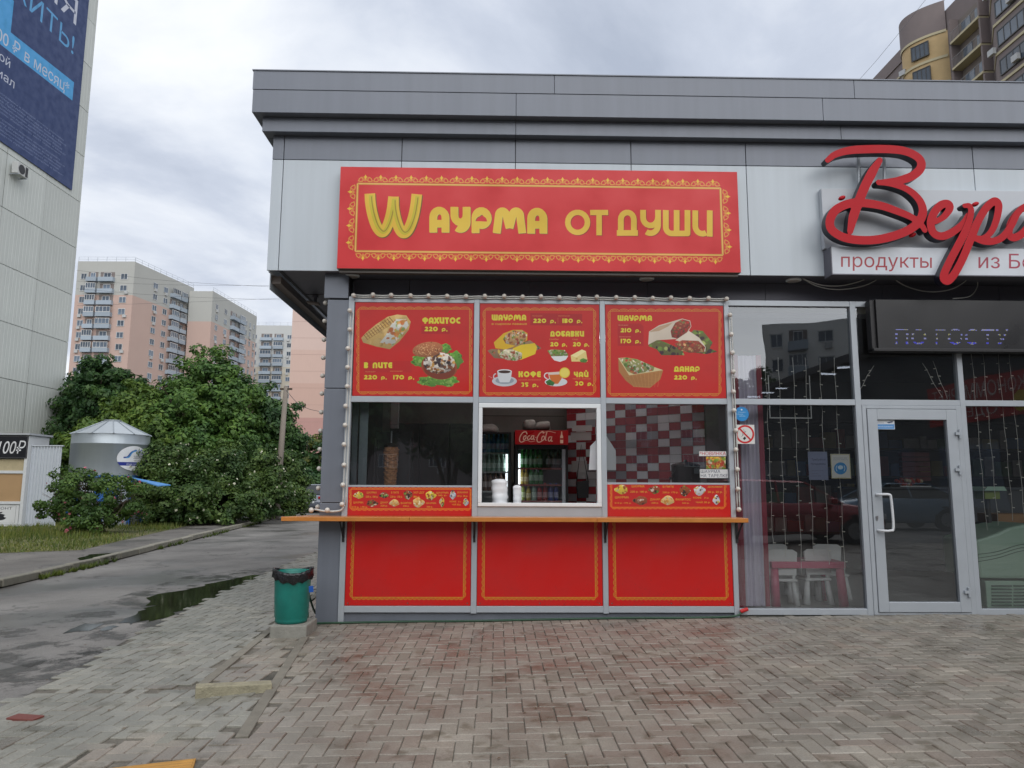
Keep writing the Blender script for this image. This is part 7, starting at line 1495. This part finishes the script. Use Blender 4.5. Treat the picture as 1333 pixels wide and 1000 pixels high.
for k in range(260):      # weeds in the kerb joints
    i_ = random.choice([2, 3, 4]); a, b = KERB[i_], KERB[i_+1]; f = random.random(); x = a[0]+(b[0]-a[0])*f+random.uniform(.0, .12)+(-.12 if random.random() < .3 else 0); y = a[1]+(b[1]-a[1])*f; z = gz(x)-.01
    if math.sin(y*1.4)+random.random() < .3: continue
    for _ in range(9): q_ = random.uniform(0, 6.28); hh = random.uniform(.04, .13); mb.add([(x-.012, y, z), (x+.012, y, z), (x+.07*math.cos(q_), y+.07*math.sin(q_), z+hh)], [(0,1,2)])
o = mb.build('kerb_weeds', leafmat('weed', (.05, .09, .015), (.12, .15, .03))); o['kind'] = 'stuff'; tag(o, 'small weeds sprouting along the far kerb', 'weeds')
# litter and small leaves lying about
lf = M('fallen_leaf', (.10, .06, .025), .8, 0, .3); mb = MB()
for k in range(160):
    x, y = random.uniform(-6, 7), random.uniform(-4.5, -.3); z = gz(x)+.006; q_ = random.uniform(0, 3.14); s_ = random.uniform(.006, .018); mb.add([(x+s_*math.cos(q_), y+s_*math.sin(q_), z), (x-s_*.5*math.sin(q_), y+s_*.5*math.cos(q_), z+.004), (x-s_*math.cos(q_), y-s_*math.sin(q_), z+.002), (x+s_*.5*math.sin(q_), y-s_*.5*math.cos(q_), z+.003)], [(0,1,2,3)])
o = mb.build('ground_litter', lf); o['kind'] = 'stuff'; tag(o, 'scattered crumbs of leaves and twigs on the paving', 'litter')

# ================================================================== CARS
def car(label, paint, loc, rz, group=None, hatch=False, L_=4.4, Hc=1.46):
    t = T('parked_car', label, 'car', (0, 0, 0), group); W_ = .88; kL = L_/4.4
    S = [(-2.2, .34, .60, .72, 0), (-2.12, .26, .78, .82, 0), (-1.7, .22, .92, .87, 0), (-1.2, .22, .96, W_, 0), (-.3, .22, .98, W_, 0), (.6, .22, .98, W_, 0), (1.3, .22, .93, W_, 0), (1.9, .23, .82, .84, 0), (2.15, .28, .70, .74, 0), (2.2, .34, .56, .66, 0)]
    if hatch: S[0] = (-2.2, .34, .80, .76, 0); S[1] = (-2.14, .26, .95, .84, 0); S[2] = (-1.7, .22, .99, .87, 0)
    mb = MB(); ring = []
    for (x, z0, z1, w, _) in S:
        r_ = [(-w*.9, z0), (-w, z0+.12), (-w*1.02, (z0+z1)/2), (-w*.97, z1-.06), (-w*.84, z1), (0, z1+.025), (w*.84, z1), (w*.97, z1-.06), (w*1.02, (z0+z1)/2), (w, z0+.12), (w*.9, z0)]; ring.append([(x*kL, y, z) for y, z in r_])
    for r_ in ring: mb.v += r_
    m_ = 11
    for i in range(len(S)-1):
        for k in range(m_): mb.f.append((i*m_+k, i*m_+(k+1) % m_, (i+1)*m_+(k+1) % m_, (i+1)*m_+k)[::-1]); mb.mi.append(0)
    mb.f.append(tuple(range(m_))); mb.f.append(tuple(range((len(S)-1)*m_, len(S)*m_))[::-1]); mb.mi += [0, 0]
    mb.build('body', paint, t, smooth=True)
    xr0, xr1, xr2, xr3 = (-2.0, -1.6, .35, 1.15) if hatch else (-1.75, -1.0, .35, 1.15); g = MB(); wb, wt = .80, .60
    P = [(xr0, wb, .95), (xr3, wb, .93), (xr2, wt, Hc-.03), (xr1, wt, Hc-.03)]
    g.add([(x*kL, -y, z) for x, y, z in P]+[(x*kL, y, z) for x, y, z in P], [(0,1,2,3),(7,6,5,4),(0,4,5,1),(1,5,6,2),(2,6,7,3),(3,7,4,0)]); g.build('windows', M('car_glass', (.015, .018, .02), .06, 0, .1), t, bevel=.02)
    r = MB(); r.add([(xr1*kL-.03, -wt-.01, Hc-.04), (xr2*kL+.05, -wt-.01, Hc-.04), (xr2*kL+.05, wt+.01, Hc-.04), (xr1*kL-.03, wt+.01, Hc-.04), (xr1*kL+.08, -wt+.06, Hc), (xr2*kL-.08, -wt+.06, Hc), (xr2*kL-.08, wt-.06, Hc), (xr1*kL+.08, wt-.06, Hc)], [(0,3,2,1),(4,5,6,7),(0,1,5,4),(1,2,6,5),(2,3,7,6),(3,0,4,7)])
    for s_ in (-1, 1):
        for (xa, za, xb_, zb_) in ((xr3, .94, xr2, Hc-.03), (xr0, .96, xr1, Hc-.03), (-.35, .97, -.32, Hc-.03)): r.tube([(xa*kL, s_*(wb+.005), za), (xb_*kL, s_*(wt+.005), zb_)], .028, 6)
    r.build('roof', paint, t)
    for x in (-1.35, 1.38):
        for s_ in (-1, 1):
            w = MB().cyl((x*kL, s_*.72, .31), (x*kL, s_*.91, .31), .31, n=24).build('wheel', M('tyre', (.02, .02, .02), .8), t); MB().cyl((x*kL, s_*.905, .31), (x*kL, s_*.918, .31), .19, n=16).build('rim', M('rim', (.35, .36, .37), .3, .7), w)
            MB().cyl((x*kL, s_*.875, .33), (x*kL, s_*.889, .33), .36, n=24).build('wheel_arch', black_m, t)
    for s_ in (-1, 1):
        MB().box(2.02*kL, 2.19*kL, s_*.62-.14, s_*.62+.14, .58, .70).build('headlight', M('headlight', (.6, .62, .65), .15), t, bevel=.02); MB().box(-2.215*kL, -2.05*kL, s_*.62-.18, s_*.62+.18, .72, .84).build('tail_light', M('tail_light', (.45, .01, .01), .2), t, bevel=.02); MB().box(.75*kL, .95*kL, s_*.88-.02, s_*.88+.14*s_ if s_ > 0 else s_*.88+.02, .95, 1.06).build('wing_mirror', paint, t, bevel=.02) if s_ > 0 else MB().box(.75*kL, .95*kL, -1.02, -.88, .95, 1.06).build('wing_mirror', paint, t, bevel=.02)
    MB().box(-2.225*kL, -2.2*kL, -.26, .26, .50, .61).build('number_plate', white_pvc, t); t.location = loc; t.rotation_euler = (0, 0, rz); return t
def paint(n_, c): return M(n_, c, .22, .25, .02, coat=.6)
q = PY(412, 664, 31); car('grey saloon car parked beyond the hedge at the end of the road', paint('paint_grey', (.16, .18, .22)), (-9.95, 32.5, gz(-9.9)), math.radians(98))
car('dark red hatchback parked behind the photographer, mirrored in the shop window', paint('paint_red', (.32, .02, .03)), (6.9, -9.8, gz(6.9)), 0, hatch=True)
car('blue grey saloon car far across the car park, mirrored in the door', paint('paint_blue', (.20, .30, .40)), (12.6, -15.5, 0), math.pi)
car('white saloon car beyond the red hatchback', paint('paint_white', (.55, .56, .57)), (8.6, -15.2, 0), 0)

# ================================================================== ACROSS THE CAR PARK (mirrored in the glass)
st2 = T('low_store', 'low dark store with a red clothes shop sign across the car park', 'store', (16.5, -25, 0))
MB().box(16.5, 32, -46, -7, -.2, 7.0).build('wall', M('store_wall', (.06, .065, .07), .7, 0, .15), st2); MB().box(16.1, 32.2, -46.3, -6.7, 7.0, 7.35).build('roof_edge', M('store_edge', (.05, .05, .055), .6), st2)
MB().box(16.44, 16.499, -19.3, -13.4, 3.55, 5.0).build('sign_panel', M('store_sign_red', (.38, .02, .02), .5), st2)
def xtext(s, y0, y1, zb, h, X, m, par, nm='lettering'):      # reads normally from the west side
    V, Tr = bf_tris(s); mn, mxv = V[:, 0].min(), V[:, 0].max(); mb = MB(); mb.v = [(X, y0+(y1-y0)*(v_[0]-mn)/(mxv-mn), zb+h*v_[1]/.73) for v_ in V]; mb.f = [tuple(q_) for q_ in Tr.tolist()]; mb.mi = [0]*len(mb.f); mb.build(nm, m, par)
sl = M('store_letters', (.55, .45, .42), .5); xtext('ЭКОНОММАРКЕТ', -13.7, -19.0, 4.35, .48, 16.43, sl, st2); xtext('ОДЕЖДА', -15.5, -18.9, 3.75, .38, 16.43, sl, st2); MB().cyl((16.435, -14.4, 4.0), (16.43, -14.4, 4.0), .35, n=9).build('yellow_burst', M('burst_yellow', (.5, .36, .04), .5), st2)
for k in range(6): MB().box(16.46, 16.499, -44+k*5, -40.5+k*5, .6, 2.8).build('window', FARGLASS, st2)
tbm = M('tube_lamp', (.85, .9, 1.0), .3, emit=1.6)
for k, y in enumerate((-37, -34.8, -32.6, -26.5, -24.8, -20.5)): lp = T('strip_lamp', 'lit strip lamp under the low store roof edge, %s from its near end' % ('first', 'second', 'third', 'fourth', 'fifth', 'sixth')[5-k], 'lamp', (16.3, y, 6.8), 'strip lamps on the low store'); MB().box(15.7, 16.4, y-.05, y+.05, 6.72, 6.78).build('tube', tbm, lp); MB().box(15.7, 16.499, y-.07, y+.07, 6.781, 6.82).build('tray', white_pvc, lp)
bb = T('apartment_slab', 'long pale apartment block far behind the low store, mirrored in the glass', 'apartment block', (40, -62, 0)); lgt = M('render_light', (.80, .80, .76), .85, 0, .08, .15)
face(bb, (62, -62), (31.3, -76), 20, 2.9, [('w', .03, .07), ('b', .10, .17), ('w', .20, .25), ('w', .29, .34), ('b', .37, .44), ('w', .48, .53), ('b', .57, .64), ('w', .68, .73), ('w', .77, .82), ('b', .85, .92), ('w', .94, .98)], 1.9, 9, zmin=1, up=lgt, low=lgt)
bb2 = T('apartment_slab', 'brown brick apartment block behind the photographer on the left', 'apartment block', (-20, -75, 0)); face(bb2, (24.3, -70), (-45, -78), 26, 2.9, [('w', .03+.08*k, .06+.08*k) for k in range(12)], 1.9, 9, zmin=1, up=brn, low=brn)
for k, (x, y, h) in enumerate(((-7, -30, 8), (-2.5, -34, 9.5), (1.0, -31, 6.0), (21, -54, 12), (-14, -27, 8))):
    plant('street_tree', ('round', 'tallest', 'smallest', 'broad', 'outermost')[k]+' street tree, %s' % ('left of the tallest', 'in the middle of the row', 'right of the tallest', 'behind the low store', 'at the left end of the row')[k], 'tree', (x, y, 0), [(x, y, h*.62, 2.6, 2.6, h*.26), (x+1.2, y, h*.78, 1.8, 1.8, h*.18), (x-1.4, y+.5, h*.5, 1.8, 1.8, h*.16)], 11000, .22, L_dark, 1.0, 60+k, 'street trees across the car park', .18)
